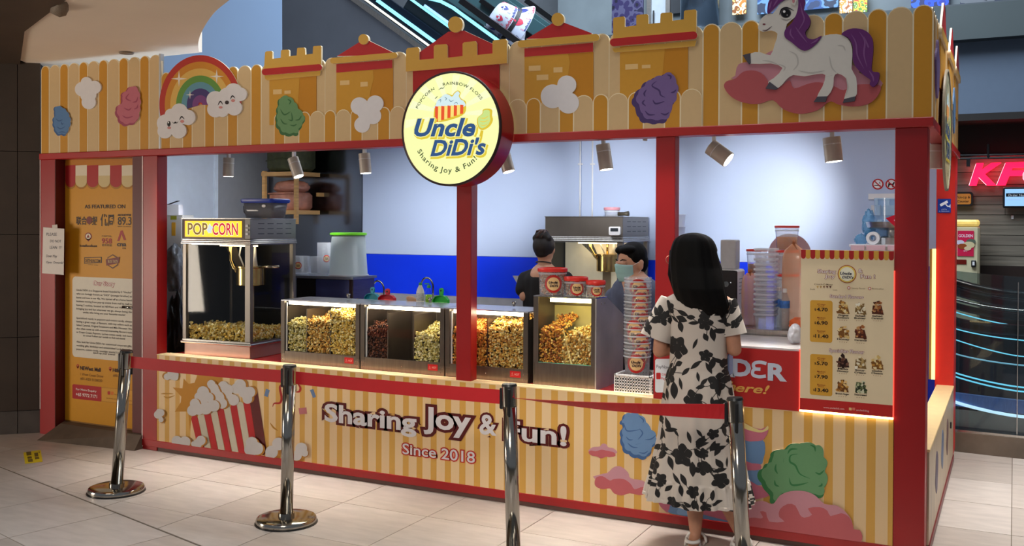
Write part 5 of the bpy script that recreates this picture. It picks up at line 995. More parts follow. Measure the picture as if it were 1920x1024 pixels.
# display cases -------------------------------------------------------
M_CASE = mat('case_steel', '#756B61', .34, .8, var=.12, scale=7, aniso=(10, 1, 1)); M_CASED = mat('case_post', '#5E564E', .4, .6, var=.1)
ZW = .716
def case(x0, x1, zt, label, comps, yf=.16, dep=.32, zr=.805, empty=()):
    t = thing('display_case', label, 'display case', ((x0+x1)/2, yf, ZW), 'steel popcorn display cases')
    MB().box((x0, yf, ZW), (x1, yf+.012, zr), bev=.002).build('front_rail', M_CASE, t)
    for x in (x0, x1-.032): MB().box((x, yf-.002, zr-.02), (x+.032, yf+.02, zt-.008)).build('post', M_CASED, t)
    MB().box((x0, yf+dep-.012, ZW), (x1, yf+dep, zt-.02)).build('back_panel', M_CASE, t); MB().box((x0, yf+.012, ZW), (x1, yf+dep-.012, ZW+.012)).build('floor_sheet', M_CASE, t)
    for x in (x0, x1-.006): MB().box((x, yf+.02, ZW+.012), (x+.006, yf+dep-.012, zt-.05)).build('side_sheet', M_CASE, t)
    MB().box((x0+.032, yf+.006, zr), (x1-.032, yf+.010, zt-.012)).build('front_pane', M_CLEAR, t)
    lp = MB(); lp.add([(x0, yf, zt), (x1, yf, zt), (x1, yf+dep, zt+.002), (x0, yf+dep, zt+.002), (x0, yf, zt-.008), (x1, yf, zt-.008), (x1, yf+dep, zt-.006), (x0, yf+dep, zt-.006)], [(0, 1, 2, 3), (7, 6, 5, 4), (4, 5, 1, 0), (5, 6, 2, 1), (6, 7, 3, 2), (7, 4, 0, 3)]); lp.build('lid', mat('lid_pale', '#C9CBD2', .25, .6), t)
    MB().tube([((x0+x1)/2+.1, yf+.2, zt+.012), ((x0+x1)/2+.1, yf+.2, zt+.045)], [.008, .016], 12).build('lid_knob', M_CHROME, t, True)
    MB().box((x0+.05, yf+.02, zt-.032), (x1-.04, yf+.045, zt-.010), bev=.003).build('lamp', mat('case_lamp', '#FFF3DC', .4, emit=26, ecol='#FFE9C4'), t)
    MB().box((x0+.034, yf+.012, zr), (x0+.046, yf+.016, zt-.02)).build('scale_strip', M_WHITE, t)
    for xd in comps[1:-1]: MB().box((xd-.003, yf+.018, zr-.06), (xd+.003, yf+dep-.02, zt-.06)).build('divider', M_CASE, t)
    for x in (x0+.012, x0+.028, x1-.014, x1-.03):
        for z in (ZW+.025, ZW+.055): MB().sphere((x, yf, z), (.004, .003, .004), n=8, m=5).build('rivet', M_CHROME, t, True)
    MB().sphere(((x0+x1)/2, yf, ZW+.045), (.005, .003, .005), n=8, m=5).build('rivet', M_CHROME, t, True)
    sx = x1-.125; MB().box((sx, yf-.0015, ZW+.035), (sx+.075, yf, ZW+.075)).build('warning_label', ink('#C01A22'), t)
    mb = MB(); txt(mb, '\u26a0 HOT', sx+.008, sx+.067, ZW+.048, ZW+.062, yf-.0022); mb.build('label_print', ink('#F0C8C0'), t)
    return t
def cx(px, y=640): return ony(px, y, .16)[0]
cases = [('display case with three bins of pale and golden popcorn beside the popcorn machine', 527, 674, [534, 572, 616, 664], [('greenish yellow popcorn in the first bin of the case by the machine', 609, PALG), ('golden popcorn in the middle bin of the case by the machine', 603, PALM), ('pale buttery popcorn piled high in the third bin by the machine', 591, PALY)]),
         ('display case with dark chocolate popcorn and an empty bin', 676, 833, [683, 724, 773, 820], [('dark chocolate popcorn in the bin beside the empty one', 616, PALK), None, ('pale yellow popcorn in the bin beside the slim red column', 627, PALG)]),
         ('display case partly hidden by the slim red column', 835, 990, [842, 911, 982], [('caramel popcorn behind the slim red column', 620, PALC), ('mixed golden popcorn in the wide bin beside the tall case', 615, PALM)])]
for lb, a0, a1, cs, fill in cases:
    case(cx(a0), cx(a1), 1.168, lb, [cx(c) for c in cs])
    for i, f in enumerate(fill):
        if not f: continue
        x0, x1 = cx(cs[i])+.006, cx(cs[i+1])-.006; zt_ = ony((cs[i]+cs[i+1])/2, f[1], .18)[2]
        if i == 0: x0 += .012
        popcorn('popcorn_heap', f[0], heap_pts(x0, x1, .182, .45, .735, zt_, .0185, .05), .0165, f[2])
# tall case
x0, x1 = ony(1000, 640, .14)[0], ony(1118, 640, .14)[0]; zt_, yf, yb = 1.268, .14, .60
t = thing('tall_display_case', 'tall steel popcorn warmer with two bins, buckets standing on top', 'display case', ((x0+x1)/2, yf, ZW))
MB().prism([(yf, ZW), (yb, ZW), (yb, 1.14), (yf+.17, zt_), (yf, zt_)], x0, x0+.008, 0, 'x').build('side_sheet', M_CASE, t); MB().prism([(yf, ZW), (yb, ZW), (yb, 1.14), (yf+.17, zt_), (yf, zt_)], x1-.008, x1, 0, 'x').build('side_sheet', mat('side_steel', '#A8A4A2', .45, .5, var=.2, scale=4), t)
zg = ony(1060, 683, .14)[2]; MB().box((x0+.008, yf, ZW), (x1-.008, yf+.01, zg), bev=.002).build('front_panel', M_CASE, t)
for x in (x0+.008, x1-.034): MB().box((x, yf, zg), (x+.026, yf+.01, zt_)).build('post', M_CASE, t)
MB().box((x0, yf, zt_), (x1, yf+.18, zt_+.006)).build('top_sheet', M_STEELH, t); MB().box((x0+.034, yf+.004, zg), (x1-.034, yf+.008, zt_-.01)).build('front_pane', M_CLEAR, t); MB().box((x0+.034, yf+.002, zg-.006), (x1-.034, yf+.012, zg+.002)).build('pane_edge', mat('pane_edge_green', '#5FC9A8', .3), t)
MB().prism([(yf+.17, zt_), (yb, 1.14), (yb, 1.134), (yf+.17, zt_-.006)], x0+.008, x1-.008, 0, 'x').build('roof_slope', mat('case_back_olive', '#C2B784', .4, .1), t); MB().box((x0+.008, yf+.30, ZW), (x1-.008, yf+.31, 1.195)).build('back_sheet', mat('case_back_olive', '#C2B784', .4, .1), t); MB().box((x0+.1, yf+.03, zt_-.03), (x1-.05, yf+.06, zt_-.008)).build('lamp', mat('case_lamp_yellow', '#FFF0B0', .4, emit=24, ecol='#FFEFA8'), t)
xm = ony(1054, 640, .16)[0]; MB().box((xm-.002, yf+.02, zg-.05), (xm+.002, yf+.29, 1.06)).build('divider', M_CLEAR, t)
for q in (1128, 1134): p = onx(q, 573, x1); MB().sphere((x1, p[1], 1.235), (.003, .006, .008), n=8, m=6).build('rivet', M_CHROME, t, True)
popcorn('popcorn_heap', 'caramel popcorn heaped in the first bin of the tall case', heap_pts(x0+.036, xm-.004, yf+.016, .42, zg-.03, ony(1030, 622, .16)[2], .0185, .07), .0168, PALC+('#8A4A1C',))
popcorn('popcorn_heap', 'golden popcorn in the second bin of the tall case', heap_pts(xm+.004, x1-.036, yf+.016, .42, zg-.03, ony(1085, 634, .16)[2], .0185, .05), .0168, PALM)
p0, p1 = ony(1056, 618, .152), ony(1072, 684, .152); tag(MB().tube([p0, p1], [.004, .0075], 8).build('scoop_stick', mat('stick_wood', '#E6CE84', .6)), 'pale wooden stick leaning inside the tall popcorn case', 'stick')
# buckets -----------------------------------------------------------------
M_LABR, M_LABC = ink('#C8261E'), ink('#F2C98A')
def bucket_label(mb_par, rfun, z, ang, rad, t, flip=1):
    """round paper label wrapped on a bucket"""
    for nm, r_, m, off in (('label', rad, M_LABR, .0008), ('label_centre', rad*.74, M_LABC, .0014)):
        mb = MB(); P = []
        for i in range(24):
            a_ = 2*PI*i/24; u, w = r_*math.cos(a_), r_*math.sin(a_); R0 = rfun(z+w)+off; th = ang+u/R0; P.append((R0*math.cos(th), R0*math.sin(th), z+w))
        P.append(((rfun(z)+off)*math.cos(ang), (rfun(z)+off)*math.sin(ang), z)); mb.add(P, [(i, (i+1) % 24, 24) for i in range(24)]); o = mb.build(nm, m, t, local=True)
    mb = MB()
    def fn(u, w): R0 = rfun(z+w)+.002; th = ang+u/R0; return (R0*math.cos(th), R0*math.sin(th), z+w)
    txt(mb, 'Uncle', -rad*.52, rad*.45, rad*.04, rad*.30, 0, fn=fn, off=.04, shear=.2); txt(mb, "DiDi's", -rad*.4, rad*.52, -rad*.34, -rad*.08, 0, fn=fn, off=.04, shear=.2); mb.build('label_lettering', ink('#2A1A1C'), t, local=True)
VIEW = math.atan2(-1.0, .55)
def bucket(label, loc, rb, rt, h, lid=None, lab=None, group=None, cat='bucket', name='bucket', body=None, up=True):
    t = thing(name, label, cat, loc, group); rf = lambda z: rb+(rt-rb)*max(0, min(1, z/h))
    MB().lathe([(rb*.9, 0), (rb, .003), (rt, h-.012), (rt*1.05, h-.012), (rt*1.05, h), (rt*.985, h), (rb*.975, .006), (rb*.5, .005)], (0, 0, 0), 32, cap=False).build('body', body or M_BUCK, t, True, local=True)
    MB().lathe([(rt*1.0, h-.03), (rt*1.03, h-.028), (rt*1.03, h-.022), (rt*1.0, h-.020)], (0, 0, 0), 32, cap=False).build('rim', glass('bucket_rim', (.8, .85, .9), .45, (.9, .94, 1)), t, True, local=True)
    if lid: MB().lathe([(rt*1.06, h-.014), (rt*1.09, h-.010), (rt*1.09, h+.006), (rt*1.03, h+.010), (rt*.98, h+.004), (.001, h+.004)], (0, 0, 0), 32).build('lid', lid, t, 'auto', local=True)
    if lab: bucket_label(None, rf, lab[0], lab[1], lab[2], t)
    return t
M_LIDR = mat('lid_red', '#E8382E', .35, var=.03)
def on_top(px0, px1, yt, yb_, Y):
    a_, b_ = ony(px0, yb_, Y), ony(px1, yb_, Y); k = .935; return (a_[0]+b_[0])/2, abs(b_[0]-a_[0])*k/2, ony((px0+px1)/2, yt, Y)[2]
for px0, px1, yt, sz, lb in ((1008, 1064, 505, 0, 'largest red lidded bucket of popcorn on the tall case'), (1057, 1103, 522, 1, 'middle red lidded bucket of popcorn on the tall case'), (1098, 1136, 529, 2, 'smallest red lidded tub of popcorn on the tall case')):
    X_, r_, z_ = on_top(px0, px1, yt, 556, .225); r_ *= .93; zb_ = zt_+.007; h_ = z_-zb_
    t = bucket(lb, (X_, .225, zb_), r_*.90, r_*.97, h_, M_LIDR, (h_*.46, VIEW, r_*.62), 'red lidded popcorn buckets')
    P = []
    for k in range(240):
        a_ = random.random()*2*PI; zz = random.uniform(.01, h_*.86); rr = (r_*.88-.010)*(1 if random.random() < .8 else random.random()); P.append((X_+rr*math.cos(a_), .225+rr*math.sin(a_), zb_+zz))
    popcorn('popcorn_fill', 'popcorn filling the '+('largest', 'middle', 'smallest')[sz]+' red lidded bucket', P, .0115, ('#F2E2C0', '#E9C79A', '#F7EFD8', '#D98A6A', '#E8A05A'))
xa, xb = ony(1165.5, 620, .22)[0], ony(1222, 620, .22)[0]; bxc = (xa+xb)/2; rr_ = (xb-xa)/2*.86
z_lo, z_hi = ony(1190, 707, .22)[2], ony(1195, 520, .22)[2]; n_b = 12; stp = (z_hi-z_lo-.15)/(n_b-1)
for k in range(n_b):
    an = VIEW+(-.25, .1, .45, .15, -.3, -.45, .35, .05, .1, .1, .2, -.1)[k]*1.0
    bucket('clear stacked popcorn bucket with red label, '+('bottom one', 'second from the bottom', 'third from the bottom', 'fourth from the bottom', 'fifth from the bottom', 'sixth from the bottom', 'sixth from the top', 'fifth from the top', 'fourth from the top', 'third from the top', 'second from the top', 'topmost')[k], (bxc, .235, z_lo+k*stp), rr_*.86, rr_*.98, .15, None, (.088, an, .056), 'nested clear buckets in the basket')
def basket(label, x0, x1, y0, y1, z0, z1):
    t = thing('plastic_basket', label, 'basket', ((x0+x1)/2, (y0+y1)/2, z0), 'white perforated baskets'); m = M_WHITE; fl_ = .012
    MB().box((x0+fl_, y0+fl_, z0), (x1-fl_, y1-fl_, z0+.004)).build('bottom', m, t)
    for a_, b_, c_, d_ in ((x0, y0, x1, y0+.012), (x0, y1-.012, x1, y1), (x0, y0, x0+.012, y1), (x1-.012, y0, x1, y1)): MB().box((a_, b_, z1-.012), (c_, d_, z1), bev=.002).build('rim', m, t)
    for side in range(4):
        mb = MB(); n_ = 13 if side < 2 else 10
        for i in range(n_+1):
            u = i/n_; wdt = .0052 if 0 < i < n_ else .008
            if side < 2: X = x0+fl_*.6+(x1-x0-fl_*1.2)*u; Yy = y0+.004 if side == 0 else y1-.007; mb.box((X-wdt, Yy, z0), (X+wdt, Yy+.003, z1-.008))
            else: Yy = y0+.006+(y1-y0-.012)*u; X = x0+.004 if side == 2 else x1-.007; mb.box((X, Yy-wdt, z0), (X+.003, Yy+wdt, z1-.008))
        for i in range(7):
            z = z0+(z1-z0-.01)*i/6
            if side < 2: Yy = y0+.004 if side == 0 else y1-.007; mb.box((x0+.005, Yy, z-.0045), (x1-.005, Yy+.003, z+.0045))
            else: X = x0+.004 if side == 2 else x1-.007; mb.box((X, y0+.005, z-.003), (X+.003, y1-.005, z+.003))
        mb.build('lattice_side', m, t, kind='stuff')
bz1 = ony(1180, 703, .11)[2]; basket('white perforated basket under the stack of clear buckets', ony(1151, 720, .11)[0], ony(1206, 720, .11)[0]+.045, .11, .36, ZW+.002, bz1)
basket('white perforated basket half hidden behind the red column', ony(1220, 720, .11)[0], ony(1262, 720, .11)[0]-.0, .11, .36, ZW+.002, bz1)
# popcorn machines ---------------------------------------------------------
def machine(label, loc, rz, w, d, zb, zg, zc, zt, sign):
    """local frame: front left bottom corner at the origin, x along the front, y to the back"""
    t = thing('popcorn_machine', label, 'popcorn machine', loc, None); t.rotation_euler.z = rz; b = lambda nm, mb, m, **k: mb.build(nm, m, t, local=True, **k)
    b('base', MB().box((.01, .01, 0), (w-.01, d, zb-.03), bev=.004), mat('machine_base_steel', '#B79A90', .35, .6, var=.05)); b('tray_edge', MB().box((-.012, -.012, zb-.03), (w+.012, d+.01, zb-.012), bev=.005), M_STEELH); b('tray', MB().box((0, 0, zb-.012), (w, d, zb)), M_STEELH)
    for i, (x, y) in enumerate(((0, 0), (w-.05, 0), (0, d-.035), (w-.035, d-.035))): b('post', MB().box((x, y, zb), (x+(.05 if i == 1 else .035), y+.035, zg), bev=.003), mat('machine_post', '#8E8881', .35, .75, var=.05))
    b('front_pane', MB().box((.035, .012, zb), (w-.05, .016, zg)), M_CLEAR); b('side_pane', MB().box((w-.018, .035, zb), (w-.014, d-.035, zg)), M_CLEAR); b('side_pane', MB().box((.014, .035, zb), (.018, d-.035, zg)), mat('dark_backing', '#17191D', .45, .0, var=.3, scale=4)); b('back_pane', MB().box((.035, d-.018, zb), (w-.035, d-.014, zg)), mat('dark_backing', '#17191D', .45, .0, var=.3, scale=4))  # opaque dark left and back sheets imitate the dark seen through the glass
    for k in range(3): b('cornice', MB().box((-.010+.004*k, -.010+.004*k, zg+k*(zc-zg)/3), (w+.010-.004*k, d+.005, zg+(k+.86)*(zc-zg)/3), bev=.003), M_STEELH)
    b('top_box', MB().box((0, 0, zc), (w, d, zt), bev=.003), mat('machine_top', '#8C8680', .32, .9, var=.08, scale=5)); b('ceiling_sheet', MB().box((.03, .03, zg-.006), (w-.03, d-.03, zg)), M_STEELH)
    b('roof_sheet', MB().box((-.004, -.004, zt), (w+.004, d+.004, zt+.004)), M_STEELH)
    for r in range(3):
        for c in range(4): b('vent_slot', MB().box((w, d*.16+c*d*.2, zc+(zt-zc)*(.25+.25*r)), (w+.001, d*.16+c*d*.2+d*.13, zc+(zt-zc)*(.25+.25*r)+.005)), M_BLACK)
    # kettle on its hanger
    kx, ky, kz = w*.66, d*.5, zb+(zg-zb)*.60; brass = mat('kettle_brass', '#D8B978', .22, 1., var=.1)
    b('kettle', MB().lathe([(.105, -.03), (.11, -.025), (.11, .10), (.117, .105), (.117, .115), (.0, .12)], (kx, ky, kz), 28), brass, smooth='auto')
    b('hanger_rod', MB().tube([(kx-.02, ky, kz+.11), (kx-.02, ky, zg)], .010), brass, smooth=True); b('stirrer', MB().tube([(kx+.04, ky, kz+.11), (kx+.04, ky, kz+.19), (kx+.04, ky, zg)], [.022, .012, .008]), M_WHITE, smooth=True)
    b('tilt_arm', MB().tube([(kx-.16, ky-.04, zg), (kx-.15, ky-.05, kz+.16), (kx-.11, ky-.06, kz+.10), (kx-.08, ky-.06, kz+.07)], .013), brass, smooth=True); b('tilt_handle', MB().tube([(kx+.08, ky-.03, kz+.11), (kx+.30, ky-.05, kz+.12)], .010), M_CHROME, smooth=True); b('support_panel', MB().box((kx-.07, ky+.02, zb), (kx-.0, ky+.04, kz)), mat('support_tan', '#A99A82', .5, .3))
    b('drop_panel', MB().prism([(kx-.30, zg), (kx-.18, zg), (kx-.12, kz+.10), (kx-.16, kz+.10)], ky+.05, ky+.04, 0, 'y'), mat('drop_dark', '#4A4036', .5)); b('cable', MB().tube([(kx-.05, ky-.05, zg), (kx-.06, ky-.06, kz+.2), (kx-.02, ky-.06, kz+.12)], .006), M_WHITE, smooth=True)
    lp = b('lamp', MB().box((w*.3, d*.35, zg-.02), (w*.8, d*.45, zg-.007)), mat('machine_lamp', '#FFF2D0', .4, emit=5, ecol='#FFE6B0'))
    if sign:
        b('sign_surround', MB().box((0, -.002, zc+.004), (w-.045, 0, zt-.004)), mat('sign_surround_brown', '#4A3424', .4)); x0, x1, z0, z1 = .028, w-.075, zc+.014, zt-.016
        b('sign_panel', MB().box((x0, -.005, z0), (x1, -.002, z1)), mat('machine_sign_yellow', '#FFC81E', .4, emit=1.35, ecol='#FFB40A', var=.25, scale=5))
        xm_ = x0+(x1-x0)*.44
        for s_, a_, c_, h in (('POP', x0+.03, xm_-.02, '#FFD93A'), ('CORN', xm_+.03, x1-.035, '#D8203A')):
            for l, o_, hh in ((1, .045, '#F4F0DC'), (2, .014, '#8A6A1E' if s_ == 'POP' else h)): mb = MB(); txt(mb, s_, a_, c_, z0+.018, z1-.016, -.005-l*.0007, off=o_, ref=s_); b('sign_lettering' if l == 2 else 'sign_lettering_edge', mb, ink(hh, .9))
        mb = MB(); P = [(xm_+.006+.024*(1+.3*math.sin(4*u))*math.cos(u), -.0075, (z0+z1)/2+.034*(1+.2*math.sin(5*u))*math.sin(u)) for u in np.linspace(0, 2*PI, 28)[:-1]]; mb.flat(P); b('sign_kernel', mb, ink('#D6E8F0', .9))
        b('corner_plate', MB().box((w-.045, -.004, zc+.003), (w, 0, zt-.003)), mat('plate_grey', '#7E7B78', .4, .5))
        for k in range(3): b('rocker_switch', MB().box((w-.035, -.012, zc+(zt-zc)*(.2+.2*k)), (w-.012, -.004, zc+(zt-zc)*(.2+.2*k)+.018), bev=.002), M_WHITE)
    return t
q0, q1 = np.array((-5.60, .135, ZW)), np.array((-4.966, .170, ZW)); rz1 = math.atan2(q1[1]-q0[1], q1[0]-q0[0]); w1 = np.linalg.norm(q1-q0)
zt1 = 1.745-ZW; zc1 = ony(470, 449, .17)[2]-ZW; zg1 = ony(470, 459, .17)[2]-ZW; zb1 = ony(469, 646, .17)[2]-ZW
machine('front popcorn machine with a lit yellow POPCORN sign and brass kettle', q0, rz1, w1, .55, zb1+.012, zg1, zc1, zt1, True)
def loc2w(o, rz, p): c, s = math.cos(rz), math.sin(rz); return (o[0]+c*p[0]-s*p[1], o[1]+s*p[0]+c*p[1], o[2]+p[2])
P = [loc2w(q0, rz1, p) for p in heap_pts(.04, w1-.03, .03, .46, zb1+.02, zb1+.105, .0225, -.03, .012)]
P += [loc2w(q0, rz1, (w1-.035-random.random()*.02, random.uniform(.04, .45), zb1+.02+random.random()*.075)) for k in range(160)]
popcorn('popcorn_heap', 'fresh yellow popcorn on the floor of the front popcorn machine', P, .0205, PALY)
yq = 2.05; zc2 = ony(1122, 444, yq)[2]; mx0, mx1 = ony(1022, 420, yq)[0], ony(1168, 420, yq)[0]; d2 = min(.62, onx(1222, 420, mx1)[1]-yq)
m2 = machine('back popcorn machine of plain steel with a white timer, behind the masked vendor', (mx0, yq, .901), 0, mx1-mx0, d2, .12, ony(1122, 454, yq)[2]-.9, zc2-.9, ony(1122, 407, yq)[2]-.9, False)
MB().box((.03, .35, .12), (mx1-mx0-.03, .37, ony(1122, 454, yq)[2]-.9-.01)).build('lit_back', mat('machine_lit_back', '#F0E6CC', .5, emit=.25), m2, local=True)
tm = thing('kitchen_timer', 'small white digital timer stuck on the back popcorn machine', 'timer', ony(1153, 441, yq-.01)); a_ = ony(1142, 441, yq-.02); b_ = ony(1163, 425, yq-.02)
MB().prism(rrect(a_[0], a_[2], b_[0], b_[2], .012), yq-.005, yq-.028, 0, 'y').build('body', M_WHITE, tm); MB().box((a_[0]+.015, yq-.030, a_[2]+.03), (b_[0]-.015, yq-.028, b_[2]-.012)).build('display', ink('#2C3238'), tm)
# back counter, sink taps, cabinet
zbk = ony(780, 566, 2.2)[2]
bc = thing('back_counter', 'stainless steel back counter along the blue wall', 'counter', (-4, 2.4, 0)); MB().box((-5.75, 2.15, .86), (-1.3, 2.735, .90), bev=.004).build('worktop', M_STEELH, bc); MB().box((-5.70, 2.2, 0), (-1.35, 2.72, .86)).build('cabinet_body', M_STEEL, bc); MB().box((ony(683, 555, 2.72)[0], 2.70, .90), (ony(1000, 555, 2.72)[0], 2.736, ony(760, 551, 2.72)[2])).build('splashback', mat('splash_grey', '#B5B4B8', .35, .4), bc)
def tap(label, px, py, Y, s):
    b0 = ony(px, py+38, Y); t = thing('sink_tap', label, 'tap', (b0[0], Y, .90), 'chrome sink taps'); z1 = ony(px, py, Y)[2]
    P = [(b0[0], Y, .90), (b0[0], Y, z1-.08)]+[(b0[0]-s*.06*(1-math.cos(u)), Y-.02*math.sin(u/2), z1-.08+.08*math.sin(u)) for u in np.linspace(.2, PI*.95, 9)]
    MB().tube(P, .009, 10).build('spout', M_CHROME, t, True); MB().tube([P[-1], (P[-1][0], P[-1][1], P[-1][2]-.025)], .015, 10).build('nozzle', M_CHROME, t, True); MB().lathe([(.03, 0), (.03, .02), (.018, .03)], (b0[0], Y, .90), 16).build('foot', M_CHROME, t, True)
tap('curved chrome tap behind the teal and red scoops', 720, 527, 2.45, 1); tap('curved chrome tap behind the white bottle', 812, 521, 2.45, 1)
# steel chest with buckets
ya = 1.05; cz_ = ony(640, 519, ya)[2]
ch = thing('steel_chest', 'steel chest with a bluish mirror front carrying clear buckets', 'chest', (ony(610, 540, ya)[0], ya, 0)); c0, c1 = ony(556, 540, ya)[0], ony(661, 540, ya)[0]
MB().box((c0, ya+.01, 0), (c1, ya+.30, cz_-.02)).build('body', M_STEEL, ch); MB().box((c0-.01, ya-.01, cz_-.02), (c1+.01, ya+.32, cz_)).build('top', mat('chest_top', '#9AA3B5', .3, .6), ch); MB().box((ony(592, 540, ya)[0], ya, .6), (c1-.03, ya+.01, cz_-.025)).build('front_panel', mat('chest_front_blue', '#5E68A8', .2, .75, var=.35, scale=3), ch); MB().box((c0, ya, .6), (ony(591, 540, ya)[0], ya+.01, cz_-.025)).build('dark_panel', M_BLACK, ch); MB().box((c1-.03, ya-.004, .5), (c1-.008, ya+.01, cz_-.02)).build('dark_edge', mat('edge_maroon', '#2A1014', .5), ch)
def invb(label, px0, px1, yt, yb_, Y, lab=False, lid=None, group='clear empty buckets', flare=1.12, body=None):
    a_, b_ = ony(px0, yb_, Y), ony(px1, yb_, Y); r_ = (b_[0]-a_[0])/2*.9; z0 = cz_+.001; h = max(.05, ony((px0+px1)/2, yt, Y)[2]-z0); t = thing('clear_bucket', label, 'bucket', ((a_[0]+b_[0])/2, Y, z0), group)
    MB().lathe([(r_*1.04, 0), (r_*1.04, .012), (r_, .014), (r_/flare, h), (r_/flare*.96, h), (r_*.97, .01)], (0, 0, 0), 28, cap=False).build('body', body or M_BUCK, t, True, local=True); MB().lathe([(.001, h-.003), (r_/flare*.97, h-.003), (r_/flare*.97, h)], (0, 0, 0), 28, cap=False).build('bottom', body or M_BUCK, t, local=True)
    MB().lathe([(r_*1.05, .001), (r_*1.06, .012), (r_*1.03, .014)], (0, 0, 0), 28, cap=False).build('rim', glass('bucket_rim', (.8, .85, .9), .45, (.9, .94, 1)), t, True, local=True)
    if lab: bucket_label(None, lambda z: r_+(r_/flare-r_)*z/h, h*.5, VIEW+.2, .03, t)
    return t
invb('clear upturned bucket with red label beside the machine post', 537, 580, 480, 519, ya+.12, True); invb('clear upturned bucket on the steel chest, between two others', 581, 622, 481, 520, ya+.12); invb('small clear tub standing behind the upturned buckets', 597, 626, 455, 500, ya+.25, True, flare=.95)
M_MILK = glass('milky_bucket', (.80, .88, .90), .50, (.72, .82, .84))
bg = invb('big upturned milky bucket with a lime green base on the steel chest', 621, 686, 440, 520, ya+.14, body=M_MILK, flare=1.16); zz_ = ony(653, 441, ya+.14)[2]-cz_; rl = (ony(684, 440, ya+.14)[0]-ony(625, 440, ya+.14)[0])/2*.95
MB().lathe([(rl*.9, zz_-.004), (rl, zz_), (rl, zz_+.016), (rl*.9, zz_+.020), (.001, zz_+.020)], (0, 0, 0), 28).build('green_lid', mat('lid_green', '#74D22A', .4), bg, 'auto', local=True)
# scoops and bottles on the rear ledge of the cases
zl = ony(790, 569, .56)[2]; sh = thing('rear_shelf', 'narrow steel shelf behind the display cases', 'shelf', (-3.6, .56, ZW)); MB().box((ony(676, 560, .56)[0], .50, zl-.012), (ony(900, 560, .56)[0], .63, zl)).build('shelf_board', M_STEELH, sh)
for xx in (680, 780, 880): X = ony(xx, 560, .56)[0]; MB().box((X, .60, ZW), (X+.015, .615, zl-.012)).build('leg', M_STEEL, sh)
def scoop(label, px0, px1, yt, yb_, h, lean):
    Y = .56; a_, b_ = ony(px0, yb_, Y)[0], ony(px1, yb_, Y)[0]; c = (a_+b_)/2; w = b_-a_; z1 = ony((px0+px1)/2, yt, Y)[2]; H = z1-zl; m = mat('scoop_'+h[1:], h, .35, var=.03); t = thing('plastic_scoop', label, 'scoop', (c, Y, zl), 'plastic dustpan scoops')
    pan = [(c-w*.5, zl), (c+w*.5, zl), (c+w*.5, zl+H*.30), (c+w*.33, zl+H*.50), (c+w*.12, zl+H*.56), (c-w*.12, zl+H*.56), (c-w*.33, zl+H*.50), (c-w*.5, zl+H*.30)]
    MB().prism(pan, Y, Y-.004, 0, 'y').build('pan', m, t); mb = MB(); R = []
    for p in [pan[1]]+pan[2:]+[pan[0]]: R.append([(p[0], Y-.004, p[1]), (p[0], Y-.03, p[1]), (c+(p[0]-c)*.94, Y-.03, zl+(p[1]-zl)*.95), (c+(p[0]-c)*.94, Y-.004, zl+(p[1]-zl)*.95)])
    MB().rings(R).build('wall', m, t)
    hw = w*.11; MB().prism([(c-hw*.8, zl+H*.5), (c+hw*.8, zl+H*.5)]+[(c+lean+hw*1.2*math.cos(u), z1-hw*1.2+hw*1.2*math.sin(u)) for u in np.linspace(0, PI, 9)], Y-.002, Y-.016, 0, 'y').build('handle', m, t, 'auto'); MB().lathe([(hw*.45, 0), (hw*.45, .002)], (0, 0, 0), 12).build('hang_hole', M_BLACK, t, local=True).matrix_local = Matrix.Translation((lean, -.0165, z1-zl-hw*1.4)) @ Matrix.Rotation(PI/2, 4, 'X')
scoop('teal plastic scoop behind the display case', 687, 713, 538, 569, '#1FA0B8', 0); scoop('red plastic scoop between the teal scoop and the white bottle', 713, 743, 541, 569, '#D81F35', 0); scoop('bright green plastic scoop beside the slim red column', 815, 843, 540, 571, '#2FBF45', 0)
def bottle(label, px, yt, yb_, Y, prof, m, capm, name='bottle', z0=None, extra=None, sy=.8, group=None):
    X = ony(px, yb_, Y)[0]; z0 = zl if z0 is None else z0; h = ony(px, yt, Y)[2]-z0; t = thing(name, label, 'bottle', (X, Y, z0), group); MB().lathe([(r, z*h) for r, z in prof], (0, 0, 0), 24, sy=sy).build('body', m, t, 'auto', local=True); k = prof[-1]
    MB().lathe([(k[0]*1.15, k[1]*h), (k[0]*1.15, h*.99), (k[0]*.8, h)], (0, 0, 0), 16).build('cap', capm, t, 'auto', local=True)
    if extra: extra(t, h)
    return t
def det(t, h): MB().lathe([(.0308, .12*h), (.0308, .5*h)], (0, 0, 0), 24, cap=False, sy=.8).build('label', mat('label_greywhite', '#C9CED2', .5, var=.25, scale=90), t, True, local=True)
bottle('white detergent bottle with green cap behind the case', 788, 530, 569, .56, [(.028, 0), (.030, .02), (.030, .55), (.024, .68), (.016, .80), (.010, .88)], M_WHITE, mat('cap_green', '#1E9A6A', .4), extra=det)
def pump(t, h): MB().tube([(0, 0, h*.98), (0, 0, h*1.08), (-.028, -.01, h*1.08)], .004, 8).build('pump', mat('pump_green', '#3FAE52', .4), t, True, local=True); MB().lathe([(.0255, .04*h), (.0255, .5*h)], (0, 0, 0), 24, cap=True, sy=.8).build('soap', mat('soap_green', '#9AD23A', .3), t, True, local=True)
bottle('clear pump bottle of green soap beside the white bottle', 804, 535, 569, .56, [(.026, 0), (.028, .02), (.028, .6), (.020, .75), (.012, .86)], M_CLEAR, mat('pump_green', '#3FAE52', .4), extra=pump)
tag(MB().sphere(np.array((ony(772, 562, .56)[0], .56, zl+.024)), (.045, .03, .024), rot=Matrix.Rotation(.35, 3, 'Y')).build('lump', mat('lump_beige', '#D9AE8C', .7, bump=.2, scale=50), None, True), 'rounded beige object lying beside the white detergent bottle', 'lump')  # plain lump for an unidentified beige shape
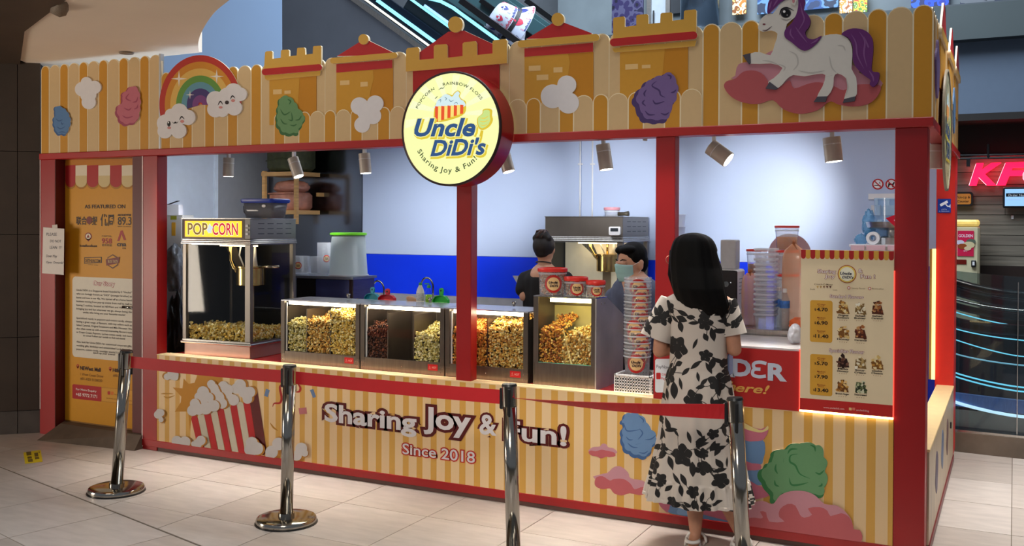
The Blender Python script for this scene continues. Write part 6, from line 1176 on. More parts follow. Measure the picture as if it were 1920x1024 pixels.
# corner with the left wall: locker, box, bags, rack
yl = .95; l0, l1 = ony(306, 480, yl)[0], ony(341, 480, yl)[0]; zl1 = ony(326, 403, yl)[2]
lk_ = thing('locker', 'narrow pale grey locker with yellow stickers beside the red column', 'locker', ((l0+l1)/2, yl, 0)); MB().box((l0, yl+.008, .0), (l1, yl+.14, zl1), bev=.004).build('body', mat('locker_grey', '#AFAFAE', .5), lk_); MB().box((l0+.01, yl, .05), (l1-.008, yl+.008, zl1-.02), bev=.002).build('door', mat('locker_door', '#B9B8B6', .5), lk_)
for y0, y1, x0_, x1_, h in ((390+15, 397+15, 320, 331, '#8A8A2A'), (417, 442, 322, 329, '#C9952A')): MB().box(ony(x0_, y1, yl-.001), ony(x1_, y0, yl-.003)).build('sticker', ink(h), lk_)
bx_ = thing('carton', 'small white carton with open flap on top of the locker', 'carton', (l0, yl+.1, zl1)); a_ = ony(314, 400, yl+.1); b_ = ony(338, 384, yl+.1)
MB().box((a_[0], yl+.08, zl1+.001), (b_[0], yl+.13, b_[2])).build('body', mat('carton_white', '#D6D9E2', .6), bx_); MB().add([(a_[0], yl+.08, b_[2]), (b_[0]-.02, yl+.08, b_[2]+.035), (b_[0]-.02, yl+.12, b_[2]+.035), (a_[0], yl+.12, b_[2])], [(0, 1, 2, 3), (3, 2, 1, 0)]).build('flap', mat('carton_flap', '#3A3A40', .6), bx_)
def bag(name, label, c, r, m, seed, cat='bag', amp=.22):
    me = bpy.data.meshes.new(name); bmx = bmesh.new(); bmesh.ops.create_icosphere(bmx, subdivisions=4, radius=1)
    from mathutils import noise
    for v in bmx.verts:
        p = v.co*2.2+Vector((seed, 0, 0)); k = 1+amp*noise.noise(p)+amp*.5*noise.noise(p*2.7)+amp*.35*abs(noise.noise(p*6)); v.co = Vector((v.co.x*r[0]*k, v.co.y*r[1]*k, max(-r[2]*.93, v.co.z*r[2]*k)))
    bmx.to_mesh(me); bmx.free(); me.materials.append(m); me.shade_smooth(); o = link(name, me); o.location = c; return tag(o, label, cat)
yb2 = .72; p = ony(326, 505, yb2); bag('plastic_bag', 'crumpled clear plastic bag hanging beside the front popcorn machine', (p[0], yb2, p[2]), (.085, .07, .20), mat('plastic_film', '#8E949C', .25, .1, var=.35, scale=14, bump=.8), 3.)
p = ony(324, 610, yb2-.15); bag('bin_bag', 'black bin bag bulging below the clear plastic bag', (p[0], yb2-.12, .535), (.11, .08, .56), mat('bin_black', '#0C0C0E', .3, bump=.6, scale=16), 8.)
tag(MB().box((p[0]-.12, yb2-.26, ZW), (p[0]+.1, yb2-.02, ZW+.0)).build('x', M_BLACK), 'x', 'x') if False else None
yr = 2.30; rk = thing('wooden_rack', 'pine shelf rack with plastic wrapped packs in the kiosk corner', 'rack', (ony(525, 400, yr)[0], yr, 0)); M_PINE = mat('pine', '#D9A96A', .55, var=.15, scale=6, aniso=(1, 1, 8))
r0, r1 = ony(491, 380, yr)[0], ony(556, 380, yr)[0]; zr1 = ony(520, 320, yr)[2]
for x in (r0, r1-.035): 
    for y in (yr,): MB().box((x, y, ony(520, 420, yr)[2]), (x+.035, y+.035, zr1)).build('upright', M_PINE, rk)
for x in (r0, r1-.035): MB().box((x, yr+.35, zr1-.25), (x+.035, YB-.012, zr1-.21)).build('wall_bracket', M_PINE, rk)
for py in (326, 398): z = ony(520, py, yr)[2]; MB().box((r0-.005, yr-.006, z-.02), (r1+.005, yr+.36, z+.02)).build('shelf', M_PINE, rk)
z = ony(520, 398, yr)[2]+.02; pk = thing('wrapped_pack', 'pink film wrapped pack lying on the pine rack, lower one', 'pack', ((r0+r1)/2, yr+.17, z)); M_PK = mat('pink_film', '#C98A72', .25, var=.25, scale=10, bump=.6)
zp = ony(530, 359, yr)[2]; zq = ony(530, 341, yr)[2]
bag('wrapped_pack', 'pink film wrapped pack lying on the pine rack, upper one', ((r0+r1)/2+.01, yr+.18, zp+(zq-zp)*.5), ((r1-r0)*.44, .15, (zq-zp)*.75), M_PK, 2., 'pack', .1)
MB().box((r0+.045, yr+.03, z), (r1-.045, yr+.33, zp-.005), bev=.03).build('film_body', M_PK, pk, True); MB().tube([(r0+.06, yr+.02, zp-.02), (r1-.06, yr+.025, zp-.015)], .008).build('film_fold', M_PK, pk, True)
gs = thing('green_sack', 'dark olive sack on the top shelf of the pine rack', 'sack', ((r0+r1)/2, yr+.18, zr1)); MB().box((r0+.02, yr+.02, zr1+.001), (r1-.01, yr+.34, 2.56), bev=.035).build('sack_body', mat('sack_olive', '#4F5234', .6, var=.3, bump=1., scale=18), gs, True); MB().tube([(r0+.04, yr+.012, zr1+.1), ((r0+r1)/2, yr+.016, zr1+.13), (r1-.03, yr+.012, zr1+.09)], .006).build('sack_seam', mat('sack_olive', '#4F5234', .6), gs, True)
# container with blue lid on the front machine
yc = .36; p0, p1 = ony(467, 408, yc), ony(529, 408, yc); zt0 = 1.7505; zt1_ = ony(498, 378, yc)[2]
ct = thing('storage_tub', 'smoky clear tub with dark blue lid and handle on the front popcorn machine', 'tub', ((p0[0]+p1[0])/2, yc, zt0)); w_ = (p1[0]-p0[0])
def rr_ring(w, d, z, r=.03): return [(x, y, z) for x, y in rrect(-w/2, -d/2, w/2, d/2, r, 4)]
hh = zt1_-zt0
MB().rings([rr_ring(w_*.84, .16, 0), rr_ring(w_*.92, .19, hh-.01), rr_ring(w_*.90, .18, hh-.01), rr_ring(w_*.82, .15, .004)], cap=True).build('body', glass('smoky_tub', (.55, .57, .62), .25, (.5, .52, .58)), ct, True, local=True); MB().rings([rr_ring(w_*.97, .21, hh-.012), rr_ring(w_, .22, hh), rr_ring(w_, .22, hh+.014), rr_ring(w_*.95, .2, hh+.02)]).build('lid', mat('lid_navy', '#1A3AA8', .35), ct, 'auto', local=True)
MB().tube([(-w_*.5, -.02, hh-.005), (-w_*.56, -.03, hh*.7), (-w_*.55, -.03, hh*.4), (-w_*.46, -.02, hh*.12)], .010, 8).build('handle', mat('handle_dark', '#1A1E30', .4), ct, True, local=True); MB().prism(circ(w_*.22, hh*.72, .018, .010), -.098, -.101, 0, 'y').build('badge', M_WHITE, ct, local=True)
# spotlights on the track ----------------------------------------------------
M_LAMP = mat('spot_housing', '#CBC2B6', .4, .2, var=.03); M_LENS = mat('spot_lens', '#FFFFFF', .3, emit=12, ecol='#FFF6E8')
def spotlight(label, top, c0, c1, r, pw, tgt=None, Y=.5, ang=1.0):
    a_, b_ = ony(*c0, Y), ony(*c1, Y); t = thing('spotlight', label, 'spotlight', (ony(*top, Y)[0], Y, 2.36), 'cylinder track spotlights'); d = (b_-a_); L = np.linalg.norm(d); d /= L; tp = ony(*top, Y)
    MB().tube([a_, a_+d*L*.28], r, 24).build('rear_housing', M_LAMP, t, 'auto'); MB().tube([a_+d*L*.27, a_+d*L*.30], r*1.03, 24).build('ring', M_WHITE, t, 'auto'); MB().tube([a_+d*L*.29, b_], r, 24).build('front_housing', M_LAMP, t, 'auto'); MB().tube([b_-d*.004, b_+d*.001], r*.86, 24).build('lens', M_LENS if pw else M_LAMP, t)
    m_ = (a_+b_)/2; s0 = a_+d*L*.2+np.array((.0, 0, r*.9)); MB().box((s0[0]-.010, Y-.012, s0[2]-.02), (s0[0]+.010, Y+.012, 2.36)).build('stem', M_WHITE, t); MB().box((s0[0]-.07, Y-.018, 2.335), (s0[0]+.07, Y+.018, 2.36)).build('adapter', M_WHITE, t)
    if pw: spot('spot_beam', tuple(b_+d*.02), tgt if tgt is not None else tuple(b_+d), pw, ang, 1., (.97, .98, 1))
    return t
spotlight('spotlight pointing straight down above the front popcorn machine', (429, 290), (429, 296), (428, 331), .042, 75, (-6.95, 1.7, 1.9), ang=1.1)
spotlight('tilted spotlight in front of the pine rack', (556, 290), (549, 297), (560, 331), .042, 90, (-5.4, 2.7, 1.4))
spotlight('spotlight hanging beside the mirror steel panel', (684, 280), (683, 288), (686, 325), .042, 60, (-4.9, 2.7, 1.5))
spotlight('spotlight half hidden behind the round sign', (948, 270), (943, 281), (954, 322), .042, 230, ony(915, 350, 2.73), ang=.66)
spotlight('tilted spotlight between the round sign and the red column', (1134, 265), (1130, 271), (1137, 318), .045, 200, ony(1160, 345, 2.73), ang=.60)
spotlight('strongly tilted spotlight beside the red column', (1342, 256), (1332, 275), (1366, 300), .050, 260, ony(1420, 380, 2.73), ang=.70)
spotlight('upright spotlight above the menu board', (1563, 248), (1559, 258), (1564, 303), .050, 60, (-.9, 1.4, .8))
tag(MB().tube([ony(1210, 256, .5), ony(1209.5, 264, .5)], .014, 12).build('track_end', M_LAMP, None, True), 'small grey fitting under the beam beside the red column', 'fitting')
sp = spotlight('spotlight glimpsed through the side opening at the corner', (1755, 265), (1755, 272), (1753, 316), .075, 0, Y=1.2)
# signs on the back wall -------------------------------------------------------
for i, (px, lb) in enumerate(((1646, 'round red no smoking sign on the white wall'), (1671, 'round red no animals sign on the white wall'))):
    c = ony(px, 345.5, 2.737); R0 = .042; t = thing('prohibition_sign', lb, 'sign', (c[0], 2.737, c[2]), 'red prohibition signs'); a = Art(xz=True, Y=2.737); cc = (c[0], c[2])
    a.p(circ(*cc, R0), '#C01820'); a.build('ring', t); a = Art(xz=True, Y=2.737); a.p(circ(*cc, R0*.76), '#F2EFF0', l=2); a.build('face', t)
    a = Art(xz=True, Y=2.737); a.l = 3
    if i == 0: a.p([(cc[0]-.026, cc[1]-.006), (cc[0]+.02, cc[1]-.006), (cc[0]+.02, cc[1]-.013), (cc[0]-.026, cc[1]-.013)], '#1A1A1C'); a.p(stroke([(cc[0]+.02, cc[1]), (cc[0]+.012, cc[1]+.012), (cc[0]+.022, cc[1]+.02)], .005), '#1A1A1C')
    else: a.p([(cc[0]-.024, cc[1]-.022), (cc[0]-.02, cc[1]+.01), (cc[0]-.008, cc[1]+.004), (cc[0]+.01, cc[1]+.004), (cc[0]+.018, cc[1]+.018), (cc[0]+.026, cc[1]+.012), (cc[0]+.018, cc[1]-.004), (cc[0]+.016, cc[1]-.022), (cc[0]+.008, cc[1]-.022), (cc[0]+.004, cc[1]-.006), (cc[0]-.010, cc[1]-.006), (cc[0]-.016, cc[1]-.022)], '#1A1A1C')
    a.build('symbol', t); a = Art(xz=True, Y=2.737); a.p(capsule((cc[0]-.024, cc[1]+.024), (cc[0]+.024, cc[1]-.024), .004), '#C01820', l=4); a.build('slash', t)
pbx = thing('switch_boxes', 'white power switch boxes and trunking on the wall above the floss machine', 'switch box', ony(1655, 400, 2.73))
for x0_, x1_, y0, y1 in ((1633, 1652, 385, 404), (1655, 1680, 385, 404)): MB().box(ony(x0_, y1, 2.70), ony(x1_, y0, 2.737)+np.array((0, .002, 0)), bev=.004).build('box', mat('switch_white', '#D2D3D6', .4), pbx)
MB().box(ony(1628, 374, 2.72), ony(1682, 363, 2.737)).build('trunking', M_WHITE, pbx); MB().box(ony(1640, 386, 2.725), ony(1646, 374, 2.737)).build('conduit', M_WHITE, pbx); MB().box(ony(1661, 386, 2.725), ony(1668, 374, 2.737)).build('conduit', M_WHITE, pbx)
for x0_, y0 in ((1638, 412),): MB().box(ony(x0_, y0+14, 2.72), ony(x0_+16, y0, 2.737), bev=.003).build('socket', M_WHITE, pbx)
# floss machine corner
yf2 = 1.9; zsf = ony(1640, 459, yf2)[2]
sf = thing('side_shelf', 'pale shelf unit with pink edged trays behind the menu board', 'shelf', (ony(1640, 460, yf2)[0], yf2, 0)); s0, s1 = ony(1592, 460, yf2)[0], ony(1690, 460, yf2)[0]; MB().box((s0, yf2, zsf-.015), (s1, yf2+.5, zsf)).build('top', M_WHITE, sf); MB().box((s0+.01, yf2+.02, 0), (s1-.01, yf2+.48, zsf-.015)).build('unit', M_WHITE, sf)
for x0_, x1_ in ((1583+12, 1621), (1624, 1660), (1664, 1684)): MB().box(ony(x0_, 469, yf2-.015), ony(x1_, 460, yf2)).build('tray_front', mat('tray_pink', '#E6BFC8', .4), sf)
fm_ = thing('floss_machine', 'cotton candy machine with clear guard and red sign behind the menu board', 'machine', (ony(1665, 455, yf2+.2)[0], yf2+.2, zsf)); fx = ony(1664, 440, yf2+.2)[0]
MB().lathe([(.15, 0), (.15, .05), (.06, .06), (.06, .10), (.19, .12), (.20, .16)], (fx+.05, yf2+.22, zsf), 28, cap=False).build('bowl', M_STEEL, fm_, 'auto'); MB().lathe([(.20, .15), (.205, .33)], (fx+.05, yf2+.22, zsf), 28, cap=False, sx=.7, sy=.7).build('guard', glass('guard_blue', (.72, .85, .95), .18, (.5, .7, .9)), fm_, True)
a_ = ony(1661, 425, yf2); b_ = ony(1690, 404, yf2); MB().prism([(a_[0], b_[2]-.02), (b_[0], b_[2]+.02), (b_[0], a_[2]), (a_[0]+.06, a_[2])], yf2-.01, yf2+.01, 0, 'y').build('red_sign', ink('#C81430'), fm_); mb = MB(); txt(mb, 'Ch', a_[0]+.055, a_[0]+.12, a_[2]+.035, a_[2]+.06, yf2-.012, off=.02, shear=.3); mb.build('sign_lettering', ink('#F6DCE0'), fm_)
def fluff(name, label, px, py, rx, rz_, Y, col):
    p = ony(px, py, Y); o = bag(name, label, (p[0], Y, p[2]), (rx, rx*.7, rz_), glass('floss_'+col, (.75, .86, .95), .35, lin('#5FA8D0')), px*.1, 'cotton candy', .35); return o
fluff('cotton_candy', 'tall wisp of blue cotton candy beside the switch boxes', 1630, 420, .045, .10, yf2+.3, 'a'); fluff('cotton_candy', 'broad blue cotton candy inside the floss machine guard', 1650, 436, .09, .06, yf2+.25, 'a'); fluff('cotton_candy', 'small faint blue puff of cotton candy nearest the white wall', 1614, 450, .04, .04, yf2+.2, 'a')
rt_ = thing('tape_roll', 'white roll of tape standing on the pale shelf', 'roll', (ony(1637, 458, yf2+.05)[0], yf2+.05, zsf)); rc_ = .045; cxr = ony(1637, 450, yf2+.05)[0]
n_ = 28; ring = lambda r, y: [(cxr+r*math.cos(2*PI*i/n_), y, zsf+rc_+.001+r*math.sin(2*PI*i/n_)) for i in range(n_)]
MB().rings([ring(.02, yf2+.03), ring(rc_, yf2+.03), ring(rc_, yf2+.09), ring(.02, yf2+.09), ring(.02, yf2+.03)], cap=False).build('roll_body', M_WHITE, rt_, 'auto'); MB().rings([ring(.017, yf2+.028), ring(.024, yf2+.028), ring(.024, yf2+.03)], cap=False).build('core', mat('core_grey', '#8A8E98', .5), rt_)
tag(MB().box((ony(1652, 457, yf2+.08)[0], yf2+.08, zsf), (ony(1663, 457, yf2+.08)[0], yf2+.16, ony(1657, 446, yf2+.08)[2]), bev=.004).build('carton', mat('carton_bright', '#E6EEF2', .5)), 'small bright white carton beside the tape roll', 'carton')
# service side: coffee machine, containers, bottles
ys_ = .62; zs = ony(1440, 617, ys_)[2]
sr = thing('steel_riser', 'stainless steel riser shelf beside the menu board', 'shelf', (ony(1440, 620, ys_)[0], ys_, 1.06)); r0, r1 = ony(1345, 625, ys_)[0], ony(1560, 625, ys_)[0]; MB().box((r0, ys_-.04, zs-.05), (r1, 1.35, zs), bev=.004).build('top', M_STEELH, sr)
for x in (r0+.01, r1-.04): MB().box((x, ys_, .0), (x+.03, ys_+.03, zs-.05)).build('leg', M_STEEL, sr); MB().box((x, 1.28, .0), (x+.03, 1.31, zs-.05)).build('leg', M_STEEL, sr)
yc2 = .80; c0, c1 = ony(1333, 560, yc2)[0], ony(1381, 560, yc2)[0]; zc_ = ony(1360, 506, yc2)[2]; cd = onx(1397, 540, c1)[1]-yc2
cm = thing('coffee_machine', 'black fronted white drink machine beside the shopper', 'drink machine', ((c0+c1)/2, yc2, zs)); MB().box((c0, yc2+.012, zs), (c1, yc2+max(.2, min(.45, cd)), zc_), bev=.012).build('body', M_WHITE, cm); MB().box((c0-.002, yc2, zs), (c1+.001, yc2+.02, zc_-.004), bev=.006).build('front', M_BLACK, cm)
MB().tube([ony(1361, 533, yc2+.0), ony(1361, 533, yc2-.015)], .018, 20).build('dial', M_CHROME, cm, 'auto')
for k in range(5): z = ony(1390, 525+k*7, yc2)[2]; MB().box((c1, yc2+.06, z), (c1+.001, yc2+.2, z+.004)).build('vent_slot', mat('slot_grey', '#8A8A90', .5), cm)
for x_ in (1352, 1370): MB().sphere(ony(x_, 530, yc2-.001), .004, n=8, m=6).build('indicator', mat('indicator', '#D8DCE0', .3, emit=.5), cm)
a_, b_ = ony(1350.5, 505, yc2+.05), ony(1379.5, 450, yc2+.05); tag(MB().box((a_[0], yc2+.05, zc_+.001), (b_[0], yc2+.16, b_[2]), bev=.006).build('bean_hopper', mat('hopper_grey', '#B9BABD', .4, var=.06, scale=20)), 'plain grey upright canister on top of the drink machine', 'canister')
M_ORF = glass('orange_film', (1, .88, .78), .34, lin('#FFC49C')); M_PKF = glass('pink_film_clear', (.95, .80, .78), .25, lin('#E8A89A'))
def sack_of(label, px0, px1, yt, Y, m, knot=True):
    a_, b_ = ony(px0, 610, Y), ony(px1, 610, Y); z1 = ony((px0+px1)/2, yt, Y)[2]; c = (a_[0]+b_[0])/2; w = (b_[0]-a_[0])/2; t = thing('wrapped_stack', label, 'wrapped stack', (c, Y, zs)); H = z1-zs
    MB().rings([rr_ring(2*w*k, .13*k, z*H, .02) for k, z in ((.95, 0), (1, .05), (.97, .3), (1, .6), (.95, .80), (.8, .88), (.2, .95), (.12, .97), (.3, 1.0))]).build('film', m, t, True, local=True)
    for k in range(8): MB().rings([rr_ring(2*w*.86, .11, H*(.04+k*.1), .02), rr_ring(2*w*.90, .115, H*(.04+k*.1)+.02, .02)]).build('tray', M_BUCK, t, True, local=True)
sack_of('tall stack of trays wrapped in orange film beside the menu board', 1468, 1508, 449, .74, M_ORF)
o_ = sack_of('orange film bag slumped beside the drink machine', 1393, 1419, 505, .76, M_ORF)
tb = thing('tub_stack', 'tall stack of clear square tubs beside the water bottles', 'tub stack', (ony(1436, 610, .68)[0], .68, zs)); w_ = (ony(1455, 610, .68)[0]-ony(1418, 610, .68)[0]); zt2 = ony(1436, 466, .68)[2]-zs; n_t = 14
M_TUB = glass('square_tub', (.985, .985, 1), .12, (.95, .95, 1))
me0 = None
for k in range(n_t):
    z = k*(zt2-.09)/(n_t-1); o = MB().rings([rr_ring(w_*.80, .11, 0, .012), rr_ring(w_*.96, .13, .08, .012)], cap=False).rings([rr_ring(w_*.96, .13, .078, .012), rr_ring(w_*1.06, .14, .080, .012), rr_ring(w_*1.06, .14, .091, .012), rr_ring(w_*.95, .125, .089, .012)], 1, cap=False).build('tub', [M_TUB, glass('tub_rim', (.9, .92, .97), .5, (.92, .94, 1))], tb, 'auto', local=True) if me0 is None else link('tub', me0, tb); me0 = o.data; o.location = (0, 0, z)
def water(label, px, yt, Y):
    def ex(t, h): MB().lathe([(.0302, .52*h), (.0302, .70*h)], (0, 0, 0), 24, cap=False, sy=1).build('label', mat('water_label', '#3F76C4', .4, var=.5, scale=30), t, True, local=True); MB().lathe([(.026, .02*h), (.026, .55*h), (.02, .56*h)], (0, 0, 0), 20).build('water', glass('water', (.88, .93, .97), .10, (.9, .95, 1)), t, True, local=True)
    return bottle(label, px, yt, 612, Y, [(.026, 0), (.029, .02), (.027, .2), (.029, .35), (.029, .7), (.022, .80), (.012, .90)], glass('pet', (.96, .97, .99), .22, (.9, .94, 1), ior=1.25), M_WHITE, 'water_bottle', zs, ex, 1, 'clear water bottles')
water('front clear water bottle with blue label on the riser', 1471, 541, .67); water('clear water bottle half hidden behind the front one', 1460, 538, .74)
def rbucket(label, px0, px1, yt, yb_, Y, fill=None):
    a_, b_ = ony(px0, yb_, Y), ony(px1, yb_, Y); r_ = (b_[0]-a_[0])/2*.92; z0 = ony(px0, yb_, Y)[2]; h = ony((px0+px1)/2, yt, Y)[2]-z0; c = ((a_[0]+b_[0])/2, Y, z0); t = bucket(label, c, r_*.85, r_*.95, h, None, None, 'red rimmed clear tubs', name='red_rim_tub', cat='tub')
    MB().lathe([(r_*.97, h-.008), (r_*1.02, h-.006), (r_*1.02, h+.004), (r_*.97, h+.006)], (0, 0, 0), 28, cap=False).build('red_rim', M_LIDR, t, True, local=True)
    if fill: MB().lathe([(r_*.80, .006), (r_*.88, h*fill[0]), (.001, h*fill[0])], (0, 0, 0), 24).build('contents', mat('contents_'+fill[1][1:], fill[1], .6, bump=.3, scale=60), t, True, local=True)
    return z0+h
z_a = zs
rbucket('red rimmed tub half full of orange powder, topmost behind the wrapped stack', 1451, 1500, 425, 469, 1.0, (.56, '#D9853A')); rbucket('red rimmed clear tub under the orange powder tub', 1452, 1500, 471, 514, 1.0); rbucket('red rimmed clear tub, lowest behind the water bottles', 1452, 1500, 516, 612, 1.0); rbucket('red rimmed tub with brown contents behind the drink machine', 1398, 1440, 469, 512, 1.0, (.4, '#9A6A5A')); rbucket('red rimmed clear tub under the one with brown contents', 1398, 1440, 514, 612, 1.0)
pz = thing('wall_plate', 'round pinkish plate leaning behind the orange powder tub', 'plate', ony(1490, 470, 1.3)); c = ony(1480, 478, 1.25); MB().prism(circ(c[0], c[2], .14, .14, 40), 1.25, 1.262, 0, 'y').build('disc', mat('plate_pink', '#C9A8B4', .4), pz); MB().box((c[0]-.08, 1.24, zs), (c[0]+.08, 1.34, c[2]-.13)).build('stand', M_WHITE, pz)
bag('orange_packet', 'small crumpled orange packet at the foot of the wrapped stack', (ony(1496, 603, .62)[0], .62, zs+.036), (.05, .035, .042), mat('packet_orange', '#F0703A', .4, bump=.5, scale=40), 4., 'packet', .2)
p = ony(1345, 628, .42); tag(MB().box((p[0]-.06, .30, 1.061), (ony(1371, 628, .42)[0], .5, ony(1360, 610, .42)[2]), bev=.004).build('card_box', mat('box_grey', '#6F6A66', .5)), 'dark grey box on the marble top beside the shopper', 'box')
p = ony(1497, 632, .3); bag('white_bag', 'white plastic bag edge on the marble top beside the menu board', (p[0], .2, 1.115), (.035, .06, .055), mat('white_film', '#D2D4DC', .4, bump=.6, scale=25), 6., 'bag', .15)
wt = ony(1265, 470, 2.4); ws = thing('cup_stack', 'tall pale stack of cups standing behind the red column', 'cup stack', (ony(1273, 470, 2.4)[0], 2.4, .9)); 
n_c = 9; hgt = ony(1273, 398, 2.4)[2]-.9
for k in range(n_c): o = MB().lathe([(.04, 0), (.05, hgt/n_c*1.2), (.054, hgt/n_c*1.2), (.054, hgt/n_c*1.25)], (0, 0, 0), 20, cap=False).build('cup', glass('cup_pale', (.85, .87, .92), .5, (.85, .87, .95)), ws, True, local=True); o.location = (0, 0, k*(hgt-.05)/n_c)
zm2 = ony(1122, 407, yq)[2]+.005
a_, b_ = ony(1133.5, 405, yq+.15), ony(1161.5, 391, yq+.15); bucket('small clear tub with pale red rim on the back popcorn machine', ((a_[0]+b_[0])/2, yq+.15, zm2), (b_[0]-a_[0])/2*.85, (b_[0]-a_[0])/2*.95, b_[2]-zm2, mat('lid_palered', '#C98A94', .4), None, None)
p = ony(1170, 403, yq+.15); tag(MB().tube([(p[0]-.05, yq+.15, zm2+.02), (p[0], yq+.15, zm2+.022), (p[0]+.04, yq+.15, zm2+.024)], [.016, .014, .022], 12).build('tool_handle', mat('tool_dark', '#3A3426', .5), None, True), 'dark handled tool lying on the back popcorn machine', 'tool')
# ================================================================== people
def cap(p, q, r0, r1, n=14, m=5):
    """tapered capsule as a closed mesh"""
    p, q = Vector(p), Vector(q); t = (q-p); L = t.length; t = t.normalized() if L > 1e-6 else Vector((0, 0, 1)); a = t.orthogonal().normalized(); b = t.cross(a); R = []
    for k in range(m+1): u = -PI/2+PI/2*k/m; u = max(u, -PI/2+.08); R.append((p+t*r0*math.sin(u), r0*math.cos(u)))
    for k in range(m+1): u = PI/2*k/m; u = min(u, PI/2-.08); R.append((q+t*r1*math.sin(u), r1*math.cos(u)))
    mb = MB(); mb.rings([[tuple(c+r*(math.cos(2*PI*i/n)*a+math.sin(2*PI*i/n)*b)) for i in range(n)] for c, r in R]); return mb
def fuse(name, shapes, voxel, m, parent, it=6, fac=.5, post=None):
    """union of the shapes as one continuous smooth surface"""
    mb = MB()
    for s in shapes: mb.add(s.v, s.f)
    me = bpy.data.meshes.new('tmp'); me.from_pydata(mb.v, [], mb.f); o = bpy.data.objects.new('tmp', me); COL.objects.link(o)
    r = o.modifiers.new('r', 'REMESH'); r.mode = 'VOXEL'; r.voxel_size = voxel; s = o.modifiers.new('s', 'SMOOTH'); s.iterations = it; s.factor = fac
    dg = bpy.context.evaluated_depsgraph_get(); dg.update(); nm = bpy.data.meshes.new_from_object(o.evaluated_get(dg)); bpy.data.objects.remove(o)
    n = len(nm.vertices); co = np.zeros(n*3); nm.vertices.foreach_get('co', co); co = co.reshape(-1, 3)
    if post is not None: co = post(co)
    off = np.array(ABS.get(parent.name, (0, 0, 0))); nm.vertices.foreach_set('co', (co-off).reshape(-1)); nm.materials.clear(); nm.materials.append(m); nm.shade_smooth(); nm.update(); nm.name = name
    return link(name, nm, parent)
def ell(c, r, rot=None): return MB().sphere(c, r, n=20, m=14, rot=rot)
def hand(w, d, u, s=1., curl=.5):
    """five fingers on a palm: wrist w, finger direction d, back-of-hand normal u"""
    w, d, u = Vector(w), Vector(d).normalized(), Vector(u).normalized(); side = d.cross(u).normalized(); S = [cap(w, w+d*.055*s, .020*s, .026*s), cap(w+side*.018*s+d*.03*s, w+side*.024*s+d*.075*s, .016*s, .014*s), cap(w-side*.018*s+d*.03*s, w-side*.024*s+d*.072*s, .016*s, .014*s)]
    for k, (o, L) in enumerate(((.030, .062), (.011, .074), (-.009, .070), (-.028, .054))):
        b = w+d*.078*s+side*o*s; e = b+(d-u*curl*.5).normalized()*L*.5*s; f = e+(d-u*curl*1.8).normalized()*L*.5*s; S += [cap(b, e, .0092*s, .0085*s), cap(e, f, .0085*s, .0074*s)]
    b = w+side*.026*s+d*.02*s; e = b+(d*.6+side*.8-u*.2).normalized()*.038*s; S += [cap(b, e, .012*s, .010*s), cap(e, e+(d*.9+side*.25-u*.4).normalized()*.03*s, .010*s, .008*s)]
    return S
M_SKIN = mat('skin', '#B98468', .5, var=.06, scale=30); M_SKIN2 = mat('skin_light', '#D3A083', .5, var=.05, scale=30)
M_HAIRB = mat('hair_black', '#060505', .62, var=.4, scale=40, aniso=(30, 30, 1.5), bump=.15, spec=.12); M_HAIRD = mat('hair_dark_brown', '#150D0C', .5, var=.5, scale=40, aniso=(30, 30, 1.5), bump=.35)
# ------------------------------------------------------------------ the shopper
YW = -.25
def wp(x, y, dy=0.): return ony(x, y, YW+dy)
pw = thing('person', 'shopper in a white dress with black flowers and long black hair, seen from behind', 'person', (wp(1312, 900)[0], YW, 0))
def hip(x, y, dy=0.): return tuple(wp(x, y, dy))
hl, hr = onz(1312, 1020, .07), onz(1372, 1020, .07)
fl1, fr1 = np.array((-1.50, -.28, 0)), np.array((-1.27, -.22, 0))
hc = np.array(wp(1291, 497)); S = [ell(tuple(hc), (.075, .092, .108)), ell(tuple(hc+np.array((-.012, .03, -.05))), (.055, .065, .065)), ell(tuple(hc+np.array((-.028, .102, -.022))), (.011, .014, .018)),
     cap(hc+np.array((.005, -.01, -.07)), wp(1307, 552), .050, .056), cap(wp(1262, 570), wp(1355, 570), .05, .05), cap(wp(1308, 560), wp(1310, 640), .085, .09), cap(wp(1310, 640), wp(1310, 690), .10, .10), cap(wp(1288, 720), wp(1332, 720), .085, .085)]
shl, shr = np.array(wp(1248, 575)), np.array(wp(1366, 575)); ell_, elr = np.array(wp(1237, 658, -.03)), np.array(wp(1377, 655, .0)); wl_, wr_ = np.array((ell_[0]+.10, ell_[1]+.20, ell_[2]+.015)), np.array((elr[0]-.11, elr[1]+.2, elr[2]-.01))
S += [cap(shl, ell_, .046, .038), cap(ell_, wl_, .037, .025), cap(shr, elr, .046, .038), cap(elr, wr_, .037, .025)]+hand(wl_, (.35, .9, .0), (0, 0, 1), .95, .6)+hand(wr_, (-.35, .9, 0), (0, 0, 1), .95, .6)
kl, kr = np.array(wp(1303, 905, .03)), np.array(wp(1350, 905, .06)); al, ar = fl1+np.array((0, .02, .085)), fr1+np.array((0, .02, .085))
S += [cap(wp(1288, 720), kl, .085, .058), cap(wp(1332, 720), kr, .085, .058), cap(kl, kl+(al-kl)*.35, .056, .054), cap(kl+(al-kl)*.3, al, .054, .032), cap(kr, kr+(ar-kr)*.35, .056, .054), cap(kr+(ar-kr)*.3, ar, .054, .032)]
for f_ in (fl1, fr1):
    S += [cap(f_+np.array((0, -.02, .030)), f_+np.array((0, .02, .07)), .028, .030), cap(f_+np.array((0, .0, .035)), f_+np.array((-.02, .14, .022)), .030, .026)]
    for k in range(5): o = (k-2)*.014; S.append(cap(f_+np.array((o-.02, .14, .018)), f_+np.array((o*1.1-.024, .185-abs(k-1)*.008, .013)), .010-.0006*k, .008))
fuse('body', S, .007, M_SKIN, pw)
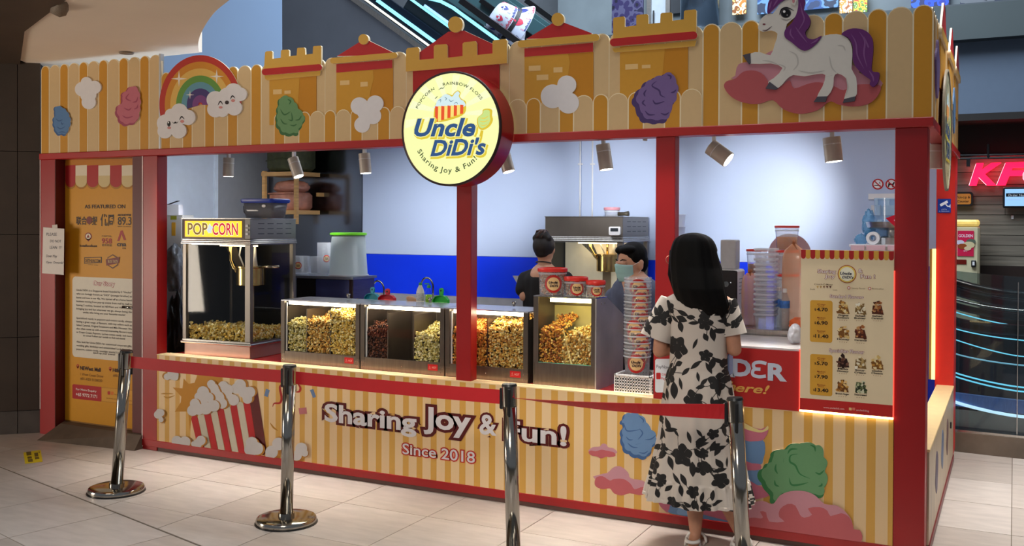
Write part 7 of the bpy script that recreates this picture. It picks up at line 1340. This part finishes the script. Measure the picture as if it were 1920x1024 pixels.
for f_, nm in ((fl1, 'sandal'), (fr1, 'sandal')):
    o = MB().prism(crom([(f_[0]-.035, f_[1]-.055), (f_[0]+.035, f_[1]-.055), (f_[0]+.040, f_[1]+.03), (f_[0]+.030, f_[1]+.12), (f_[0]+.005, f_[1]+.21), (f_[0]-.045, f_[1]+.205), (f_[0]-.06, f_[1]+.12), (f_[0]-.038, f_[1]+.03)], 4), .0005, .012).build(nm, mat('sandal_white', '#E6E2DC', .5), pw)
    for y_, w_, h_ in ((.10, .046, .052), (.005, .040, .075)): MB().tube([(f_[0]-.01-w_*math.cos(u), f_[1]+y_, .008+h_*math.sin(u)) for u in np.linspace(0, PI, 12)], .008, 6).build('strap', mat('sandal_white', '#E6E2DC', .5), o, True)
    MB().tube([(f_[0]-.034*math.cos(u), f_[1]-.02-.045*math.sin(u), .05) for u in np.linspace(0, PI, 12)], .010, 6).build('strap', mat('sandal_white', '#E6E2DC', .5), o, True)
# long hair: rows of an outline swept down the back
hp_ = [(436.5, 1296, 1304, .015), (438, 1286, 1313, .045), (441.5, 1276, 1323, .072), (449, 1266, 1333, .095), (462, 1260, 1340, .108), (480, 1257, 1345, .115), (500, 1257, 1351, .118), (520, 1261, 1357, .112), (540, 1266, 1362, .10), (556, 1270, 1366, .088), (570, 1277, 1369, .075), (580, 1284, 1368, .06), (588, 1292, 1362, .045)]
R = []; nH = 72; _hs = []
for i in range(len(hp_)-1):
    a, b, c, d = (np.array(hp_[max(0, min(len(hp_)-1, i+o))], float) for o in (-1, 0, 1, 2))
    for j in range(5): t_ = j/5; _hs.append(.5*((2*b)+(-a+c)*t_+(2*a-5*b+4*c-d)*t_*t_+(-a+3*b-3*c+d)*t_**3))
_hs.append(np.array(hp_[-1], float))
for v in _hs:
    x0_, x1_ = wp(v[1], v[0], -.02), wp(v[2], v[0], -.02); c = (x0_+x1_)/2; a_ = (x1_[0]-x0_[0])/2; yo = -.0 if v[0] < 500 else -.045*(min(1, (v[0]-500)/40)); rg = []
    for j in range(nH):
        th = 2*PI*j/nH; rr = 1+.018*math.sin(th*13+v[0]*.02)+.012*math.sin(th*29+v[0]*.05); yy = math.sin(th)
        fr_ = v[3]*(.55 if yy > 0 and v[0] > 470 else 1)      # open towards the face
        rg.append((c[0]+a_*rr*math.cos(th), YW+yo+fr_*rr*yy-.01, c[2]+(.012*math.sin(th*7+1) if v[0] > 575 else 0)))
    R.append(rg)
hb = bpy.data.objects; ho = MB().rings(R).build('hair', M_HAIRB, pw, True)
for dx in (-.06, -.045, .07): MB().tube([wp(1268+dx*0, 470, .02)+np.array((dx*.3, 0, 0)), wp(1262, 515, .01)+np.array((dx*.2, 0, 0)), wp(1266, 545, -.03)+np.array((dx*.1, 0, 0))], [.02, .018, .006], 8).build('hair_lock', M_HAIRB, ho, True) if dx < 0 else None
# glasses
gl_ = MB(); gc = np.array(wp(1255.5, 487, .05)); gl_.tube([gc+np.array((.014*math.cos(u), .020*math.cos(u), .022*math.sin(u))) for u in np.linspace(0, 2*PI, 20)], .0022, 6, cap=False); gl_.tube([gc+np.array((.012, -.02, .006)), hc+np.array((-.074, -.01, .012))], .002, 6)
gl_.build('glasses', mat('glasses_rose', '#C9826A', .3, .6), pw, True)
# dress ---------------------------------------------------------------
dr = np.array([(547, 1278, 1340, .075), (553, 1262, 1352, .09), (562, 1250, 1364, .105), (575, 1252, 1368, .115), (600, 1259, 1369, .12), (640, 1259, 1363, .118), (665, 1258, 1362, .115), (690, 1257, 1363, .117), (700, 1254, 1366, .125), (720, 1250, 1371, .14), (770, 1244, 1379, .165), (820, 1239, 1386, .18), (870, 1228, 1395, .19), (893, 1223, 1399, .195), (896, 1222, 1401, .198), (915, 1217, 1406, .205), (936, 1213, 1411, .21)], float)
ny, nth = 330, 300
ys_p = np.linspace(547, 936, ny); Lx, Rx, Dp = (np.interp(ys_p, dr[:, 0], dr[:, k]) for k in (1, 2, 3))
th = np.linspace(0, 2*PI, nth, endpoint=False); V = np.zeros((ny, nth, 3)); PX = np.zeros((ny, nth, 2))
for i, y in enumerate(ys_p):
    x0_, x1_ = wp(Lx[i], y), wp(Rx[i], y); c = (x0_+x1_)/2; a_ = (x1_[0]-x0_[0])/2; fold = np.interp(y, [690, 698, 770, 893, 896, 936], [.0, .03, .038, .05, .015, .06]); gath = np.interp(y, [893, 897, 936], [0, 1, 1])
    rr = 1+fold*(np.sin(th*9+.6*np.sin(2*th)+y*.004)*.6+.4*np.sin(th*17+1.3))*(1-gath*.5)+gath*.034*np.sin(th*27+y*.02); ca, sa = np.cos(th), np.sin(th); sq = np.sign(sa)*np.abs(sa)**.85
    V[i, :, 0] = c[0]+a_*rr*ca; V[i, :, 1] = YW+Dp[i]*rr*sq; V[i, :, 2] = c[2]+(.006*np.sin(th*6+1) if y > 930 else 0); PX[i, :, 0] = (Lx[i]+Rx[i])/2+(Rx[i]-Lx[i])/2*ca; PX[i, :, 1] = y
# flower print, drawn in the pattern plane of the cloth (unit: 1/350 m)
FLW = [(1241, 582, 15), (1262, 577, 15), (1281, 650, 24), (1266, 640, 12), (1334, 602, 15), (1333, 587, 11), (1334, 661, 13), (1262, 704, 20), (1316, 742, 21), (1355, 708, 18), (1300, 842, 23), (1238, 872, 18), (1366, 882, 16), (1337, 862, 15), (1338, 835, 10), (1258, 893, 14), (1285, 930, 15), (1322, 904, 13), (1366, 545, 12), (1216, 606, 10), (1235, 735, 9), (1360, 745, 10), (1375, 570, 14), (1385, 600, 10), (1345, 930, 11), (1376, 765, 13), (1384, 812, 12), (1397, 915, 12), (1366, 690, 9), (1250, 786, 10), (1262, 835, 10), (1352, 800, 11)]
LVS = []; r_ = random.Random(11)
for (x, y, r) in FLW:
    for k in range(3): t_ = r_.uniform(0, 2*PI); d = r*1.5+r_.uniform(2, 9); LVS.append((x+d*math.cos(t_), y+d*math.sin(t_), r_.uniform(8, 14), r_.uniform(3.2, 5.2), t_+r_.uniform(-.6, .6), x, y))
for (x, y, L, w_, t_) in ((1290, 596, 13, 6, .3), (1308, 568, 11, 7, .2), (1288, 610, 12, 6, 1.3), (1346, 622, 14, 5, 1.4), (1316, 640, 12, 3, 2.0), (1345, 675, 12, 5, 1.7), (1278, 728, 17, 7, 1.5), (1290, 715, 12, 4, 1.2), (1322, 700, 10, 3, 1.3), (1268, 790, 14, 6, 1.1), (1275, 800, 14, 4, -.2), (1250, 815, 10, 5, 1.4), (1312, 808, 12, 4, 1.2), (1330, 800, 10, 3, .9), (1276, 860, 14, 6, 1.2), (1320, 864, 15, 6, 1.5), (1290, 885, 14, 4, .8), (1275, 905, 10, 4, 2.4), (1240, 905, 14, 4, .2), (1232, 925, 10, 3, 1.6), (1300, 905, 12, 4, 1.4), (1360, 830, 11, 4, 2.0), (1375, 850, 10, 3, 1.6), (1230, 560, 8, 4, .6)): LVS.append((x, y, L, w_, t_, None, None))
def floral(X, Y):
    m = np.full(X.shape, -3.)
    for (x, y, r) in FLW:
        r = r*.84; dx, dy = X-x, Y-y; d = np.hypot(dx, dy); near = d < r*1.4
        t_ = np.arctan2(dy, dx); ph = x*.37+y*.11; e = r*(.96+.13*np.cos(5*t_+ph)+.06*np.cos(3*t_+2*ph)); f = np.minimum(e-d, np.where(d > r*.35, (np.abs(np.sin(2.5*t_+ph*.5+PI/2))-.07)*d*.8, 3.)); m = np.maximum(m, np.where(near, f, -3.))
    for (x, y, L, w_, t_, sx, sy) in LVS:
        c, s = math.cos(t_), math.sin(t_); u = (X-x)*c+(Y-y)*s; v = -(X-x)*s+(Y-y)*c; k = np.clip(1-(u/L)**2, 0, 1); m = np.maximum(m, np.where(np.abs(u) < L*1.1, w_*k**1.3-np.abs(v), -3.))
        if sx is not None:
            ax, ay = x-sx, y-sy; ln = math.hypot(ax, ay); u2 = ((X-sx)*ax+(Y-sy)*ay)/ln; v2 = (-(X-sx)*ay+(Y-sy)*ax)/ln+2.5*np.sin(u2*.12); m = np.maximum(m, np.where((u2 > 0) & (u2 < ln), .75-np.abs(v2), -3.))
    return np.clip(m, -3, 3)
M_DRESS = bpy.data.materials.new('floral_dress'); M_DRESS.use_nodes = True; _nt = M_DRESS.node_tree; _b = _nt.nodes['Principled BSDF']; _b.inputs['Roughness'].default_value = .75; _at = _nt.nodes.new('ShaderNodeAttribute'); _at.attribute_name = 'Print'
_rp = _nt.nodes.new('ShaderNodeMix'); _rp.data_type = 'RGBA'; _rp.inputs[6].default_value = (*lin('#C2B8AD'), 1); _rp.inputs[7].default_value = (*lin('#0E0B0B'), 1); _st = _nt.nodes.new('ShaderNodeMapRange'); _st.inputs[1].default_value = -.35; _st.inputs[2].default_value = .35; _nt.links.new(_at.outputs['Fac'], _st.inputs[0]); _nt.links.new(_st.outputs[0], _rp.inputs[0]); _nt.links.new(_rp.outputs[2], _b.inputs['Base Color'])
def cloth(name, V, PXx, PXy, parent, closed=True):
    a, b = V.shape[:2]; idx = np.arange(a*b).reshape(a, b); nx = np.roll(idx, -1, 1); F = np.stack([idx[:-1], idx[1:], nx[1:], nx[:-1]], -1)
    if not closed: F = F[:, :-1]
    me = bpy.data.meshes.new(name); me.from_pydata((V.reshape(-1, 3)-np.array(ABS[parent.name])).tolist(), [], F.reshape(-1, 4).tolist()); me.shade_smooth(); me.materials.append(M_DRESS)
    at = me.attributes.new('Print', 'FLOAT', 'POINT'); at.data.foreach_set('value', floral(PXx, PXy).astype(np.float32).reshape(-1)); return link(name, me, parent)
cloth('dress', V, PX[..., 0], PX[..., 1], pw)
def sleeve(sh, c1, ax, r0, r1, px0, px1, nm='sleeve'):
    """flared short sleeve from the shoulder sh to the opening centre c1"""
    sh, c1 = Vector(sh), Vector(c1); t = (c1-sh).normalized(); a = Vector((0, 1, 0)); b = t.cross(a).normalized(); a = b.cross(t).normalized(); n1, n2 = 110, 150; V = np.zeros((n1, n2, 3)); X = np.zeros((n1, n2)); Y = np.zeros((n1, n2))
    for i in range(n1):
        f = i/(n1-1); r = r0+(r1-r0)*f**.8; c = sh+(c1-sh)*f
        for j in range(n2):
            th_ = 2*PI*j/n2; k = r*(1+.05*f*math.sin(5*th_+1)); v = c+a*k*.80*math.cos(th_)+b*k*math.sin(th_)
            if i == 0: v = sh+a*k*.5*math.cos(th_)+b*k*.5*math.sin(th_)
            V[i, j] = v; X[i, j] = px0[0]+(px1[0]-px0[0])*f+math.sin(th_)*k*300; Y[i, j] = px0[1]+(px1[1]-px0[1])*f-abs(math.cos(th_))*8*(1 if math.cos(th_) < 0 else -1)
    return cloth(nm, V, X, Y, pw)
sleeve(np.array(wp(1258, 560)), np.array(wp(1232, 634, -.02)), 0, .055, .098, (1256, 562), (1226, 625))
sleeve(np.array(wp(1362, 562)), np.array(wp(1376, 628, .0)), 0, .05, .066, (1362, 562), (1380, 628))
tag(MB().box(wp(1361, 705, .13), wp(1375, 662, .22), bev=.006).build('phone', mat('phone_blue', '#7E93B8', .3, var=.2, scale=6)), 'blue grey phone held low beside the floral dress', 'phone')
# ------------------------------------------------------------------ vendor at the back, seen from behind
YV = 1.55
def vp(x, y, dy=0.): return np.array(ony(x, y, YV+dy))
p1_ = thing('person', 'vendor in a black t-shirt with pinned up dark hair, back turned', 'person', (vp(1022, 500)[0], YV, 0))
hc = vp(1021, 466); S = [ell(tuple(hc), (.074, .09, .108)), ell(tuple(hc+np.array((-.0, .03, -.05))), (.055, .065, .06)), ell(tuple(hc+np.array((.074, .01, -.01))), (.010, .02, .028)), ell(tuple(hc+np.array((-.074, .01, -.01))), (.010, .02, .028)), cap(hc+np.array((0, 0, -.07)), vp(1022, 508), .052, .055)]
sl_, sr_ = vp(986, 526), vp(1059, 526); el_, er_ = vp(983, 556, -.06), vp(1072, 560, -.02); wl2, wr2 = vp(976, 538, .12), er_+np.array((-.06, .24, .06))
S += [cap(sl_, el_, .048, .04), cap(el_, wl2, .04, .026), cap(sr_, er_, .048, .04), cap(er_, wr2, .04, .026)]+hand(wl2, (.1, 1, .1), (0, 0, 1), 1, .8)+hand(wr2, (-.1, 1, .1), (0, 0, 1), 1, .8)
S += [cap((hc[0], YV, 1.30), (hc[0], YV, .95), .12, .12)]+[cap((hc[0]+s*.08, YV, .9), (hc[0]+s*.09, YV, .48), .085, .06) for s in (-1, 1)]+[cap((hc[0]+s*.09, YV, .48), (hc[0]+s*.09, YV, .08), .058, .035) for s in (-1, 1)]+[cap((hc[0]+s*.09, YV-.03, .04), (hc[0]+s*.09, YV+.14, .035), .036, .032) for s in (-1, 1)]
fuse('body', S, .009, M_SKIN2, p1_)
M_TEE = mat('tshirt_black', '#121114', .85, var=.1)
fuse('tshirt', [cap(vp(1000, 516), vp(1044, 516), .052, .052), cap(vp(1004, 512), vp(986, 522), .045, .055), cap(vp(1040, 512), vp(1060, 522), .045, .055), cap(vp(985, 523), vp(980, 543, -.035), .060, .060), cap(vp(1061, 523), vp(1069, 545, -.01), .060, .060), cap((hc[0], YV, 1.26), (hc[0], YV, 1.0), .13, .14), cap((hc[0]-.07, YV, 1.26), (hc[0]-.06, YV, .92), .105, .115), cap((hc[0]+.07, YV, 1.26), (hc[0]+.06, YV, .92), .105, .115)], .010, M_TEE, p1_)
fuse('trousers', [cap((hc[0]+s*.075, YV, .92), (hc[0]+s*.09, YV, .5), .105, .08) for s in (-1, 1)]+[cap((hc[0]+s*.09, YV, .5), (hc[0]+s*.09, YV, .1), .078, .055) for s in (-1, 1)], .012, mat('trousers_dark', '#20222A', .8), p1_)
hr1 = fuse('hair', [ell(tuple(hc+np.array((0, -.012, .022))), (.086, .098, .098)), ell(tuple(hc+np.array((0, -.045, -.03))), (.058, .048, .045)), ell(tuple(hc+np.array((.0, -.045, .098))), (.062, .055, .048)), ell(tuple(hc+np.array((-.05, -.04, .08))), (.032, .034, .03)), ell(tuple(hc+np.array((.05, -.045, .08))), (.03, .034, .03))], .007, M_HAIRD, p1_, 3)
for k in range(16): u = random.uniform(0, 2*PI); MB().tube([hc+np.array((.064*math.cos(u), -.045+.057*math.sin(u), .085)), hc+np.array((.045*math.cos(u+.7), -.045+.042*math.sin(u+.7), .136)), hc+np.array((.02*math.cos(u+1.6), -.045+.02*math.sin(u+1.6), .146))], [.004, .008, .003], 6).build('hair_strand', mat('hair_tint', '#4A3028', .4, var=.3, scale=50), hr1, True)
MB().tube([hc+np.array((.062*math.cos(u), -.005+.062*math.sin(u), -.112-.012*math.sin(u))) for u in np.linspace(PI*1.0, PI*2.0, 14)], .005, 6).build('lanyard', M_BLACK, p1_, True)
MB().tube([hc+np.array((-.078, .03, -.03)), hc+np.array((-.082, .06, -.06))], .003, 6).build('mask_loop', M_WHITE, p1_, True)
MB().sphere(tuple(hc+np.array((-.03, .075, -.055))), (.055, .035, .045)).build('face_mask', mat('mask_blue', '#A9CFD6', .7), p1_, True)
tag(MB().prism([tuple(vp(961, 517, .1)[[0, 2]]), tuple(vp(975, 517, .1)[[0, 2]]), tuple(vp(973, 538, .1)[[0, 2]])], YV+.1, YV+.104, 0, 'y').build('paper_cone', mat('paper_grey', '#B9BEC6', .6)), 'small pale paper cone held by the vendor in black', 'paper cone')
# ------------------------------------------------------------------ masked vendor looking down
Y2 = .98
def up_(x, y, dy=0.): return np.array(ony(x, y, Y2+dy))
p2_ = thing('person', 'vendor in a blue grey shirt and pale blue face mask, looking down', 'person', (up_(1187, 500)[0], Y2, 0))
hc = up_(1183, 494); RZ = Matrix.Rotation(-.52, 3, 'Z') @ Matrix.Rotation(.22, 3, 'X') ; HS = 1.06
def hl_(p): v = RZ @ (Vector(p)*HS); return (hc[0]+v.x, hc[1]+v.y, hc[2]+v.z)
S = [ell(hl_((0, .012, .02)), (.078*HS, .094*HS, .105*HS), RZ), ell(hl_((0, -.03, -.03)), (.064*HS, .062*HS, .082*HS), RZ), ell(hl_((0, -.035, -.085)), (.045, .045, .035), RZ), cap(hl_((0, -.092, .0)), hl_((0, -.108, -.028)), .010, .014), cap(hl_((-.035, -.082, .022)), hl_((.035, -.082, .022)), .014, .014),
     cap(hl_((.0, .03, -.06)), up_(1196, 536), .055, .060)]
for s in (-1, 1): S += [ell(hl_((s*.078, .012, -.012)), (.014, .024, .034), RZ), ell(hl_((s*.084, .018, .004)), (.010, .020, .020), RZ)]
sl_, sr_ = up_(1153, 562), up_(1226, 558); el_, er_ = up_(1140, 610, -.05), up_(1240, 610, .0)
wl2, wr2 = el_+np.array((.08, -.16, .0)), er_+np.array((-.05, -.16, .02))
S += [cap(sl_, el_, .05, .042), cap(el_, wl2, .04, .027), cap(sr_, er_, .05, .042), cap(er_, wr2, .04, .027)]+hand(wl2, (.2, -1, -.1), (0, 0, 1), 1, .7)+hand(wr2, (-.3, -1, -.1), (0, 0, 1), 1, .7)
cxp = up_(1192, 560)[0]
S += [cap((cxp, Y2, 1.28), (cxp, Y2+.02, .95), .12, .12)]+[cap((cxp+s*.08, Y2+.02, .9), (cxp+s*.09, Y2+.02, .48), .085, .06) for s in (-1, 1)]+[cap((cxp+s*.09, Y2+.02, .48), (cxp+s*.09, Y2+.02, .08), .058, .035) for s in (-1, 1)]+[cap((cxp+s*.09, Y2+.04, .04), (cxp+s*.09, Y2-.12, .035), .036, .032) for s in (-1, 1)]
fuse('body', S, .0065, M_SKIN2, p2_, 4)
fuse('shirt', [cap(up_(1172, 546), up_(1212, 542), .052, .052), cap(up_(1170, 545), up_(1150, 556), .05, .06), cap(up_(1214, 540), up_(1230, 552), .05, .06), cap(up_(1150, 556), up_(1141, 592, -.035), .060, .060), cap(up_(1230, 552), up_(1237, 585), .060, .060), cap((cxp-.06, Y2, 1.25), (cxp-.05, Y2+.02, .9), .115, .125), cap((cxp+.06, Y2, 1.25), (cxp+.05, Y2+.02, .9), .115, .125), cap(up_(1212, 530, .05), up_(1200, 534, .07), .03, .03)], .010, mat('shirt_bluegrey', '#5A6480', .8, var=.12, scale=14), p2_)
fuse('trousers', [cap((cxp+s*.075, Y2+.02, .92), (cxp+s*.09, Y2+.02, .5), .105, .08) for s in (-1, 1)]+[cap((cxp+s*.09, Y2+.02, .5), (cxp+s*.09, Y2+.02, .1), .078, .055) for s in (-1, 1)], .012, mat('trousers_dark', '#20222A', .8), p2_)
MB().tube([up_(1207, 522, -.02), up_(1216, 530, -.05), up_(1222, 545, -.07)], [.012, .016, .01], 8).build('collar', mat('collar_blue', '#7F8FB8', .8), p2_, True)
fuse('hair', [ell(hl_((0, .028, .048)), (.088*HS, .098*HS, .088*HS), RZ), ell(hl_((0, .05, .0)), (.082*HS, .072*HS, .085*HS), RZ), ell(hl_((.02, -.028, .100)), (.066, .050, .028), RZ), ell(hl_((-.035, -.030, .096)), (.045, .045, .030), RZ), ell(hl_((.070, .0, .045)), (.018, .042, .045), RZ), ell(hl_((-.070, .0, .045)), (.018, .042, .045), RZ), ell(hl_((0, .07, -.05)), (.05, .03, .04), RZ)], .006, M_HAIRB, p2_, 4)
def patch(u0, u1, v0, v1, rad, fn, nu=16, nv=10):
    return [[fn(u0+(u1-u0)*i/nu, v0+(v1-v0)*j/nv) for i in range(nu+1)] for j in range(nv+1)]
mk = []
for j in range(11):
    v = j/10; row = []
    for i in range(21):
        u = i/20*2-1; ang = u*1.12; z = .012-.105*v+(.014*(1-abs(u))*(1-v)); bul = .097+.022*math.cos(u*1.4)*math.sin(PI*(.25+.6*v)); wv = .002*math.sin(v*PI*6); row.append(hl_((math.sin(ang)*.078*(1-.18*v), -math.cos(ang)*(bul+wv)-.002, z-.010*abs(u)*(1-v))))
    mk.append(row)
mo = MB().rings(mk, cap=False, closed=False).build('face_mask', mat('mask_aqua', '#A8D6D6', .75, var=.05, scale=20), p2_, True); sm_ = mo.modifiers.new('thick', 'SOLIDIFY'); sm_.thickness = .003
MB().tube([mk[0][k] for k in range(21)], .0022, 6).build('mask_edge', M_WHITE, mo, True)
for s in (-1, 1):
    MB().tube([hl_((s*.066, -.045, -.002)), hl_((s*.083, -.005, .012)), hl_((s*.084, .03, .004))], .0018, 6).build('ear_loop', M_WHITE, mo, True); MB().tube([hl_((s*.060, -.035, -.08)), hl_((s*.080, .0, -.05)), hl_((s*.084, .028, -.01))], .0018, 6).build('ear_loop', M_WHITE, mo, True)
    MB().tube([hl_((s*.014, -.0945, .040)), hl_((s*.032, -.089, .047)), hl_((s*.052, -.073, .040))], [.003, .0045, .002], 6).build('eyebrow', M_HAIRB, p2_, True); MB().tube([hl_((s*.016, -.088, .013)), hl_((s*.032, -.0855, .008)), hl_((s*.049, -.072, .012))], [.0012, .003, .0012], 6).build('eyelid_line', mat('lash_dark', '#2A1814', .6), p2_, True)
    MB().sphere(hl_((s*.032, -.078, .015)), (.014, .010, .009), rot=RZ).build('eyelid', M_SKIN2, p2_, True)
# ------------------------------------------------------------------ rider on the escalator in a bucket hat
YH = YE+.38
def hp2(x, y, dy=0.): return np.array(ony(x, y, YH+dy))
p3_ = thing('person', 'escalator rider wearing a white bucket hat with red and blue print', 'person', hp2(965, 200))
cb = hp2(959, 50); ax_ = Vector(hp2(940, 22)-hp2(982, 58)).normalized()*.72+Vector((0, -.62, 0)); ax_.normalize(); e1 = ax_.orthogonal(); e1 = (Vector((1, 0, .9))-ax_*ax_.dot(Vector((1, 0, .9)))).normalized(); e2 = ax_.cross(e1).normalized()
HSZ = 1.42
def hat_pt(ang, s):
    """s: 0 brim edge, .35 band, .8 shoulder of the crown, 1 top"""
    prof = [(0, .205, -.055), (.33, .135, .02), (.36, .131, .03), (.8, .112, .135), (.9, .092, .152), (.97, .05, .16), (1., .004, .161)]
    for a, b in zip(prof[:-1], prof[1:]):
        if s <= b[0]: f = (s-a[0])/(b[0]-a[0]); r, h = a[1]+(b[1]-a[1])*f, a[2]+(b[2]-a[2])*f; break
    v = (e1*math.cos(ang)+e2*math.sin(ang))*r*HSZ+ax_*h*HSZ; return Vector(cb)+v
hat = MB().rings([[tuple(hat_pt(2*PI*i/48, s)) for i in range(48)] for s in (0, .12, .25, .33, .36, .5, .65, .8, .85, .9, .97, 1)], cap=False).build('bucket_hat', mat('hat_white', '#BFC9DE', .8, var=.04), p3_, True)
MB().rings([[tuple(Vector(cb)+(hat_pt(2*PI*i/48, s)-Vector(cb))*1.02) for i in range(48)] for s in (.30, .345, .40)], cap=False).build('hat_band', mat('band_black', '#15161E', .6), hat, True)
def on_hat(body, ang, s0, wd, h, m, tre=False):
    mb = MB(); fn = lambda u, w: tuple(Vector(cb)+(hat_pt(ang+u, min(.88, max(0., s0+w)))-Vector(cb))*1.012)
    if tre:
        for a_, L, w_ in ((0, .24, .055), (.7, .20, .045), (-.7, .20, .045)):
            P = [fn((math.sin(a_)*t*L+math.cos(a_)*k*w_*math.sin(PI*t)*.9)*1.6, (math.cos(a_)*t*L-math.sin(a_)*k*w_*math.sin(PI*t)*.5)*1.2+.03) for k, ts in ((-1, np.linspace(0, 1, 6)), (1, np.linspace(1, 0, 6)[1:-1])) for t in ts]; mb.flat(P)
        for k in range(3): mb.flat([fn(-.26, .005-.03*k), fn(.26, .005-.03*k), fn(.26, .02-.03*k), fn(-.26, .02-.03*k)])
    else: txt(mb, body, -wd/2, wd/2, 0, h, 0, off=.02, fn=fn)
    return mb.build('hat_print', m, hat, kind='stuff')
HB, HR = ink('#27307E'), ink('#C4354E')
for k in range(8):
    a_ = 2*PI*k/8+.25; m_ = HR if k % 3 == 0 else HB; on_hat('', a_, .62, 0, 0, m_, True); on_hat('adidas', a_+.02, .43, .74, .09, HB if k % 3 else HR); on_hat('', a_+.35, .12, 0, 0, HB if k % 2 else HR, True); on_hat('adidas', a_+.35, .02, .5, .055, HR if k % 2 else HB)
hdc = Vector(cb)-ax_*.05+Vector((.0, .02, -.03)); nk = hdc+Vector((.03, .03, -.22)); S = [ell(tuple(hdc), (.09, .1, .12)), cap(hdc, nk, .05, .06), cap(nk, nk+Vector((.02, 0, -.5)), .15, .16), cap(nk+Vector((-.17, 0, -.05)), nk+Vector((-.2, -.05, -.35)), .05, .045), cap(nk+Vector((.17, 0, -.05)), nk+Vector((.2, -.05, -.35)), .05, .045), cap(nk+Vector((-.08, 0, -.5)), nk+Vector((-.08, 0, -1.2)), .09, .05), cap(nk+Vector((.09, 0, -.5)), nk+Vector((.09, 0, -1.2)), .09, .05), cap(nk+Vector((-.2, -.05, -.35)), nk+Vector((-.15, -.25, -.3)), .04, .03), cap(nk+Vector((.2, -.05, -.35)), nk+Vector((.15, -.25, -.3)), .04, .03)]
fuse('body', S, .012, mat('rider_clothes', '#C9CEDC', .8), p3_)
for k in range(-3, 4): MB().box((nk.x+k*.32-.16, YE+.1, nk.z-1.30-k*.2), (nk.x+k*.32+.16, YE+.72, nk.z-1.262-k*.2)).build('step', M_STEEL, esc)
q = hp2(926, 68, -.02); MB().sphere(tuple(q), (.055, .05, .05)).build('shoulder_bag', mat('bag_grey', '#5E5A60', .7, bump=.4, scale=40), p3_, True)
